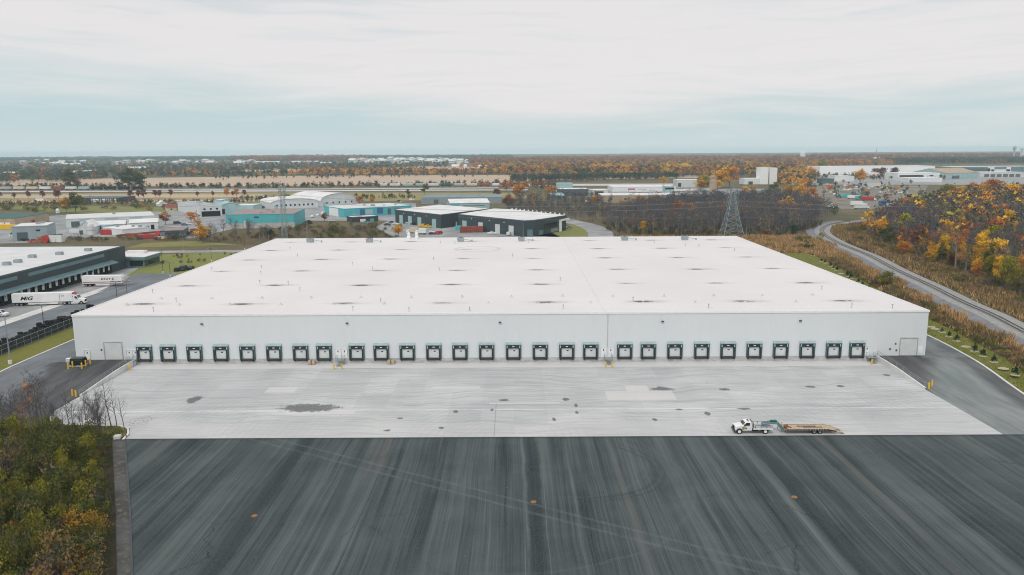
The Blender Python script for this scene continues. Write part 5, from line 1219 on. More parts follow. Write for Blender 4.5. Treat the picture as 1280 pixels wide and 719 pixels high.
for k, (px, py, m, kd, rz, lb) in enumerate(((615, 293, 'white_paint', 'pickup', 10, 'white pickup before the pale doors of the nearer grey works'), (636, 294.5, 'white_panel', 'van', 80, 'white van at the right door of the nearer grey works'), (549, 293, 'red_paint', 'van', 60, 'red van near the roof edge by the rust red container'), (541, 291, 'white_paint', 'sedan', 0, 'white car behind the red van'), (540, 293.5, 'dark_steel', 'sedan', 10, 'dark car touching the red van on its left'),
        (529, 284, 'yellow_paint', 'van', 20, 'yellow loader left of the grey works doors'), (535, 284.4, 'yellow_paint', 'pickup', 0, 'second yellow loader, right of the first'), (512, 280, 'white_paint', 'pickup', 40, 'white digger at the left doors of the farther grey works'), (518, 281.5, 'black_rubber', 'pickup', 10, 'black pickup beside the white digger'),
        (711, 285.5, 'glass_pale', 'sedan', 20, 'silver car beside the office corner of the grey works'), (707, 284, 'dark_steel', 'sedan', 20, 'dark car beside the silver one at the office corner'), (20, 295, 'dark_steel', 'van', 10, 'dark van left of the blue grey workshop door'), (17, 296.5, 'white_paint', 'sedan', 0, 'white car beside the dark van at the workshop'), (31, 301.5, 'black_rubber', 'sedan', 0, 'black car in front of the workshop'), (42, 303, 'red_paint', 'pickup', 5, 'red pickup in front of the workshop'),
        (231, 282, 'blue_paint', 'sedan', 0, 'blue car on the road right of the round brown tree'), (222, 280.5, 'dark_steel', 'van', 20, 'dark van under the round brown tree'), (235, 281, 'white_paint', 'sedan', 10, 'white car beside the blue one'), (305, 283, 'teal_pale', 'sedan', 20, 'pale blue car at the turquoise factory corner'), (311, 284, 'dark_steel', 'sedan', 20, 'dark car at the turquoise factory corner'), (300, 281, 'white_panel', 'van', 10, 'white van at the turquoise factory corner'),
        (405, 268, 'white_paint', 'van', 70, 'white van parked at the white end of the long turquoise works'), (398, 270, 'white_paint', 'sedan', 80, 'white car nearest the long turquoise works end'), (391, 272, 'white_panel', 'pickup', 80, 'white pickup by the brown tree'), (415, 277, 'white_panel', 'sedan', 0, 'pale car among the shrubs right of the brown tree'), (458, 279, 'teal_bright', 'sedan', 10, 'turquoise car before the open shed'), (463, 281.5, 'red_paint', 'sedan', 10, 'red car before the open shed'), (449, 277, 'white_paint', 'van', 5, 'white van inside the mouth of the open shed'),
        (499, 252, 'dark_steel', 'sedan', 0, 'dark car behind the long turquoise works'), (503, 253.5, 'teal_pale', 'sedan', 30, 'pale car behind the long turquoise works'), (515, 251, 'white_paint', 'van', 10, 'white van alone behind the long turquoise works'), (735, 253, 'white_paint', 'van', 10, 'white van under the orange tree by the depot'), (741, 252, 'white_panel', 'pickup', 10, 'white pickup by the depot entrance'), (755, 254.5, 'dark_steel', 'sedan', 0, 'dark car on the small green by the tan warehouse'), (757.5, 254.6, 'teal_metal', 'sedan', 0, 'teal car on the small green by the tan warehouse'),
        (327, 260, 'dark_steel', 'van', 0, 'dark van left of the arched halls'), (332, 259, 'brick_red', 'van', 0, 'brown van left of the arched halls'), (484, 282, 'dark_steel', 'sedan', 30, 'dark car among the shrubs left of the grey works'), (490, 279, 'blue_paint', 'sedan', 30, 'blue car left of the grey works'), (495, 281, 'white_paint', 'sedan', 15, 'white car left of the grey works'), (200, 293, 'red_paint', 'van', 15, 'red van beside the green shed'), (240, 292.5, 'red_paint', 'pickup', 15, 'red pickup right of the green shed'), (243, 290, 'brick_red', 'van', 15, 'brown van right of the green shed'))):
    x, y = at(px, py); car((x, y, G+.08), R(rz), m, lb, None, kd)
# freight trains on the far line
WAG = {}
def wagon(px, py, m, label, group, hop=False, L=15.5):
    x, y = at(px, py); key = (m, hop)
    if key in WAG: return dup(WAG[key], (x, y, G+.15), R(-1), label, group)
    t = thing('freight_wagon', label, 'wagon', (x, y, G+.15), R(-1), group); WAG[key] = t
    q = MB()
    if hop: q.loft([(-1.5, 1.4), (1.5, 1.4), (1.6, 3.6), (1.1, 4.5), (-1.1, 4.5), (-1.6, 3.6)], 'x', -L/2+.7, L/2-.7)
    else: q.box(-L/2+.3, L/2-.3, -1.5, 1.5, 1.3, 4.4)
    q.build('body', m, t)
    q = MB(); q.box(-L/2, L/2, -1.2, 1.2, .9, 1.28); q.build('frame', 'black_rubber', t)
    for s_ in (-1, 1):
        q = MB(); q.box(s_*L*.34-1.3, s_*L*.34+1.3, -1.1, 1.1, .15, .9); q.build('bogie', 'dark_steel', t)
    return t
GT = 'wagons of the left freight train'
for k, (m, w) in enumerate((('grey_roof', 'grey wagon at the left edge of the photo in the left train'), ('cream', 'first of two tan wagons in the left train'), ('cream', 'second of two tan wagons in the left train'), ('white_panel', 'white wagon in the middle of the left train'), ('brick_red', 'brown wagon right of the white one in the left train'), ('pale_roof', 'first pale grey wagon after the brown one in the left train'), ('teal_pale', 'greenish grey wagon, last pale one of the left train'))):
    wagon(8+16.2*k, 237.7, m, w, GT, True)
for k in range(4): wagon(121+17*k, 237.6, 'black_rubber', 'black tank wagon of the left train right of the pale ones', GT)
CT = 'wagons of the middle freight train'
for k, (m, w) in enumerate((('pale_roof', 'pale grey hopper at the left end of the middle train'), ('pale_roof', 'second pale grey hopper of the middle train'), ('teal_pale', 'first greenish hopper of the middle train'), ('teal_pale', 'second greenish hopper of the middle train'), ('pale_roof', 'pale hopper left of the dark green wagon in the middle train'), ('green_dark', 'dark green wagon of the middle train'), ('grey_roof', 'grey wagon right of the dark green one in the middle train'), ('cream', 'pale pink wagon of the middle train'), ('brick_red', 'reddish wagon near the right end of the middle train'), ('white_panel', 'white wagon at the right end of the middle train'))):
    wagon(478+16.0*k, 233.6-.02*k, m, w, CT, True)
struct(ribbon('rail_embankment', [at(px, py) for px, py in ((-120, 238.3), (200, 237.2), (480, 234.6), (660, 233.4))], 2.6, G+.12, 'ballast'))

# ================================================================== POWER LINES
def pylon(px, py, h, wb, wt, label, arms=(.72, .84, .96), al=5.5, bays=9, k=1.0):
    x, y = at(px, py); t = thing('lattice_pylon', label, 'pylon', (x, y, G))
    q = MB(); W_ = lambda z: wb+(wt-wb)*min(1, (z/h)/.78)**.8 if z < h*.78 else wt
    zs = [h*(k/bays)**.9 for k in range(bays+1)]
    C4 = [(-1, -1), (1, -1), (1, 1), (-1, 1)]
    for a, b in zip(zs, zs[1:]):
        A = [(sx*W_(a)/2, sy*W_(a)/2, a) for sx, sy in C4]; B = [(sx*W_(b)/2, sy*W_(b)/2, b) for sx, sy in C4]
        for i in range(4):
            j = (i+1) % 4; q.tube(A[i], B[i], .17*k, n=4); q.tube(A[i], B[j], .10*k, n=4); q.tube(A[j], B[i], .10*k, n=4); q.tube(B[i], B[j], .10*k, n=4)
    q.build('tower', 'pylon_steel', t)
    tips = []
    for f in arms:
        z = h*f; w = W_(z)/2
        for s_ in (-1, 1):
            q = MB(); q.tube((s_*w, -w, z), (s_*(w+al), 0, z+.3), .1, n=4); q.tube((s_*w, w, z), (s_*(w+al), 0, z+.3), .1, n=4); q.tube((s_*w, 0, z+1.4), (s_*(w+al), 0, z+.3), .1, n=4); q.build('crossarm', 'pylon_steel', t)
            q = MB(); q.lathe([(.12, -1.6), (.2, -1.2), (.1, -.8), (.2, -.4), (.1, .1)], 6); q.build('insulator', 'glass_pale', t, (s_*(w+al), 0, z+.2)); tips.append((x+s_*(w+al), y, G+z-1.4))
    q = MB(); q.tube((0, 0, h), (0, 0, h+1.5), .12, n=4); q.build('peak', 'pylon_steel', t); tips.append((x, y, G+h+1.5))
    return tips
TR = pylon(914, 297, 27.5, 12.5, 2.6, 'tall lattice pylon with splayed legs behind the right back corner of the big white roof', (.70, .80, .90), 1.6)
TL = pylon(356, 299.5, 30, 2.7, 2.0, 'slim lattice pylon rising before the arched halls at the left', (.80, .9, .98), 1.0, 13, .62)
def wire(a, b, sag, label, r=.055):
    A, B = Vector(a), Vector(b); P = []
    for k in range(25):
        s_ = k/24; p = A.lerp(B, s_); p.z -= sag*4*s_*(1-s_); P.append(tuple(p))
    q = MB(); q.path(P, r, 4); tag(q.build('power_line', 'wire'), label, 'power line', 'overhead power lines')
for i in (0, 1, 2, 3, 6):
    wire(TL[i], TR[i], 5, 'thin overhead power line strung between the two lattice pylons')
    wire(TR[i], (TR[i][0]+300, TR[i][1]+55, TR[i][2]+1), 6, 'thin overhead power line running right from the splayed lattice pylon')
    wire(TL[i], (TL[i][0]-300, TL[i][1]-10, TL[i][2]), 6, 'thin overhead power line running left from the slim lattice pylon')
WP = []
for px, py, ph, lb in ((654, 297, 22, 'wooden pole before the nearer grey works'), (745, 281, 14, 'short wooden pole left of the curving road'), (770.5, 297.5, 27, 'wooden pole with crossarms right of the curving road'), (852, 295.5, 24.5, 'pale wooden pole before the dark grove left of the splayed pylon'), (933, 295, 24, 'pale wooden pole just right of the splayed pylon'), (1061, 290, 19, 'wooden pole beside the rail bend'), (766.5, 299, 12, 'short wooden post beside the crossarmed pole'), (744.8, 272, 24, 'wooden pole rising above the bare grove by the depot')):
    x, y = at(px, py); h = ph*y/968*1.02; pole(x, y, h, lb, 'bark_pale' if 'pale' in lb else 'timber_pole', 'wood' if 'crossarm' in lb else 'plain', 'utility_pole', 'utility pole', .17); WP.append((x, y, G+h-.4))
for i, j in ((2, 3), (3, 4), (4, 5)): wire(WP[i], WP[j], 1.2, 'thin overhead wire strung between the wooden poles', .06)
wire(WP[5], (WP[5][0]+220, WP[5][1]-60, WP[5][2]+2), 2, 'thin overhead wire running right over the autumn wood from the last wooden pole', .06)
wire(WP[2], (WP[2][0]-90, WP[2][1]+6, WP[2][2]), 1.5, 'thin overhead wire running left from the crossarmed wooden pole', .06)
LP2 = [(384, 300, 23, 'thin pale lamp post right of the turquoise factory'), (325, 302, 12, 'short pale lamp post left of the slim pylon'), (336, 301, 8, 'short lamp post just left of the slim pylon'), (444, 299, 8, 'short pale post behind the roof edge in the brown wasteland'), (247, 300, 9, 'pale post at the thin bare trees'), (125, 306, 12, 'pale lamp post by the lawn left of the scrapyard'), (93, 302, 10, 'pale post by the hedge behind the white roof of the dark warehouse'), (18, 305, 9, 'pale lamp post on the workshop forecourt')]
for px, py, ph, lb in LP2:
    x, y = at(px, py); pole(x, y, ph*y/968, lb, 'galvanised', 'plain', 'lamp_post', 'lamp post', .13)
# far masts and towers
t = thing('water_tower', 'tiny water tower on the far right horizon', 'water tower', (*at(1267, 197.5), G)); q = MB(); q.lathe([(4, 0), (3.5, 36), (7, 40), (8, 46), (7, 52), (2, 55)], 16); q.build('tower', 'grey_roof', t)
t = thing('water_tower', 'faint pale block tower at the right edge of the horizon', 'water tower', (*at(1278, 197), G)); q = MB(); q.box(-8, 8, -8, 8, 0, 40); q.build('shaft', 'white_panel', t); q = MB(); q.box(-9, 9, -9, 9, 40.01, 43); q.build('cap', 'pale_roof', t)
for px, lb in ((1001.5, 'left one of a pair of white silos in the far woods'), (1004.5, 'right one of a pair of white silos in the far woods')):
    t = thing('silo', lb, 'silo', (*at(px, 200.5), G), 0, 'far white silos'); q = MB(); q.lathe([(5.5, 0), (5.5, 30), (4, 34), (1, 36)], 14); q.build('drum', 'white_paint', t)
for px, ph, lb in ((1095, 14, 'thin radio mast standing far behind the long white warehouse'), (1100.5, 10, 'shorter radio mast just right of the tall thin one'), (1160, 10, 'thin radio mast above the right hand woods'), (1165, 9, 'second thin radio mast above the right hand woods')):
    x, y = at(px, 199); t = thing('radio_mast', lb, 'mast', (x, y, G)); h = min(ph*y/968, 57)
    q = MB(); q.tube((0, 0, 0), (0, 0, h), 1.2, .8, 5); q.build('mast', 'galvanised', t); q = MB(); q.tube((-6, 0, h*.7), (6, 0, h*.7), .5, n=4); q.build('bracket', 'galvanised', t)
# far town: tiny pale houses
HT = []
for c, m in (('white_paint', 'white_roof'), ('white_panel', 'grey_roof'), ('cream', 'brick_red')):
    q = MB(); q.loft([(-5, -.3), (5, -.3), (5, 5), (0, 8), (-5, 5)], 'y', -8, 8, 0); q.loft([(-5.6, 4.7), (0, 8.06), (5.6, 4.7), (5.6, 5.1), (0, 8.5), (-5.6, 5.1)], 'y', -8.3, 8.3, 1)
    HT.append((q, c, m))
def house(x, y, k, sc_, rz, label, group):
    q, c, m = HT[k]
    key = ('H', k)
    if key not in CARS: CARS[key] = q.build('house', (c, m)); o = CARS[key]
    else: o = CARS[key].copy(); COL.objects.link(o)
    o.location = (x, y, G); o.rotation_euler = (0, 0, rz); o.scale = sc_; tag(o, label, 'house', group)
for k in range(70):
    px, py = random.uniform(440, 590), random.uniform(199.0, 205.5); x, y = at(px, py); s_ = random.uniform(1, 2.0)
    house(x, y, random.choice((0, 0, 0, 1)), (s_*1.5, s_, s_*1.1), random.uniform(0, 6), 'tiny pale house of the far town left of the rusty wood', 'houses of the far middle town')
for k in range(50):
    px, py = random.choice((random.uniform(170, 320), random.uniform(20, 170))), random.uniform(201, 207); x, y = at(px, py); s_ = random.uniform(.9, 1.8)
    house(x, y, random.choice((0, 0, 1)), (s_*1.8, s_, s_), random.uniform(0, 6), 'tiny pale house of the hazy town at the far left', 'houses of the far left town')
for px, py, k, sx_, lb in ((88, 207.5, 0, 5, 'long white barn roof in the far left haze'), (16, 221.5, 0, 2, 'small white shed behind the fields at the far left'), (102, 219.5, 1, 2, 'grey roofed farmhouse beside the big dark tree'), (113, 219, 0, 1.6, 'white farmhouse right of the grey roofed one'), (172, 213.5, 0, 3, 'white barn in the trees left of the orange hedge'), (335, 205, 0, 6, 'long white store in the dark belt of far trees'), (382, 204.5, 0, 7, 'second long white store in the far belt of trees'), (406, 206.5, 0, 3, 'small white farm roof at the orange hedgerow'), (574, 210.5, 0, 2.6, 'white farm shed left of the orange trees'), (609, 211.5, 0, 3, 'white long shed right of the round orange tree'), (1066, 200, 0, 14, 'long pale roof in the far rusty woods')):
    x, y = at(px, py); house(x, y, k, (1.3, 1.4*sx_*.7, 1.3), PI/2, lb, None)
# ================================================================== VEGETATION
def tris_leaf(rng, C, size, jit=.35, up=0.0):
    """one triangle per centre, random orientation"""
    n = len(C); a = rng.normal(size=(n, 3)); a /= np.linalg.norm(a, axis=1)[:, None]
    b = rng.normal(size=(n, 3)); b -= (a*b).sum(1)[:, None]*a; b /= np.linalg.norm(b, axis=1)[:, None]
    s = size*(1+jit*rng.uniform(-1, 1, n))[:, None]
    V = np.empty((n, 3, 3)); V[:, 0] = C+a*s; V[:, 1] = C-a*s*.5+b*s*.75; V[:, 2] = C-a*s*.5-b*s*.75
    return V
def crown(seed, h, r, z0, nclump, nleaf, size, k=.30, top=.5, core=.35, nm=2):
    """leaf clumps spread unevenly through an egg-shaped volume -> (n,3,3) triangles and material index"""
    rng = np.random.default_rng(seed); VS = []; MI = []
    for c in range(nclump):
        while True:
            p = rng.uniform(-1, 1, 3); d = np.linalg.norm(p)
            if core < d < 1: break
        zz = (p[2]+1)/2; wid = 1-.55*max(0, zz-top)/(1-top)
        cen = np.array([p[0]*r*wid*.85, p[1]*r*wid*.85, z0+(h-z0)*(.06+.88*zz)])
        m = int(nleaf/nclump*rng.uniform(.45, 1.6)); rad = r*k*rng.uniform(.6, 1.35)
        P = cen+rng.normal(size=(m, 3))*np.array([rad, rad, rad*.75])*.62
        VS.append(tris_leaf(rng, P, size)); MI.append(np.full(m, 0 if rng.random() < .72 else nm-1))
    return np.concatenate(VS), np.concatenate(MI)
def cone_seg(p0, p1, r0, r1, n=4):
    d = p1-p0; L = np.linalg.norm(d); d = d/max(L, 1e-6); a = np.cross(d, [0, 0, 1.0]); 
    if np.linalg.norm(a) < .05: a = np.array([1.0, 0, 0])
    a /= np.linalg.norm(a); b = np.cross(d, a); T = []
    A = [p0+(a*math.cos(2*PI*i/n)+b*math.sin(2*PI*i/n))*r0 for i in range(n)]; B = [p1+(a*math.cos(2*PI*i/n)+b*math.sin(2*PI*i/n))*r1 for i in range(n)]
    for i in range(n):
        j = (i+1) % n; T += [(A[i], A[j], B[j]), (A[i], B[j], B[i])]
    return T
def trunk_tris(rng, h, r, lean=.04, n=6, seg=5):
    T = []; p = np.zeros(3); pts = [p]
    for k in range(seg):
        q = p+np.array([rng.normal()*lean*h/seg, rng.normal()*lean*h/seg, h/seg]); pts.append(q); p = q
    for k in range(seg): T += cone_seg(pts[k], pts[k+1], r*(1-.8*k/seg), r*(1-.8*(k+1)/seg), n)
    return T, pts
def on_path(pts, f):
    f = f*(len(pts)-1); k = min(int(f), len(pts)-2); return pts[k]+(pts[k+1]-pts[k])*(f-k)
def limbs(rng, pts, h, r, n, z0=.3, z1=.85, ln=.28, ang=.8):
    T = []; ends = []
    for k in range(n):
        f = z0+(z1-z0)*(k+rng.random())/n; p = on_path(pts, f); t = rng.uniform(0, 2*PI); L = h*ln*(1.15-f*.75)*rng.uniform(.7, 1.25)
        d = np.array([math.cos(t)*ang, math.sin(t)*ang, rng.uniform(.5, 1.0)]); d /= np.linalg.norm(d); q = p+d*L*.55; e = q+(d+np.array([0, 0, .35])+rng.normal(size=3)*.15)*L*.5
        rr = r*(1-f)*.55+.015; T += cone_seg(p, q, rr, rr*.65, 4); T += cone_seg(q, e, rr*.65, rr*.2, 3); ends += [(p+(q-p)*.5, d, L*.5), (q, d, L*.6), (e, d, L*.45)]
    return T, ends
def twigs(rng, ends, per, w, ln=1.0):
    V = []
    for p, d, L in ends:
        for k in range(per):
            dd = d*.7+rng.normal(size=3)*.55+np.array([0, 0, .35]); dd /= np.linalg.norm(dd); l = L*rng.uniform(.6, 1.3)*ln; s = p+dd*l*.05; e = s+dd*l
            a = np.cross(dd, rng.normal(size=3)); a /= max(1e-6, np.linalg.norm(a)); V.append((s+a*w, s-a*w, e))
            for j in range(2):
                m = s+dd*l*rng.uniform(.3, .8); d2 = dd+rng.normal(size=3)*.7; d2 /= np.linalg.norm(d2); V.append((m+a*w*.7, m-a*w*.7, m+d2*l*.5))
    return V
def T2mesh(name, V, mi=None):
    V = np.asarray(V, float).reshape(-1, 3); n = len(V)//3
    return trimesh(name, V, np.arange(n*3).reshape(n, 3), np.zeros(n, int) if mi is None else mi)
class Proto:
    """tree of two parts; arrays kept for the merged far woods"""
    def __init__(s, seed, h, kind, leaf=('leaf_gold', 'leaf_orange'), r=None, nleaf=700, size=.34, bark='bark', z0=.3, nclump=22, tw=3, ww=.035, nl=14, k=.3, core=.35, tr=None):
        rng = np.random.default_rng(seed); s.h = h; r = r or h*.25; tr = tr or h*.014+.05
        T, pts = trunk_tris(rng, h*(.93 if kind == 'bare' else .82), tr); Lm, ends = limbs(rng, pts, h, tr, nl, max(.15, z0), .9, .3 if kind == 'bare' else .22)
        s.trunk = np.asarray(T+Lm, float); s.bark = bark
        if kind == 'bare':
            tw_ = np.asarray(twigs(rng, ends, tw, ww), float); s.mats = ('twig', leaf[0]); mi = np.zeros(len(tw_), int)
            if nleaf:
                C, _ = crown(seed, h, r, h*z0, nclump, nleaf, size, k, .5, .1); tw_ = np.concatenate([tw_, C]); mi = np.concatenate([mi, np.ones(len(C), int)])
            s.crown = tw_; s.mi = mi
        else:
            s.crown, s.mi = crown(seed, h, r, h*z0, nclump, nleaf, size, k, .5, core); s.mats = leaf
        s.mt = None
    def make(s, name, label, loc, scale=1.0, rz=0, group=None, cat='tree', parts=('trunk', 'crown')):
        t = thing(name, label, cat, loc, rz, group); t.scale = (scale,)*3 if not isinstance(scale, tuple) else scale
        if s.mt is None:
            s.mt = T2mesh(parts[0], s.trunk); s.mt.materials.append(M[s.bark]); s.mc = T2mesh(parts[1], s.crown, s.mi)
            for m in s.mats: s.mc.materials.append(M[m])
        for nm, me in zip(parts, (s.mt, s.mc)):
            o = bpy.data.objects.new(nm, me); COL.objects.link(o); o.parent = t
        return t
def merge(name, label, cat, places):
    """one object for a wood nobody could count: places = (proto,x,y,z,scale,rot)"""
    mats = []; VS = []; MI = []
    def slot(m):
        if m not in mats: mats.append(m)
        return mats.index(m)
    for p, x, y, z, s_, a in places:
        c, sn = math.cos(a), math.sin(a); Rm = np.array([[c, sn, 0], [-sn, c, 0], [0, 0, 1]]); sv = np.array(s_ if isinstance(s_, tuple) else (s_, s_, s_))
        for V, mi, mm in ((p.crown, p.mi, p.mats), (p.trunk, None, (p.bark,))):
            if V is None or not len(V): continue
            VS.append((V.reshape(-1, 3)*sv)@Rm+np.array([x, y, z])); sl = np.array([slot(m) for m in mm]); MI.append(sl[mi] if mi is not None else np.full(len(V), sl[0]))
    V = np.concatenate(VS); me = T2mesh(name, V, np.concatenate(MI)); o = link(name, me, mats); stuff(o, label, cat); return o
def inpoly(x, y, P):
    c = False; j = len(P)-1
    for i in range(len(P)):
        (a, b), (d, e) = P[i], P[j]
        if (b > y) != (e > y) and x < (d-a)*(y-b)/(e-b)+a: c = not c
        j = i
    return c
def scatter(P, step, rng=random):
    xs = [p[0] for p in P]; ys = [p[1] for p in P]; out = []; y = min(ys)
    while y < max(ys):
        x = min(xs)
        while x < max(xs):
            a, b = x+rng.uniform(-.48, .48)*step, y+rng.uniform(-.48, .48)*step
            if inpoly(a, b, P): out.append((a, b))
            x += step
        y += step
    return out
def pxpoly(L, z=G): return [at(a, b, z) for a, b in L]

# ---- prototypes
BARE = [Proto(10+i, 15, 'bare', leaf=(l,), nleaf=n, size=.30, tw=4, ww=.04, nl=16, z0=.34, bark='bark_pale' if i in (1, 4) else 'bark') for i, (l, n) in enumerate((('leaf_greybrown', 60), ('leaf_greybrown', 90), ('leaf_rust', 60), ('leaf_tanleaf', 110), ('leaf_greygreen', 90), ('leaf_greybrown', 20)))]
GROVE = [Proto(30+i, 13, 'bare', leaf=(l,), nleaf=n, size=.40, tw=3, ww=.055, nl=12, z0=.3, bark='bark_pale' if i in (0, 3) else 'bark') for i, (l, n) in enumerate((('leaf_greybrown', 60), ('leaf_greybrown', 90), ('leaf_rust', 50), ('leaf_tanleaf', 60), ('leaf_greybrown', 30)))]
FARB = [Proto(50+i, 13, 'bare', leaf=(l,), nleaf=60, size=.5, tw=3, ww=.08, nl=10, z0=.3) for i, l in enumerate(('leaf_greybrown', 'leaf_greybrown', 'leaf_greybrown', 'leaf_tanleaf'))]
def leafy(seed, l, h=14, r=4.0, n=1900, size=.36, z0=.22, **k): return Proto(seed, h, 'leaf', leaf=l, r=r, nleaf=n, size=size, z0=z0, **k)
TREE = {'gold': leafy(70, ('leaf_gold', 'leaf_yellow')), 'yellow': leafy(71, ('leaf_yellow', 'leaf_gold')), 'orange': leafy(72, ('leaf_orange', 'leaf_gold')), 'rust': leafy(73, ('leaf_rust', 'leaf_orange')),
        'yg': leafy(74, ('leaf_yellowgreen', 'leaf_olive')), 'olive': leafy(75, ('leaf_olive', 'leaf_green')), 'maroon': leafy(76, ('leaf_maroon', 'leaf_rust'), 9, 2.8, 700, .36, .2), 'green': leafy(77, ('leaf_green', 'leaf_bluegreen'), 14, 4.4, 1500, .4, .15),
        'thin': leafy(78, ('leaf_orange', 'leaf_tanleaf'), 20, 3.6, 900, .26, .3, bark='bark_pale', k=.2, core=.1, nl=22), 'thin_gold': leafy(79, ('leaf_gold', 'leaf_tanleaf'), 16, 2.8, 800, .28, .25, bark='bark_pale', k=.22, core=.1)}
FAR = {k: Proto(90+i, 13, 'leaf', leaf=l, r=5.2, nleaf=90, size=1.15, z0=.22, nclump=11, nl=3, k=.38) for i, (k, l) in enumerate({'gold': ('leaf_gold', 'leaf_yellow'), 'orange': ('leaf_orange', 'leaf_gold'), 'rust': ('leaf_rust', 'leaf_orange'), 'red': ('leaf_rust', 'leaf_maroon'), 'grey': ('leaf_greybrown', 'leaf_tanleaf'), 'olive': ('leaf_olive', 'leaf_greygreen'), 'dark': ('leaf_bluegreen', 'leaf_green'), 'yg': ('leaf_yellowgreen', 'leaf_olive')}.items())}
SH = {k: Proto(120+i, 3.0, 'leaf', leaf=l, r=1.9, nleaf=900, size=.115, z0=.05, nclump=26, nl=10, k=.30, core=.2, tr=.05) for i, (k, l) in enumerate({'olive': ('leaf_olive', 'leaf_green'), 'green': ('leaf_green', 'leaf_olive'), 'yg': ('leaf_yellowolive', 'leaf_olive'), 'gold': ('leaf_dullgold', 'leaf_olive'), 'rust': ('leaf_dullrust', 'leaf_greybrown'), 'grey': ('leaf_greygreen', 'leaf_tanleaf'), 'brown': ('leaf_greybrown', 'leaf_tanleaf'), 'tan': ('leaf_tanleaf', 'leaf_olive')}.items())}
NAMEC = {'olive': 'olive green', 'green': 'dark green', 'yg': 'yellow green', 'gold': 'golden', 'rust': 'rusty', 'grey': 'grey green', 'brown': 'brown', 'tan': 'tan'}
def wpick(w): return random.choices(list(w), weights=list(w.values()))[0]
# ---- lower left thicket: every bush its own thing
TH = [(-112, 137.2), (-90, 133.4), (-76, 132.4), (-73.2, 130.5), (-66.4, 117), (-58.4, 102), (-50.2, 86), (-42.5, 71), (-112, 71)]
def view_px(x, y, z):
    d = np.array([x, y, z-CH]); cy, sy = math.cos(YAW), math.sin(YAW); X, Y = cy*d[0]+sy*d[1], -sy*d[0]+cy*d[1]
    cp, sp = math.cos(PIT), math.sin(PIT); zc = cp*Y-sp*d[2]; v = sp*Y+cp*d[2]; u = F*X/zc; w = F*v/zc; return 640+u, 359.5-w
und = []; SHN = [0]
for x, y in sorted(scatter(TH, 2.15), key=lambda p: p[1]):
    px, py = view_px(x, y, 1.5)
    if px < -28 or py > 760: continue
    if len(bpy.data.objects) and SHN[0] >= 150 and random.random() < .5: und.append((x, y)); continue
    SHN[0] += 1
    if py < 600: w = dict(olive=5, green=4, grey=1.5, brown=1, yg=2)
    elif py < 640: w = dict(olive=5, green=3, yg=3.5, brown=.7, gold=1, grey=1)
    else: w = dict(olive=5, green=2, gold=4, rust=.7, brown=.8, yg=3, grey=1, tan=.4)
    if 80 < px < 128 and 570 < py < 610: w = dict(yg=5, olive=2)
    k = wpick(w); s_ = random.uniform(.55, 1.1)*(1.15 if py > 640 else 1)
    SH[k].make('shrub', NAMEC[k]+' bush in the dense thicket beside the dark lot', (x, y, .1), (s_*1.1, s_*1.1, s_*random.choice((1.0, 1.2, 1.5, 1.8, 2.3))), random.uniform(0, 6), 'bushes of the thicket', 'bush', ('stem', 'foliage'))
merge('undergrowth', 'low tangled growth between the bushes of the thicket', 'undergrowth', [(SH[wpick(dict(olive=5, green=4, grey=1, brown=1, yg=2))], x+random.uniform(-1, 1), y+random.uniform(-1, 1), 0, random.uniform(.35, .75), random.uniform(0, 6)) for x, y in [p for p in scatter(TH, 1.5) if -40 < view_px(*p, 1)[0]]])
# ---- saplings along the island
SAP = [Proto(150+i, 9, 'bare', leaf=(l,), nleaf=n, size=.13, tw=4, ww=.022, nl=14, z0=.3, r=1.3, tr=.11, bark='timber') for i, (l, n) in enumerate((('leaf_greybrown', 0), ('leaf_greybrown', 20), ('leaf_greygreen', 25), ('leaf_orange', 260)))]
POLE = [Proto(160+i, 9, 'bare', leaf=('leaf_greybrown',), nleaf=0, tw=2, ww=.018, nl=9, z0=.45, r=.8, tr=.13, bark='timber') for i in range(2)]
for k, (px, py, top, kind, lb) in enumerate(((141, 541, 472, 'P', 'tallest bare leaning trunk near the tip of the grass island'), (147, 543, 484, 'P', 'bare thin trunk second from the tip of the grass island'), (158, 546, 492, 'P', 'bare thin trunk at the very tip of the grass island'), (110, 541, 485, 1, 'bare sapling with a twiggy crown against the pale yard'), (119, 541, 492, 1, 'bare sapling leaning right of the twiggy crowned one'), (124, 541, 500, 2, 'short sapling with a flat grey crown by the pale yard'), (88, 540, 486, 1, 'bare sapling at the corner where the left road meets the yard'), (92, 540, 496, 2, 'short bare sapling beside the yard corner'), (70, 540, 500, 2, 'small leafy sapling left of the yard corner'), (54, 539, 460, 1, 'tallest bare tree among the saplings at the left'), (48, 539, 466, 1, 'forked bare tree just left of the tallest bare one'), (39, 538, 472, 3, 'sapling with bright orange leaves at the left road'), (20, 537, 486, 1, 'bare sapling left of the orange leaved one'), (15, 537, 480, 1, 'bare sapling second from the left edge'), (6, 537, 486, 1, 'bare sapling at the left edge'), (80, 541, 505, 2, 'low greyish sapling before the yard corner'), (101, 541, 507, 2, 'low twiggy sapling between the yard corner and the grey crowns'), (133, 542, 503, 1, 'thin bare sapling left of the tall leaning trunk'), (60, 541, 497, 2, 'low sapling right of the tallest bare tree'), (28, 541, 503, 3, 'short orange leaved sapling left of the bright orange one'))):
    x, y = at(px, py, .1); h = (py-top)*math.hypot(y, 50)/968*1.03; P_ = POLE[k % 2] if kind == 'P' else SAP[kind]
    t = P_.make('bare_sapling', lb, (x, y, .05), (h/9*.9, h/9*.9, h/9), random.uniform(0, 6), None, 'sapling')
    if kind == 'P': t.rotation_euler = (0, R(-5), 0)
t = TREE['yg'].make('sapling', 'low leafy yellow green sapling at the foot of the bare ones', (*at(72, 541, .1), .05), .22, 0, None, 'sapling')
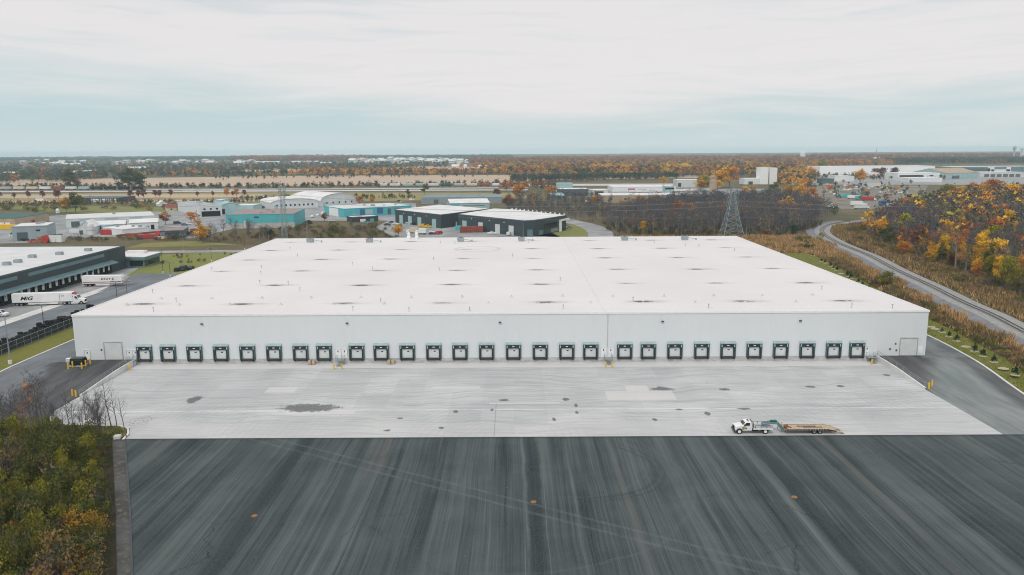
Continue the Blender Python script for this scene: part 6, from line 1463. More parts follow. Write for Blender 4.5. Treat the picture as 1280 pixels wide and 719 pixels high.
for k in range(16):
    px = random.uniform(-4, 132); x, y = at(px, random.uniform(537, 552), .1); h_ = random.uniform(.55, 1.05)
    SAP[random.choice((0, 0, 1, 2))].make('bare_sapling', 'thin bare sapling rising from the bushes along the island', (x, y, .05), (h_*.8, h_*.8, h_), random.uniform(0, 6), 'bare saplings of the island edge', 'sapling')
# fallen branches in the thicket
q = MB()
for k in range(9):
    a = random.uniform(0, 6); bx_, by_ = random.uniform(-1.3, 1.3), random.uniform(-1.3, 1.3); q.tube((bx_, by_, random.uniform(3.3, 4.0)), (bx_+1.1*math.cos(a), by_+1.1*math.sin(a), random.uniform(3.6, 4.4)), .07, .02, 5)
x, y = at(67, 602, 2); tag(q.build('dead_branches', 'bark_pale', None, (x, y, 0)), 'tangle of dead grey branches lying on the bushes of the thicket', 'dead branches')

# ---- railway
RLP = [(1290, 420), (1279, 415), (1241, 395), (1203.5, 378.5), (1165, 359), (1122, 339), (1086, 320), (1053, 306.5), (1034, 296.5), (1027.5, 290), (1029, 285.5), (1036, 281.5), (1050, 278.6), (1062, 277)]
RL = smooth([at(*p) for p in RLP], 8); d0 = (Vector(RL[0])-Vector(RL[4])).normalized(); RL = [tuple(Vector(RL[0])+d0*90), tuple(Vector(RL[0])+d0*45)]+RL
struct(ribbon('ballast', RL, 6.4, G+.10, 'ballast', 4.6))
def offs(pts, o):
    L = []
    for i, p in enumerate(pts):
        a = Vector(pts[max(0, i-1)]); b = Vector(pts[min(len(pts)-1, i+1)]); d = (b-a).normalized(); L.append((p[0]-d.y*o, p[1]+d.x*o))
    return L
sd = 1 if offs(RL, 1)[20][0] < RL[20][0] else -1      # +1 side = left (towards the warehouse)
struct(ribbon('service_track', offs(RL, 6.6*sd), 2.4, G+.14, 'gravel_road'))
t = thing('railway_track', 'single railway track curving through reeds into the autumn wood', 'railway', (RL[0][0], RL[0][1], G))
for o_ in (-.75, .75):
    q = MB(); P = offs(RL, o_); q.path([(x-RL[0][0], y-RL[0][1], .42) for x, y in P], .12, 4); q.build('rail', 'track_rail', t)
q = MB(); acc = 0
for (a, b), (c, d) in zip(RL, RL[1:]):
    L = math.hypot(c-a, d-b); n = max(1, int(L/.75)); u = Vector((c-a, d-b)).normalized(); v = Vector((-u.y, u.x))
    for k in range(n):
        p = Vector((a, b))+u*(L*k/n)-Vector(RL[0]); q.prism([tuple(p-u*.13-v*1.3), tuple(p+u*.13-v*1.3), tuple(p+u*.13+v*1.3), tuple(p-u*.13+v*1.3)], .11, .33)
o = q.build('sleepers', 'sleeper_wood', t); o['kind'] = 'stuff'
R2 = smooth([at(*p) for p in ((1118, 279), (1128, 268.5), (1141, 261.5), (1147, 257), (1140, 253), (1128, 250.5))], 6); struct(ribbon('ballast', R2, 5.5, G+.1, 'ballast'))
t = thing('railway_track', 'far bend of railway track reappearing beyond the white trailers', 'railway', (R2[0][0], R2[0][1], G))
for o_ in (-.75, .75): q = MB(); q.path([(x-R2[0][0], y-R2[0][1], .42) for x, y in offs(R2, o_)], .1, 4); q.build('rail', 'track_rail', t)
R3 = smooth([at(*p) for p in ((1040, 281), (1075, 276.5), (1100, 272), (1118, 267), (1133, 260), (1124, 255), (1100, 254.5), (1040, 259), (1010, 262))], 6); struct(ribbon('clearing_track', R3, 4.5, G+.07, 'gravel_road'))
def raily(x, y):
    """signed distance to the track: negative on the warehouse side"""
    best = 1e9; sg = 0
    for (a, b), (c, d) in zip(RL, RL[1:]):
        ex, ey = c-a, d-b; t_ = max(0, min(1, ((x-a)*ex+(y-b)*ey)/(ex*ex+ey*ey))); qx, qy = a+ex*t_-x, b+ey*t_-y; D_ = qx*qx+qy*qy
        if D_ < best: best = D_; sg = -(ex*(y-b)-ey*(x-a))
    s_ = math.sqrt(best); return s_ if sg > 0 else -s_
if raily(110, 230) > 0:
    _r = raily; raily = lambda x, y: -_r(x, y)
# ---- reeds and dry grass beside the railway
def patch(x, y): return math.sin(x*.37+1.4*math.sin(y*.09))+math.sin(y*.21+x*.13+1)+.7*math.sin(y*.53-x*.45)
def blades(name, label, pts, h, w, mats, wts, zf, hf=None, mf=None):
    rng = np.random.default_rng(3); P = np.array([(x, y, zf(x, y)) for x, y in pts]); n = len(P); a = rng.uniform(0, 2*PI, n); hh = h*rng.uniform(.55, 1.2, n); ww = w*rng.uniform(.6, 1.4, n)
    if hf: hh = hh*np.array([hf(x, y) for x, y in pts])
    V = np.empty((n, 3, 3)); dx = np.stack([np.cos(a)*ww, np.sin(a)*ww, 0*a], 1); V[:, 0] = P-dx; V[:, 1] = P+dx; V[:, 2] = P+np.stack([rng.normal(size=n)*.3*hh, rng.normal(size=n)*.3*hh, hh], 1)
    mi = rng.choice(len(mats), n, p=np.array(wts)/sum(wts))
    if mf: mi = np.array([mf(x, y, m) for (x, y), m in zip(pts, mi)])
    o = link(name, T2mesh(name, V, mi), mats); return stuff(o, label, 'reeds')
random.seed(21)
pts = []
edge = lambda x, y: x-lx(y)
while len(pts) < 52000:
    y = 120+310*random.random()**1.15; a = lx(y)+.2 if y < 366 else 100; x = a+random.random()*(75 if y > 350 else 40); r_ = raily(x, y)
    if -70 < r_ < -10.2+patch(x*2, y*2)*.7 and random.random() < .42+.22*patch(x, y)+(.25 if edge(x, y) > 6 else 0): pts.append((x, y))
blades('reeds', 'band of tan reeds between the lawn with young conifers and the railway', pts, 2.2, .15, ('reed_tan', 'reed_gold', 'reed_brown', 'leaf_olive', 'leaf_greygreen'), (5, 3, 3, .8, .6), lambda x, y: G,
       lambda x, y: (.35+.09*max(0, min(7, edge(x, y))) if y < 345 else .8)*(1+.16*patch(x, y)), lambda x, y, m: (3 if random.random() < .6 else 2) if (edge(x, y) < 4.5+1.5*patch(x, y) and y < 345 and random.random() < .62) else (2 if patch(x, y) < -.9 and random.random() < .7 else m))
merge('undergrowth', 'low olive and brown bushes along the foot of the reeds beside the conifer lawn', 'undergrowth', [(SH[wpick(dict(olive=4, green=3, brown=3, rust=1.5, tan=2, grey=2))], x, y, G, (s_*1.5, s_*1.5, s_), random.uniform(0, 6)) for x, y, s_ in [(lx(y)+random.uniform(.3, 6), y, random.uniform(.25, .62)) for y in [random.uniform(135, 345) for k in range(210)]]])
pts = []
while len(pts) < 36000:
    y = 170+330*random.random(); x = 140+random.random()*110; r_ = raily(x, y)
    if 5.2 < r_ < 17+random.random()*8 and random.random() < .5+.25*patch(x, y): pts.append((x, y))
blades('reeds', 'band of dry tan grass between the railway and the autumn wood', pts, 1.7, .17, ('reed_tan', 'reed_brown', 'reed_gold', 'leaf_olive', 'leaf_greygreen'), (4, 4, 2, 3, 3), lambda x, y: G, lambda x, y: 1+.2*patch(x, y), lambda x, y, m: (1 if patch(x, y) > 1 and random.random() < .6 else m))
merge('undergrowth', 'brown and olive bushes merging into the dry grass right of the railway', 'undergrowth', [(SH[wpick(dict(olive=3, grey=4, tan=4, brown=3, yg=1))], x, y, G, random.uniform(.5, 1.0), random.uniform(0, 6)) for x, y in [p for p in [(random.uniform(140, 250), random.uniform(175, 480)) for k in range(1500)] if 11 < raily(*p) < 30][:260]])
P9 = pxpoly([(760, 299), (905, 298), (1012, 296), (1024, 305), (980, 310), (940, 300)]); pts = []
bx = [p[0] for p in P9]; by = [p[1] for p in P9]
while len(pts) < 14000:
    x, y = random.uniform(min(bx), max(bx)), random.uniform(min(by), max(by))
    if y > 345 and (inpoly(x, y, P9) or (y > 390 and 60 < x < 165)) and random.random() < .6+.25*patch(x, y): pts.append((x, y))
blades('reeds', 'brown dry growth behind the right back corner of the white roof', pts, 1.9, .26, ('reed_tan', 'reed_brown', 'reed_gold', 'leaf_olive'), (4, 4, 2, 1), lambda x, y: G)
q = []
for k in range(15000):
    y = random.uniform(120, 366); q.append((random.uniform(kx(y)+.5, lx(y)+.8), y))
blades('grass', 'mown green grass strip with young conifers along the right road', q, .22, .10, ('grass_blade',), (1,), lambda x, y: hz(x, y)+.02)
q = [p for p in [(random.uniform(-117, -70), random.uniform(131, 143)) for k in range(9000)] if inpoly(p[0], p[1], [(-117, 138), (-89.8, 143), (-88, 140.1), (-84, 138.2), (-73.4, 137.1), (-70.4, 133.4), (-70.3, 131), (-117, 131)])]
blades('grass', 'rough green grass on the island at the left end of the truck yard', q, .45, .07, ('grass_blade', 'reed_brown'), (4, 1), lambda x, y: .09)
# ---- young conifers on mulch rings
CN = Proto(200, 1.9, 'leaf', leaf=('leaf_conifer', 'leaf_conifer'), r=.75, nleaf=420, size=.10, z0=.02, nclump=26, nl=6, k=.24, core=.1, tr=.05)
for i, v in enumerate(CN.crown): 
    zc = v[:, 2].mean(); f = max(.12, 1.05-zc/1.95); v[:, :2] *= f*1.25
CP = [(1164, 409, 0), (1177.5, 415.5, .8), (1186, 421, 1), (1196, 426.5, 1.25), (1218, 439.5, 1.3), (1229, 445.5, 1.35), (1242.5, 453, 1.2), (1269, 469, 1.4), (1169, 411.5, 0), (1207, 433.5, 0), (1254, 461, 0),
      (1016, 320, .8), (1027, 327, 1), (1031, 329, 1.1), (1038, 333, 1.3), (1042, 336, .9), (1046, 338.5, 1.2), (1051, 342, 0), (1059, 345.5, 1.5), (1064, 348.5, 1.6), (1073, 353.5, 1.2), (1078, 356.5, 1), (1086, 361, .9)]
q = MB(); q.lathe([(.95, 0), (.9, .07), (.2, .10)], 14); md = q.mesh('mulch_bed'); md.materials.append(M['mulch'])
for k, (px, py, s_) in enumerate(CP):
    x, y = at(px, py); far = py < 400; x = max(x, kx(y)+1.2)
    if s_:
        t = CN.make('young_conifer', 'young dark conifer on a mulch ring '+('behind the right edge of the big white roof' if far else 'on the lawn along the right road'), (x, y, G+.03), s_, random.uniform(0, 6), 'young conifers on the lawn', 'conifer', ('trunk', 'foliage'))
        o = bpy.data.objects.new('mulch_bed', md); COL.objects.link(o); o.parent = t; o.scale = (1/s_*1.0,)*3
    else:
        o = bpy.data.objects.new('mulch_bed', md); COL.objects.link(o); o.location = (x, y, G+.03); o.scale = (1.25, 1.1, 1); tag(o, 'bare pale mulch ring without a plant on the lawn '+('behind the roof edge' if far else 'along the right road'), 'mulch ring', 'empty mulch rings')
# ---- big bushes by the track
SH['bigolive'] = Proto(210, 6, 'leaf', leaf=('leaf_olive', 'leaf_yellowgreen'), r=4.6, nleaf=2600, size=.2, z0=.02, nclump=46, nl=10, k=.24, core=.3, tr=.12)
SH['bigolive'].make('shrub', 'big rounded olive bush beside the railway behind the right roof edge', (*at(1109, 358), G), (1, .9, .95), 0, None, 'bush', ('stem', 'foliage'))
SH['rust'].make('shrub', 'small red orange bush at the foot of the big rounded olive one', (*at(1094, 358.5), G), 1.0, 0, None, 'bush', ('stem', 'foliage'))
SH['yg'].make('shrub', 'yellow green bush on the inside of the rail bend', (*at(1025, 302), G), 1.6, 0, None, 'bush', ('stem', 'foliage'))
random.seed(5); n = 0
for k in range(900):
    y = random.uniform(175, 480); x = random.uniform(140, 240); r_ = raily(x, y)
    if 13 < r_ < 30 and n < 74:
        kd = wpick(dict(olive=3, grey=4, tan=4, yg=2, brown=3, green=1)); s_ = random.uniform(.7, 1.35); n += 1
        SH[kd].make('shrub', NAMEC[kd]+' bush between the railway and the autumn wood', (x, y, G), (s_*1.1, s_*1.1, s_), random.uniform(0, 6), 'bushes beside the railway', 'bush', ('stem', 'foliage'))
for k in range(22):
    y = random.uniform(150, 340); x = lx(y)+random.uniform(1, 8); kd = wpick(dict(olive=3, green=3, rust=2, brown=3, tan=2)); s_ = random.uniform(.35, .7)
    SH[kd].make('shrub', NAMEC[kd]+' low bush among the reeds behind the young conifers', (x, y, G), s_, random.uniform(0, 6), 'low bushes among the reeds', 'bush', ('stem', 'foliage'))
for k in range(16):
    x, y = at(random.uniform(985, 1022), random.uniform(299, 312)); kd = wpick(dict(green=3, olive=3, grey=1)); s_ = random.uniform(.7, 1.1)
    SH[kd].make('shrub', NAMEC[kd]+' bush at the head of the lawn by the rail bend', (x, y, G), s_, random.uniform(0, 6), 'bushes at the head of the lawn', 'bush', ('stem', 'foliage'))
# ---- right hand wood
RW_ = pxpoly([(1082, 292), (1130, 313), (1180, 337), (1230, 361), (1300, 394), (1300, 240), (1235, 241), (1180, 243), (1158, 252), (1140, 268), (1110, 281)])
pts = sorted([p for p in scatter(RW_, 6.0) if raily(*p) > 21], key=lambda p: p[1])
rest = []
for i, (x, y) in enumerate(pts):
    s_ = random.uniform(.75, 1.2); px, py = view_px(x, y, G)
    if i < 110:
        b = random.randrange(6); lb = {2: 'bare tree with a few rusty leaves', 3: 'bare tree with thin tan leaves', 4: 'bare tree with grey green lichen'}.get(b, 'leafless grey tree')
        if random.random() < .42:
            kk = wpick(dict(thin_gold=5, gold=2, orange=1, yg=4, yellow=4, rust=.5, olive=3.5)); nm_ = dict(thin_gold='slim tan gold', gold='golden', orange='orange', yg='yellow green', yellow='yellow', rust='rusty', olive='olive')[kk]
            TREE[kk].make('autumn_tree', nm_+' leaved tree mixed among the bare ones right of the railway', (x, y, G-.1), (s_*.62, s_*.62, s_*random.uniform(.6, 1.0)), random.uniform(0, 6), 'leafed trees of the right wood'); continue
        BARE[b].make('bare_tree', lb+' in the wood right of the railway', (x, y, G-.1), s_, random.uniform(0, 6), 'bare trees of the right wood')
    elif (y > 530 and random.random() < .68) or random.random() < .20: rest.append((FAR[wpick(dict(orange=2.5, rust=2, gold=4, red=.6, grey=6, yg=3.5, olive=3))], x, y, G-.1, s_*1.15, random.uniform(0, 6)))
    else: rest.append((random.choice(GROVE if y < 480 else FARB), x, y, G-.1, s_*1.2, random.uniform(0, 6)))
merge('autumn_wood', 'deep part of the mixed grey and orange wood right of the railway', 'wood', rest)
ext = scatter(pxpoly([(1304, 400), (1400, 452), (1400, 240), (1304, 240)]), 6.5)
merge('autumn_wood', 'far right end of the mixed grey and golden wood beside the railway', 'wood', [(FAR[wpick(dict(orange=3, gold=4, yg=3, grey=2))] if random.random() < .35 else random.choice(GROVE), x, y, G-.1, random.uniform(.8, 1.3), random.uniform(0, 6)) for x, y in ext if raily(x, y) > 21])
# undergrowth of that wood
rest = [(SH[wpick(dict(brown=5, grey=3, rust=2, tan=2, green=1))], x, y, G, random.uniform(.6, 1.1), random.uniform(0, 6)) for x, y in pts[:340]]
merge('undergrowth', 'brown undergrowth below the bare trees right of the railway', 'undergrowth', rest)
CT_ = [(1101, 303, 33, 'gold', 'golden tree at the near edge of the wood by the rail bend'), (1130, 304, 38, 'yg', 'broad yellow green tree in the wood by the rail bend'), (1171, 322, 35, 'orange', 'orange tree left of the tall thin leaved one'), (1164, 330, 28, 'gold', 'small golden tree at the wood edge under the orange one'), (1193.5, 340, 70, 'thin', 'tallest thin leaved orange tree with a pale trunk at the wood edge'), (1182, 320, 48, 'thin_gold', 'slim gold tree just left of the tallest thin leaved one'),
       (1231, 344, 45, 'yellow', 'left one of the close bright yellow trees at the wood edge'), (1246, 346, 48, 'yellow', 'right one of the close bright yellow trees at the wood edge'), (1240, 324, 44, 'yg', 'yellow green tree above the close bright yellow pair'), (1258, 298, 36, 'yellow', 'bright yellow tree high in the right wood'), (1128, 322, 22, 'orange', 'low orange tree under the broad yellow green one'), (1155, 318, 34, 'thin_gold', 'slim tan gold tree in the middle of the wood edge'),
       (1206, 282, 26, 'rust', 'rusty round tree in the middle of the bare wood'), (1185, 256, 26, 'yg', 'wide yellow green tree at the far left of the orange tree tops'), (1200, 257, 24, 'yellow', 'yellow tree right of the wide yellow green one'), (1213, 262, 17, 'yellow', 'small bright yellow tree under the orange tree tops'), (1228, 256, 27, 'orange', 'deep orange tree among the far tree tops at the right'), (1245, 250, 26, 'rust', 'rusty tree among the far tree tops at the right'), (1262, 257, 27, 'yellow', 'wide yellow tree among the far tree tops near the right edge'), (1276, 252, 22, 'orange', 'orange tree at the right edge among the far tree tops'),
       (1238, 243, 20, 'orange', 'bright orange tree top behind the rusty ones'), (1215, 246, 18, 'rust', 'small rust tree before the tan roofed hall'), (1273, 330, 40, 'rust', 'brown leaved tree at the right edge of the wood'), (1213, 330, 26, 'orange', 'low orange brown tree right of the tallest thin leaved one'), (1108, 306, 24, 'olive', 'dark olive tree below the golden one at the rail bend'),
       (985, 271, 26, 'gold', 'golden pointed tree alone before the dark grove'), (1000, 250, 20, 'gold', 'golden tree in the middle of the band left of the clearing'), (985, 249, 19, 'gold', 'golden tree at the left of the band by the white tower'), (1014, 251, 18, 'orange', 'orange tree at the right of the band left of the clearing'), (968, 246, 17, 'olive', 'olive tree at the foot of the white tower'), (1013, 224, 16, 'gold', 'slim golden tree right of the white tower'), (1075, 231, 20, 'gold', 'big golden tree before the long white warehouse'), (1036, 240, 10, 'orange', 'small orange tree in the vehicle yard'), (1094, 222, 12, 'maroon', 'left dark red tree by the white store'), (1103, 222, 13, 'maroon', 'middle dark red tree by the white store'), (1118, 222, 13, 'maroon', 'right dark red tree by the office block'), (1028, 214, 15, 'yg', 'yellow green tree before the left end of the long white warehouse'),
       (880, 239, 20, 'yg', 'yellow green tree left of the tan silo'), (876, 240, 18, 'gold', 'golden tree left of the yellow green one by the tan silo'), (902, 236, 26, 'gold', 'tall golden tree right of the tan silo'), (912, 235, 28, 'orange', 'tall orange tree right of the tan silo'), (897, 240, 15, 'yellow', 'low yellow tree beside the tan silo'), (941, 229, 7, 'orange', 'small orange tree below the white tower'), (931, 245, 12, 'yellow', 'slim yellow tree left of the splayed pylon top'), (940, 244, 12, 'yellow', 'slim yellow tree right of the splayed pylon top'), (829, 231, 11, 'gold', 'small golden tree left of the plain white shed'),
       (799, 258, 14, 'orange', 'orange tree in the bare grove below the tan warehouse'), (743, 258, 14, 'orange', 'orange tree at the depot entrance'), (757, 270, 14, 'rust', 'rusty tree at the edge of the bare grove'), (805, 292, 16, 'yellow', 'small bright yellow tree at the foot of the bare grove'), (840, 292, 9, 'green', 'small green tree at the foot of the bare grove'), (848, 277, 26, 'rust', 'rusty thin tree in the bare grove'), (863, 275, 22, 'orange', 'orange tinged tree in the bare grove left of the pylon'), (944, 288, 26, 'thin_gold', 'slim tan gold tree right of the splayed pylon'), (958, 296, 10, 'rust', 'low rusty bush like tree right of the splayed pylon'), (992, 295, 14, 'green', 'round green tree left of the rail bend'),
       (649, 250, 20, 'orange', 'orange tree at the left end of the bare hillside trees'), (665, 262, 24, 'thin_gold', 'slim tan tree among the bare hillside trees'), (682, 256, 22, 'thin_gold', 'golden tan tree among the bare hillside trees'), (690, 248, 16, 'orange', 'orange tree beside the teal pavilion'), (637, 262, 18, 'rust', 'rusty tree right of the white pitched roof'),
       # left and middle
       (207, 281.5, 17, 'rust', 'round brown red tree on the road by the grey factory'), (239, 278, 14, 'orange', 'orange tree before the grey factory wall'), (83, 266, 20, 'gold', 'golden tree behind the long white hall'), (95, 266, 24, 'olive', 'dark olive tree behind the long white hall'), (44, 268, 9, 'yg', 'small yellow green tree behind the green depot'), (450, 256, 12, 'orange', 'orange tree left of the second one behind the long turquoise works'), (465, 255, 9, 'gold', 'low golden round tree behind the long turquoise works'), (531, 243, 12, 'olive', 'olive brown tree at the corner of the long grey shed'), (510, 245, 8, 'olive', 'small olive tree in the olive field'), (406, 277, 11, 'rust', 'brown tree by the white parked vehicles'), (498, 296, 16, 'gold', 'golden brown tree at the left of the works yard by the roof edge'), (621, 247, 11, 'maroon', 'dark red tree at the right end of the long grey shed'), (338, 296.5, 10, 'green', 'round dark green bush like tree before the turquoise factory'), (386, 284, 9, 'green', 'dark evergreen tree right of the turquoise factory'), (249, 303, 40, 'thin', 'tall thin leaved tan tree at the end of the long lawn'), (254, 304, 24, 'gold', 'golden tree under the tall thin leaved one by the long lawn'),
       (165, 238, 26, 'olive', 'big dark olive tree beyond the pale highway'), (176, 237.5, 20, 'green', 'dark green tree right of the big dark olive one'), (155, 238, 22, 'green', 'dark green tree left of the big dark olive one'), (87, 235, 22, 'olive', 'tall dark tree in the tan field at the left'), (97, 234.5, 13, 'rust', 'smaller brown tree right of the tall dark field tree'), (54, 217.5, 8, 'orange', 'round orange tree in the far left haze'), (236, 218, 9, 'gold', 'golden tree over the hedgerow in the far left'), (577, 212.5, 8, 'orange', 'round orange tree by the white farm shed'), (595, 212.5, 10, 'orange', 'wide orange tree right of the round one')]
for px, py, ph, k, lb in CT_:
    x, y = at(px, py); h = ph*math.hypot(y, 50)/968*1.05; p = TREE[k]; s_ = h/p.h; wide = 1.5 if ph < 30 and py < 330 and k not in ('thin', 'thin_gold') else 1.0
    p.make('autumn_tree' if k not in ('green', 'olive') else 'tree', lb, (x, y, G-.1), (s_*wide, s_*wide, s_), random.uniform(0, 6))
# row of dark red trees along the far lane
for k, (px, py, s_) in enumerate(((0, 249, 1), (18, 249, .9), (35.5, 248.7, 1.1), (53.5, 248.5, 1.1), (70, 249, 1.2), (73.5, 249, 1.2), (88, 246.5, .7), (163.5, 248.7, 1.2), (173.5, 247.8, 1.1), (180, 248.6, 1.3), (194, 247.5, 1.1), (200, 247.5, 1.1), (213.5, 246.5, 1.1), (247, 246.5, .8), (266, 246, .8), (291, 246, .8), (305.5, 246, 1))):
    x, y = at(px, py); TREE['maroon'].make('red_tree', 'dark red round tree in the row along the far tan field', (x, y, G), s_*.95, random.uniform(0, 6), 'dark red trees along the far field')
for px, lb in ((296, 'orange tree among the dark red row at the far field'), (284, 'brownish orange tree left of the other orange one in the dark red row')):
    x, y = at(px, 247); TREE['orange'].make('autumn_tree', lb, (x, y, G), .8, 1)
# ---- middle grove
MG = pxpoly([(762, 291), (830, 296), (985, 295), (1018, 287), (1040, 272), (1012, 262), (965, 252), (905, 256), (840, 258), (800, 266), (772, 274), (748, 276)])
pts = sorted(scatter(MG, 6.2), key=lambda p: p[1]); rest = []
for i, (x, y) in enumerate(pts):
    s_ = random.uniform(.75, 1.15)
    if i < 80:
        b = random.randrange(5); lb = {2: 'bare tree with a few rusty leaves', 3: 'bare tree with thin tan leaves'}.get(b, 'leafless grey tree')
        GROVE[b].make('bare_tree', lb+' in the dark grove behind the white roof', (x, y, G-.1), s_, random.uniform(0, 6), 'bare trees of the dark grove')
    else: rest.append((random.choice(FARB if y > 560 else GROVE), x, y, G-.1, s_*1.05, random.uniform(0, 6)))
merge('bare_grove', 'deep part of the bare grey grove between the depot and the rail bend', 'wood', rest)
merge('undergrowth', 'dark undergrowth at the foot of the bare grove behind the white roof', 'undergrowth', [(SH[wpick(dict(brown=4, green=2, grey=2, rust=1))], x, y, G, random.uniform(.7, 1.2), random.uniform(0, 6)) for x, y in pts[:260]])
for k in range(80):
    x, y = at(random.uniform(634, 752), random.uniform(249, 275))
    FARB[random.choice((0, 1, 2, 3))].make('bare_tree', 'thin bare tree on the slope between the grey works and the truck depot', (x, y, G), random.uniform(.6, .95), random.uniform(0, 6), 'bare trees of the depot slope')
merge('bare_belt', 'grey bare growth filling the slope between the grey works and the truck depot', 'wood', [(FARB[random.randrange(4)], *at(random.uniform(632, 765), random.uniform(247, 279)), G, random.uniform(.5, .85), random.uniform(0, 6)) for k in range(170)])
merge('mixed_wood', 'scattered low trees and scrub round the vehicle yard and the clearing', 'wood', [(FAR[wpick(dict(grey=6, olive=2, orange=1.5, gold=1.5, dark=1.5))], *at(*p), G, random.uniform(.3, .6), random.uniform(0, 6)) for p in [(random.uniform(995, 1150), random.uniform(228, 270)) for k in range(90)] if not (1025 < p[0] < 1135 and 252 < p[1] < 266)])
# ---- shrubs of the brown wasteland and scrapyard hedges
for k in range(30):
    x, y = at(random.uniform(326, 500), random.uniform(284, 300)); kd = wpick(dict(olive=3, green=4, brown=4, rust=2, grey=3, yg=1)); s_ = random.uniform(.6, 1.7)
    SH[kd].make('shrub', NAMEC[kd]+' bush in the brown wasteland behind the left of the white roof', (x, y, G), (s_*1.3, s_*1.3, s_), random.uniform(0, 6), 'bushes of the brown wasteland', 'bush', ('stem', 'foliage'))
HG = []
for k in range(60):
    px = random.uniform(84, 330); x, y = at(px, random.uniform(299, 302.5) if px < 230 else random.uniform(293, 303)); s_ = random.uniform(.5, 1.1)
    HG.append((SH[wpick(dict(brown=5, rust=2, olive=2, gold=1, tan=2))], x, y, G, (s_*1.4, s_, s_), random.uniform(0, 6)))
merge('hedge', 'rough brown hedge along the far side of the long lawn', 'hedge', HG)
merge('undergrowth', 'patchy low growth of the brown wasteland behind the left of the white roof', 'undergrowth', [(SH[wpick(dict(olive=3, green=3, brown=4, rust=2, grey=3))], *at(random.uniform(326, 500), random.uniform(282, 301)), G, random.uniform(.5, 1.2), random.uniform(0, 6)) for k in range(70)])
for k in range(16):
    px = random.uniform(262, 330); x, y = at(px, random.uniform(290, 302))
    BARE[k % 6].make('bare_tree', 'slim bare tree in the thin row left of the slim pylon', (x, y, G), random.uniform(.45, .75), random.uniform(0, 6), 'bare trees by the slim pylon')
merge('hedge', 'low brown growth along the lane beyond the annex', 'hedge', [(SH[wpick(dict(rust=2, brown=3, tan=3))], *at(random.uniform(200, 330), random.uniform(318, 330)), G, random.uniform(.3, .6), 0) for k in range(26)])
merge('hedge', 'mixed bushes along the edge of the far green field', 'hedge', [(SH[wpick(dict(brown=3, gold=2, olive=2, green=2))], *at(random.uniform(-5, 330), random.uniform(257, 264)), G, (2.2, 1.4, random.uniform(1, 1.8)), random.uniform(0, 6)) for k in range(60)])

# ---- far woods and hedgerows, each one mass
def far(name, label, poly, n, wts, hs=(.8, 1.2), wide=1.0):
    xs = [p[0] for p in poly]; ys = [p[1] for p in poly]; out = []
    while len(out) < n:
        px, py = random.uniform(min(xs), max(xs)), random.uniform(min(ys), max(ys))
        if not inpoly(px, py, poly): continue
        cl = math.sin(px*.11+py*.9)+math.sin(px*.043+1.7*py+2)       # stands of one kind
        w = dict(wts); kk = list(w); f = kk[int((cl+2)/4*len(kk)) % len(kk)]; w[f] = w[f]*3
        x, y = at(px, py); s_ = random.uniform(*hs); out.append((FAR[wpick(w)], x, y, G, (s_*wide, s_*wide, s_), random.uniform(0, 6)))
    merge(name, label, 'wood', out)
random.seed(11)
far('autumn_wood', 'rusty orange wood along the middle of the horizon', [(575, 202), (640, 199), (780, 197), (1010, 196), (1012, 203), (640, 206), (590, 206)], 2400, dict(rust=4, red=4, orange=3, grey=2), (.9, 1.5), 1.6)
far('autumn_wood', 'nearer band of grey, yellow and orange trees under the rusty wood', [(600, 209), (640, 206), (1010, 203), (1012, 215), (960, 221), (880, 222), (760, 222), (640, 220), (600, 216)], 2300, dict(grey=5, rust=3, orange=3, gold=3, dark=2, yg=1), (.8, 1.35), 1.1)
far('golden_stand', 'bright golden stand of trees in the middle distance left of centre right', [(738, 217), (790, 217), (790, 213), (740, 213)], 90, dict(gold=6, orange=1), (1, 1.4))
far('golden_stand', 'golden green stand of trees before the rusty wood, left of the white tower', [(823, 216), (862, 217), (862, 212), (825, 212)], 80, dict(gold=4, yg=4), (1, 1.5))
far('golden_stand', 'small golden stand at the left end of the rusty wood', [(648, 216), (680, 216), (680, 213), (650, 213)], 50, dict(gold=5, orange=2), (.9, 1.2))
far('dark_belt', 'dark evergreen belt below the rusty wood', [(640, 229), (760, 226), (850, 224), (850, 221), (640, 224)], 420, dict(dark=5, grey=3, olive=1), (.6, .9))
far('autumn_wood', 'rusty wood on the right half of the horizon', [(1012, 202), (1100, 200), (1290, 197), (1290, 194.5), (1012, 195.5)], 1700, dict(red=5, rust=5, orange=2, grey=2), (.9, 1.6), 1.9)
far('dark_belt', 'dark green belt of trees behind the long white warehouse', [(1120, 206), (1290, 204.5), (1290, 199.5), (1100, 201)], 900, dict(dark=7, grey=2, rust=1), (.9, 1.3), 1.3)
far('autumn_wood', 'orange and brown trees left of the long white warehouse', [(972, 210), (1015, 212), (1120, 206), (1100, 202), (1012, 203), (960, 204)], 520, dict(orange=4, rust=4, grey=4, gold=2), (.8, 1.2))
far('mixed_wood', 'mixed trees between the white tower and the vehicle yard', [(972, 232), (1012, 236), (1025, 222), (1010, 212), (974, 212)], 260, dict(grey=5, gold=3, orange=3, dark=2), (.7, 1.05))
far('bare_belt', 'grey bare trees before the long white warehouse', [(1040, 217), (1180, 214), (1180, 211), (1045, 212)], 150, dict(grey=6, olive=1), (.5, .75))
far('hedgerow', 'hedge of dark low trees between the far yards at the right', [(1015, 224), (1070, 225), (1180, 226), (1180, 222), (1100, 222.5), (1030, 221)], 130, dict(dark=3, grey=4, rust=2), (.4, .7))
far('autumn_wood', 'grey trees with orange tops between the tan fields', [(362, 220), (420, 221), (560, 219.5), (640, 218.5), (640, 217), (560, 216.5), (400, 214)], 620, dict(grey=6, orange=2, gold=2, rust=2, dark=2), (.7, 1.15))
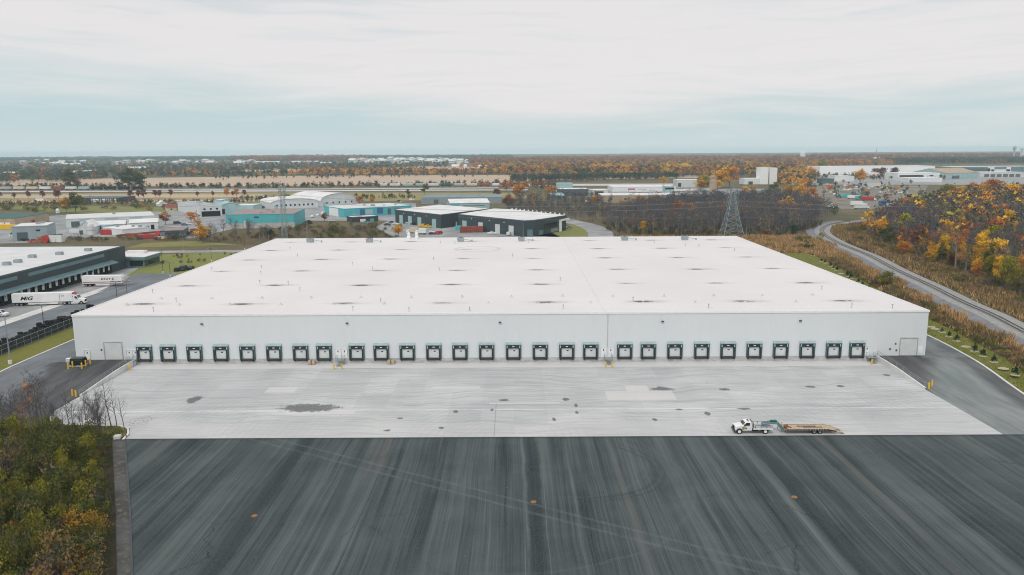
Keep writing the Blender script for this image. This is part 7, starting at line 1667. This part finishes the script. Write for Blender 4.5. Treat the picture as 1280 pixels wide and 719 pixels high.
far('hedgerow', 'long dark hedgerow under the tan field at the left', [(180, 221), (240, 222), (362, 219.5), (362, 217.5), (240, 219), (190, 217)], 260, dict(grey=5, dark=4, gold=1, orange=1), (.6, 1))
far('hedgerow', 'low brown hedge along the near side of the tan field', [(-40, 235.5), (320, 236.3), (640, 231.3), (640, 230.3), (320, 234.6), (-40, 234)], 380, dict(grey=4, olive=4, dark=3, rust=1), (.3, .65))
far('hedgerow', 'dotted row of small dark trees in the tan fields', [(260, 226), (640, 222), (640, 220.4), (260, 223.4)], 70, dict(grey=3, dark=4, rust=1), (.4, .8), .8)
far('hazy_wood', 'hazy grey blue trees of the far left plain', [(-40, 230), (90, 227), (180, 219), (400, 213), (560, 209.5), (560, 198.5), (-40, 202)], 3000, dict(grey=5, dark=6, olive=3, rust=1.2, orange=.5), (.6, 1.1), 1.3)
far('hazy_wood', 'thin blue line of trees along the left horizon', [(-40, 203), (560, 199), (640, 198.5), (640, 195), (560, 195.2), (-40, 198.4)], 2200, dict(dark=7, grey=4, olive=2), (.8, 1.5), 2.2)
far('autumn_wood', 'low reddish wooded rise on the left part of the horizon', [(290, 203), (460, 201.5), (460, 198), (380, 197.2), (290, 199)], 700, dict(red=4, rust=3, grey=4), (1.2, 2.2), 1.6)
far('hedgerow', 'brown scrub between the far lane and the green field', [(-40, 259), (200, 256.5), (330, 253.5), (330, 252), (200, 253.5), (-40, 256)], 260, dict(grey=6, olive=2, gold=1, rust=1), (.2, .4))
far('hedgerow', 'dark scrub behind the arched halls and turquoise works', [(300, 251.5), (340, 250.5), (440, 249.5), (520, 248.5), (520, 246.5), (300, 248.8)], 150, dict(grey=4, olive=3, dark=2), (.2, .42))
far('bare_belt', 'grey bare trees round the depot beside the highway', [(620, 240), (700, 236), (700, 231), (630, 234)], 60, dict(grey=6, rust=2, orange=1), (.5, .9))

# ================================================================== SKY, AIR, LIGHT, CAMERA
wd = bpy.data.worlds.new('World'); S.world = wd; wd.use_nodes = True
class WT(NT):
    def __init__(s): s.nt = wd.node_tree; s.nt.nodes.clear()
t = WT(); out = t.n('ShaderNodeOutputWorld'); bg = t.n('ShaderNodeBackground'); t.nt.links.new(bg.outputs[0], out.inputs[0])
SUN_EL, SUN_ROT = R(48), R(200)
sky = t.n('ShaderNodeTexSky'); sky.sky_type = 'NISHITA'; sky.sun_disc = False; sky.sun_elevation = SUN_EL; sky.sun_rotation = SUN_ROT; sky.altitude = 50; sky.air_density = 1; sky.dust_density = 2
D_ = t.n('ShaderNodeTexCoord').outputs['Generated']; d = t.sep(D_)
el = t.m('MAXIMUM', d[2], .004)
pl = t.comb(t.m('DIVIDE', d[0], t.m('ADD', el, .03)), t.m('DIVIDE', d[1], t.m('ADD', el, .03)), 0)
warp = t.noise(t.vm('MULTIPLY', D_, (2.5, 2.5, 9)), 1.0, 3, .5)
lay = t.comb(t.m('MULTIPLY', d[0], 2.6), t.m('MULTIPLY', d[1], 2.6), t.m('ADD', t.m('MULTIPLY', d[2], 34), t.m('MULTIPLY', warp, 2.2)))
n1 = t.noise(lay, 1.0, 5, .58, .3); n2 = t.noise(t.comb(t.m('MULTIPLY', d[0], 6), t.m('MULTIPLY', d[1], 6), t.m('ADD', t.m('MULTIPLY', d[2], 95), t.m('MULTIPLY', warp, 5))), 1.0, 4, .6)
thr = t.m('ADD', t.m('ADD', .016, t.m('MULTIPLY', t.m('MAXIMUM', t.m('MULTIPLY', d[0], -1), 0), .10)), t.m('MULTIPLY', t.m('SUBTRACT', n1, .35), .16))
low = t.mix(t.mr(d[2], .0, .04), (5.9, 6.8, 7.0), (5.1, 6.4, 6.65))
cl = t.mix(t.mr(t.m('SUBTRACT', d[2], thr), -.035, .05), low, (7.75, 7.5, 7.5))
cl = t.mix(t.m('MULTIPLY', t.mr(n1, .52, .68), t.mr(d[2], .03, .09, 0, .75)), cl, (6.1, 6.6, 6.75))
cl = t.mix(t.m('MULTIPLY', t.mr(n2, .5, .68), t.mr(d[2], .012, .05, 0, .26)), cl, (7.8, 7.55, 7.55))
cl = t.mix(t.m('MULTIPLY', t.mr(n2, .48, .34), t.mr(d[2], .02, .06, 0, .22)), cl, (5.8, 6.5, 6.6))
cl = t.mix(t.mr(d[2], .2, .6), cl, (8.3, 8.2, 8.2))
# towards the horizon the cloud deck brightens, as much as the low air dims it
air = t.m('MULTIPLY', t.m('MINIMUM', 9700.0, t.m('DIVIDE', 10.8, t.m('MAXIMUM', d[2], 1e-5))), 1.25e-4)
glow = t.m('ADD', 1.0, t.m('MULTIPLY', .21, t.m('SUBTRACT', t.m('EXPONENT', air), 1.0)))
cl = t.vm('MULTIPLY', cl, t.comb(glow, glow, glow))
fin = t.mix(.93, sky.outputs[0], cl)
t.nt.links.new(fin, bg.inputs[0]); bg.inputs[1].default_value = .10
su = bpy.data.lights.new('sun', 'SUN'); su.energy = 1.25; su.angle = R(12); su.color = (1, .965, .91); so = bpy.data.objects.new('sun', su); COL.objects.link(so)
so.rotation_euler = (R(42), 0, R(-20))
# air
q = MB(); q.box(-9700, 9700, -400, 9700, -2, 61); o = q.build('haze', [], None); hm = bpy.data.materials.new('haze_air'); hm.use_nodes = True; nt = hm.node_tree; nt.nodes.clear()
ho = nt.nodes.new('ShaderNodeOutputMaterial'); pv_ = nt.nodes.new('ShaderNodeVolumePrincipled'); nt.links.new(pv_.outputs[0], ho.inputs['Volume'])
pv_.inputs['Color'].default_value = (.72, .94, 1.0, 1); pv_.inputs['Density'].default_value = 1.25e-4; pv_.inputs['Anisotropy'].default_value = 0.0
o.data.materials.append(hm); o['kind'] = 'stuff'; tag(o, 'thin blue haze over the far plain', 'haze')
cam = bpy.data.cameras.new('camera'); co = bpy.data.objects.new('camera', cam); COL.objects.link(co); S.camera = co
cam.sensor_width = 36; cam.lens = F/1280*36; cam.clip_start = .5; cam.clip_end = 40000
co.location = (0, 0, CH); co.rotation_mode = 'QUATERNION'
co.rotation_quaternion = (Matrix.Rotation(YAW, 4, 'Z') @ Matrix.Rotation(PI/2-PIT, 4, 'X') @ Matrix.Rotation(-ROLL, 4, 'Z')).to_quaternion()
S.view_settings.view_transform = 'Standard'; S.view_settings.look = 'None'; S.view_settings.gamma = 1; S.view_settings.exposure = .10
S.cycles.volume_bounces = 0; S.cycles.max_bounces = 6; S.cycles.diffuse_bounces = 3; S.cycles.glossy_bounces = 2; S.cycles.transparent_max_bounces = 8
S.cycles.filter_width = 1.05; S.cycles.use_denoising = True; S.cycles.denoising_prefilter = 'ACCURATE'
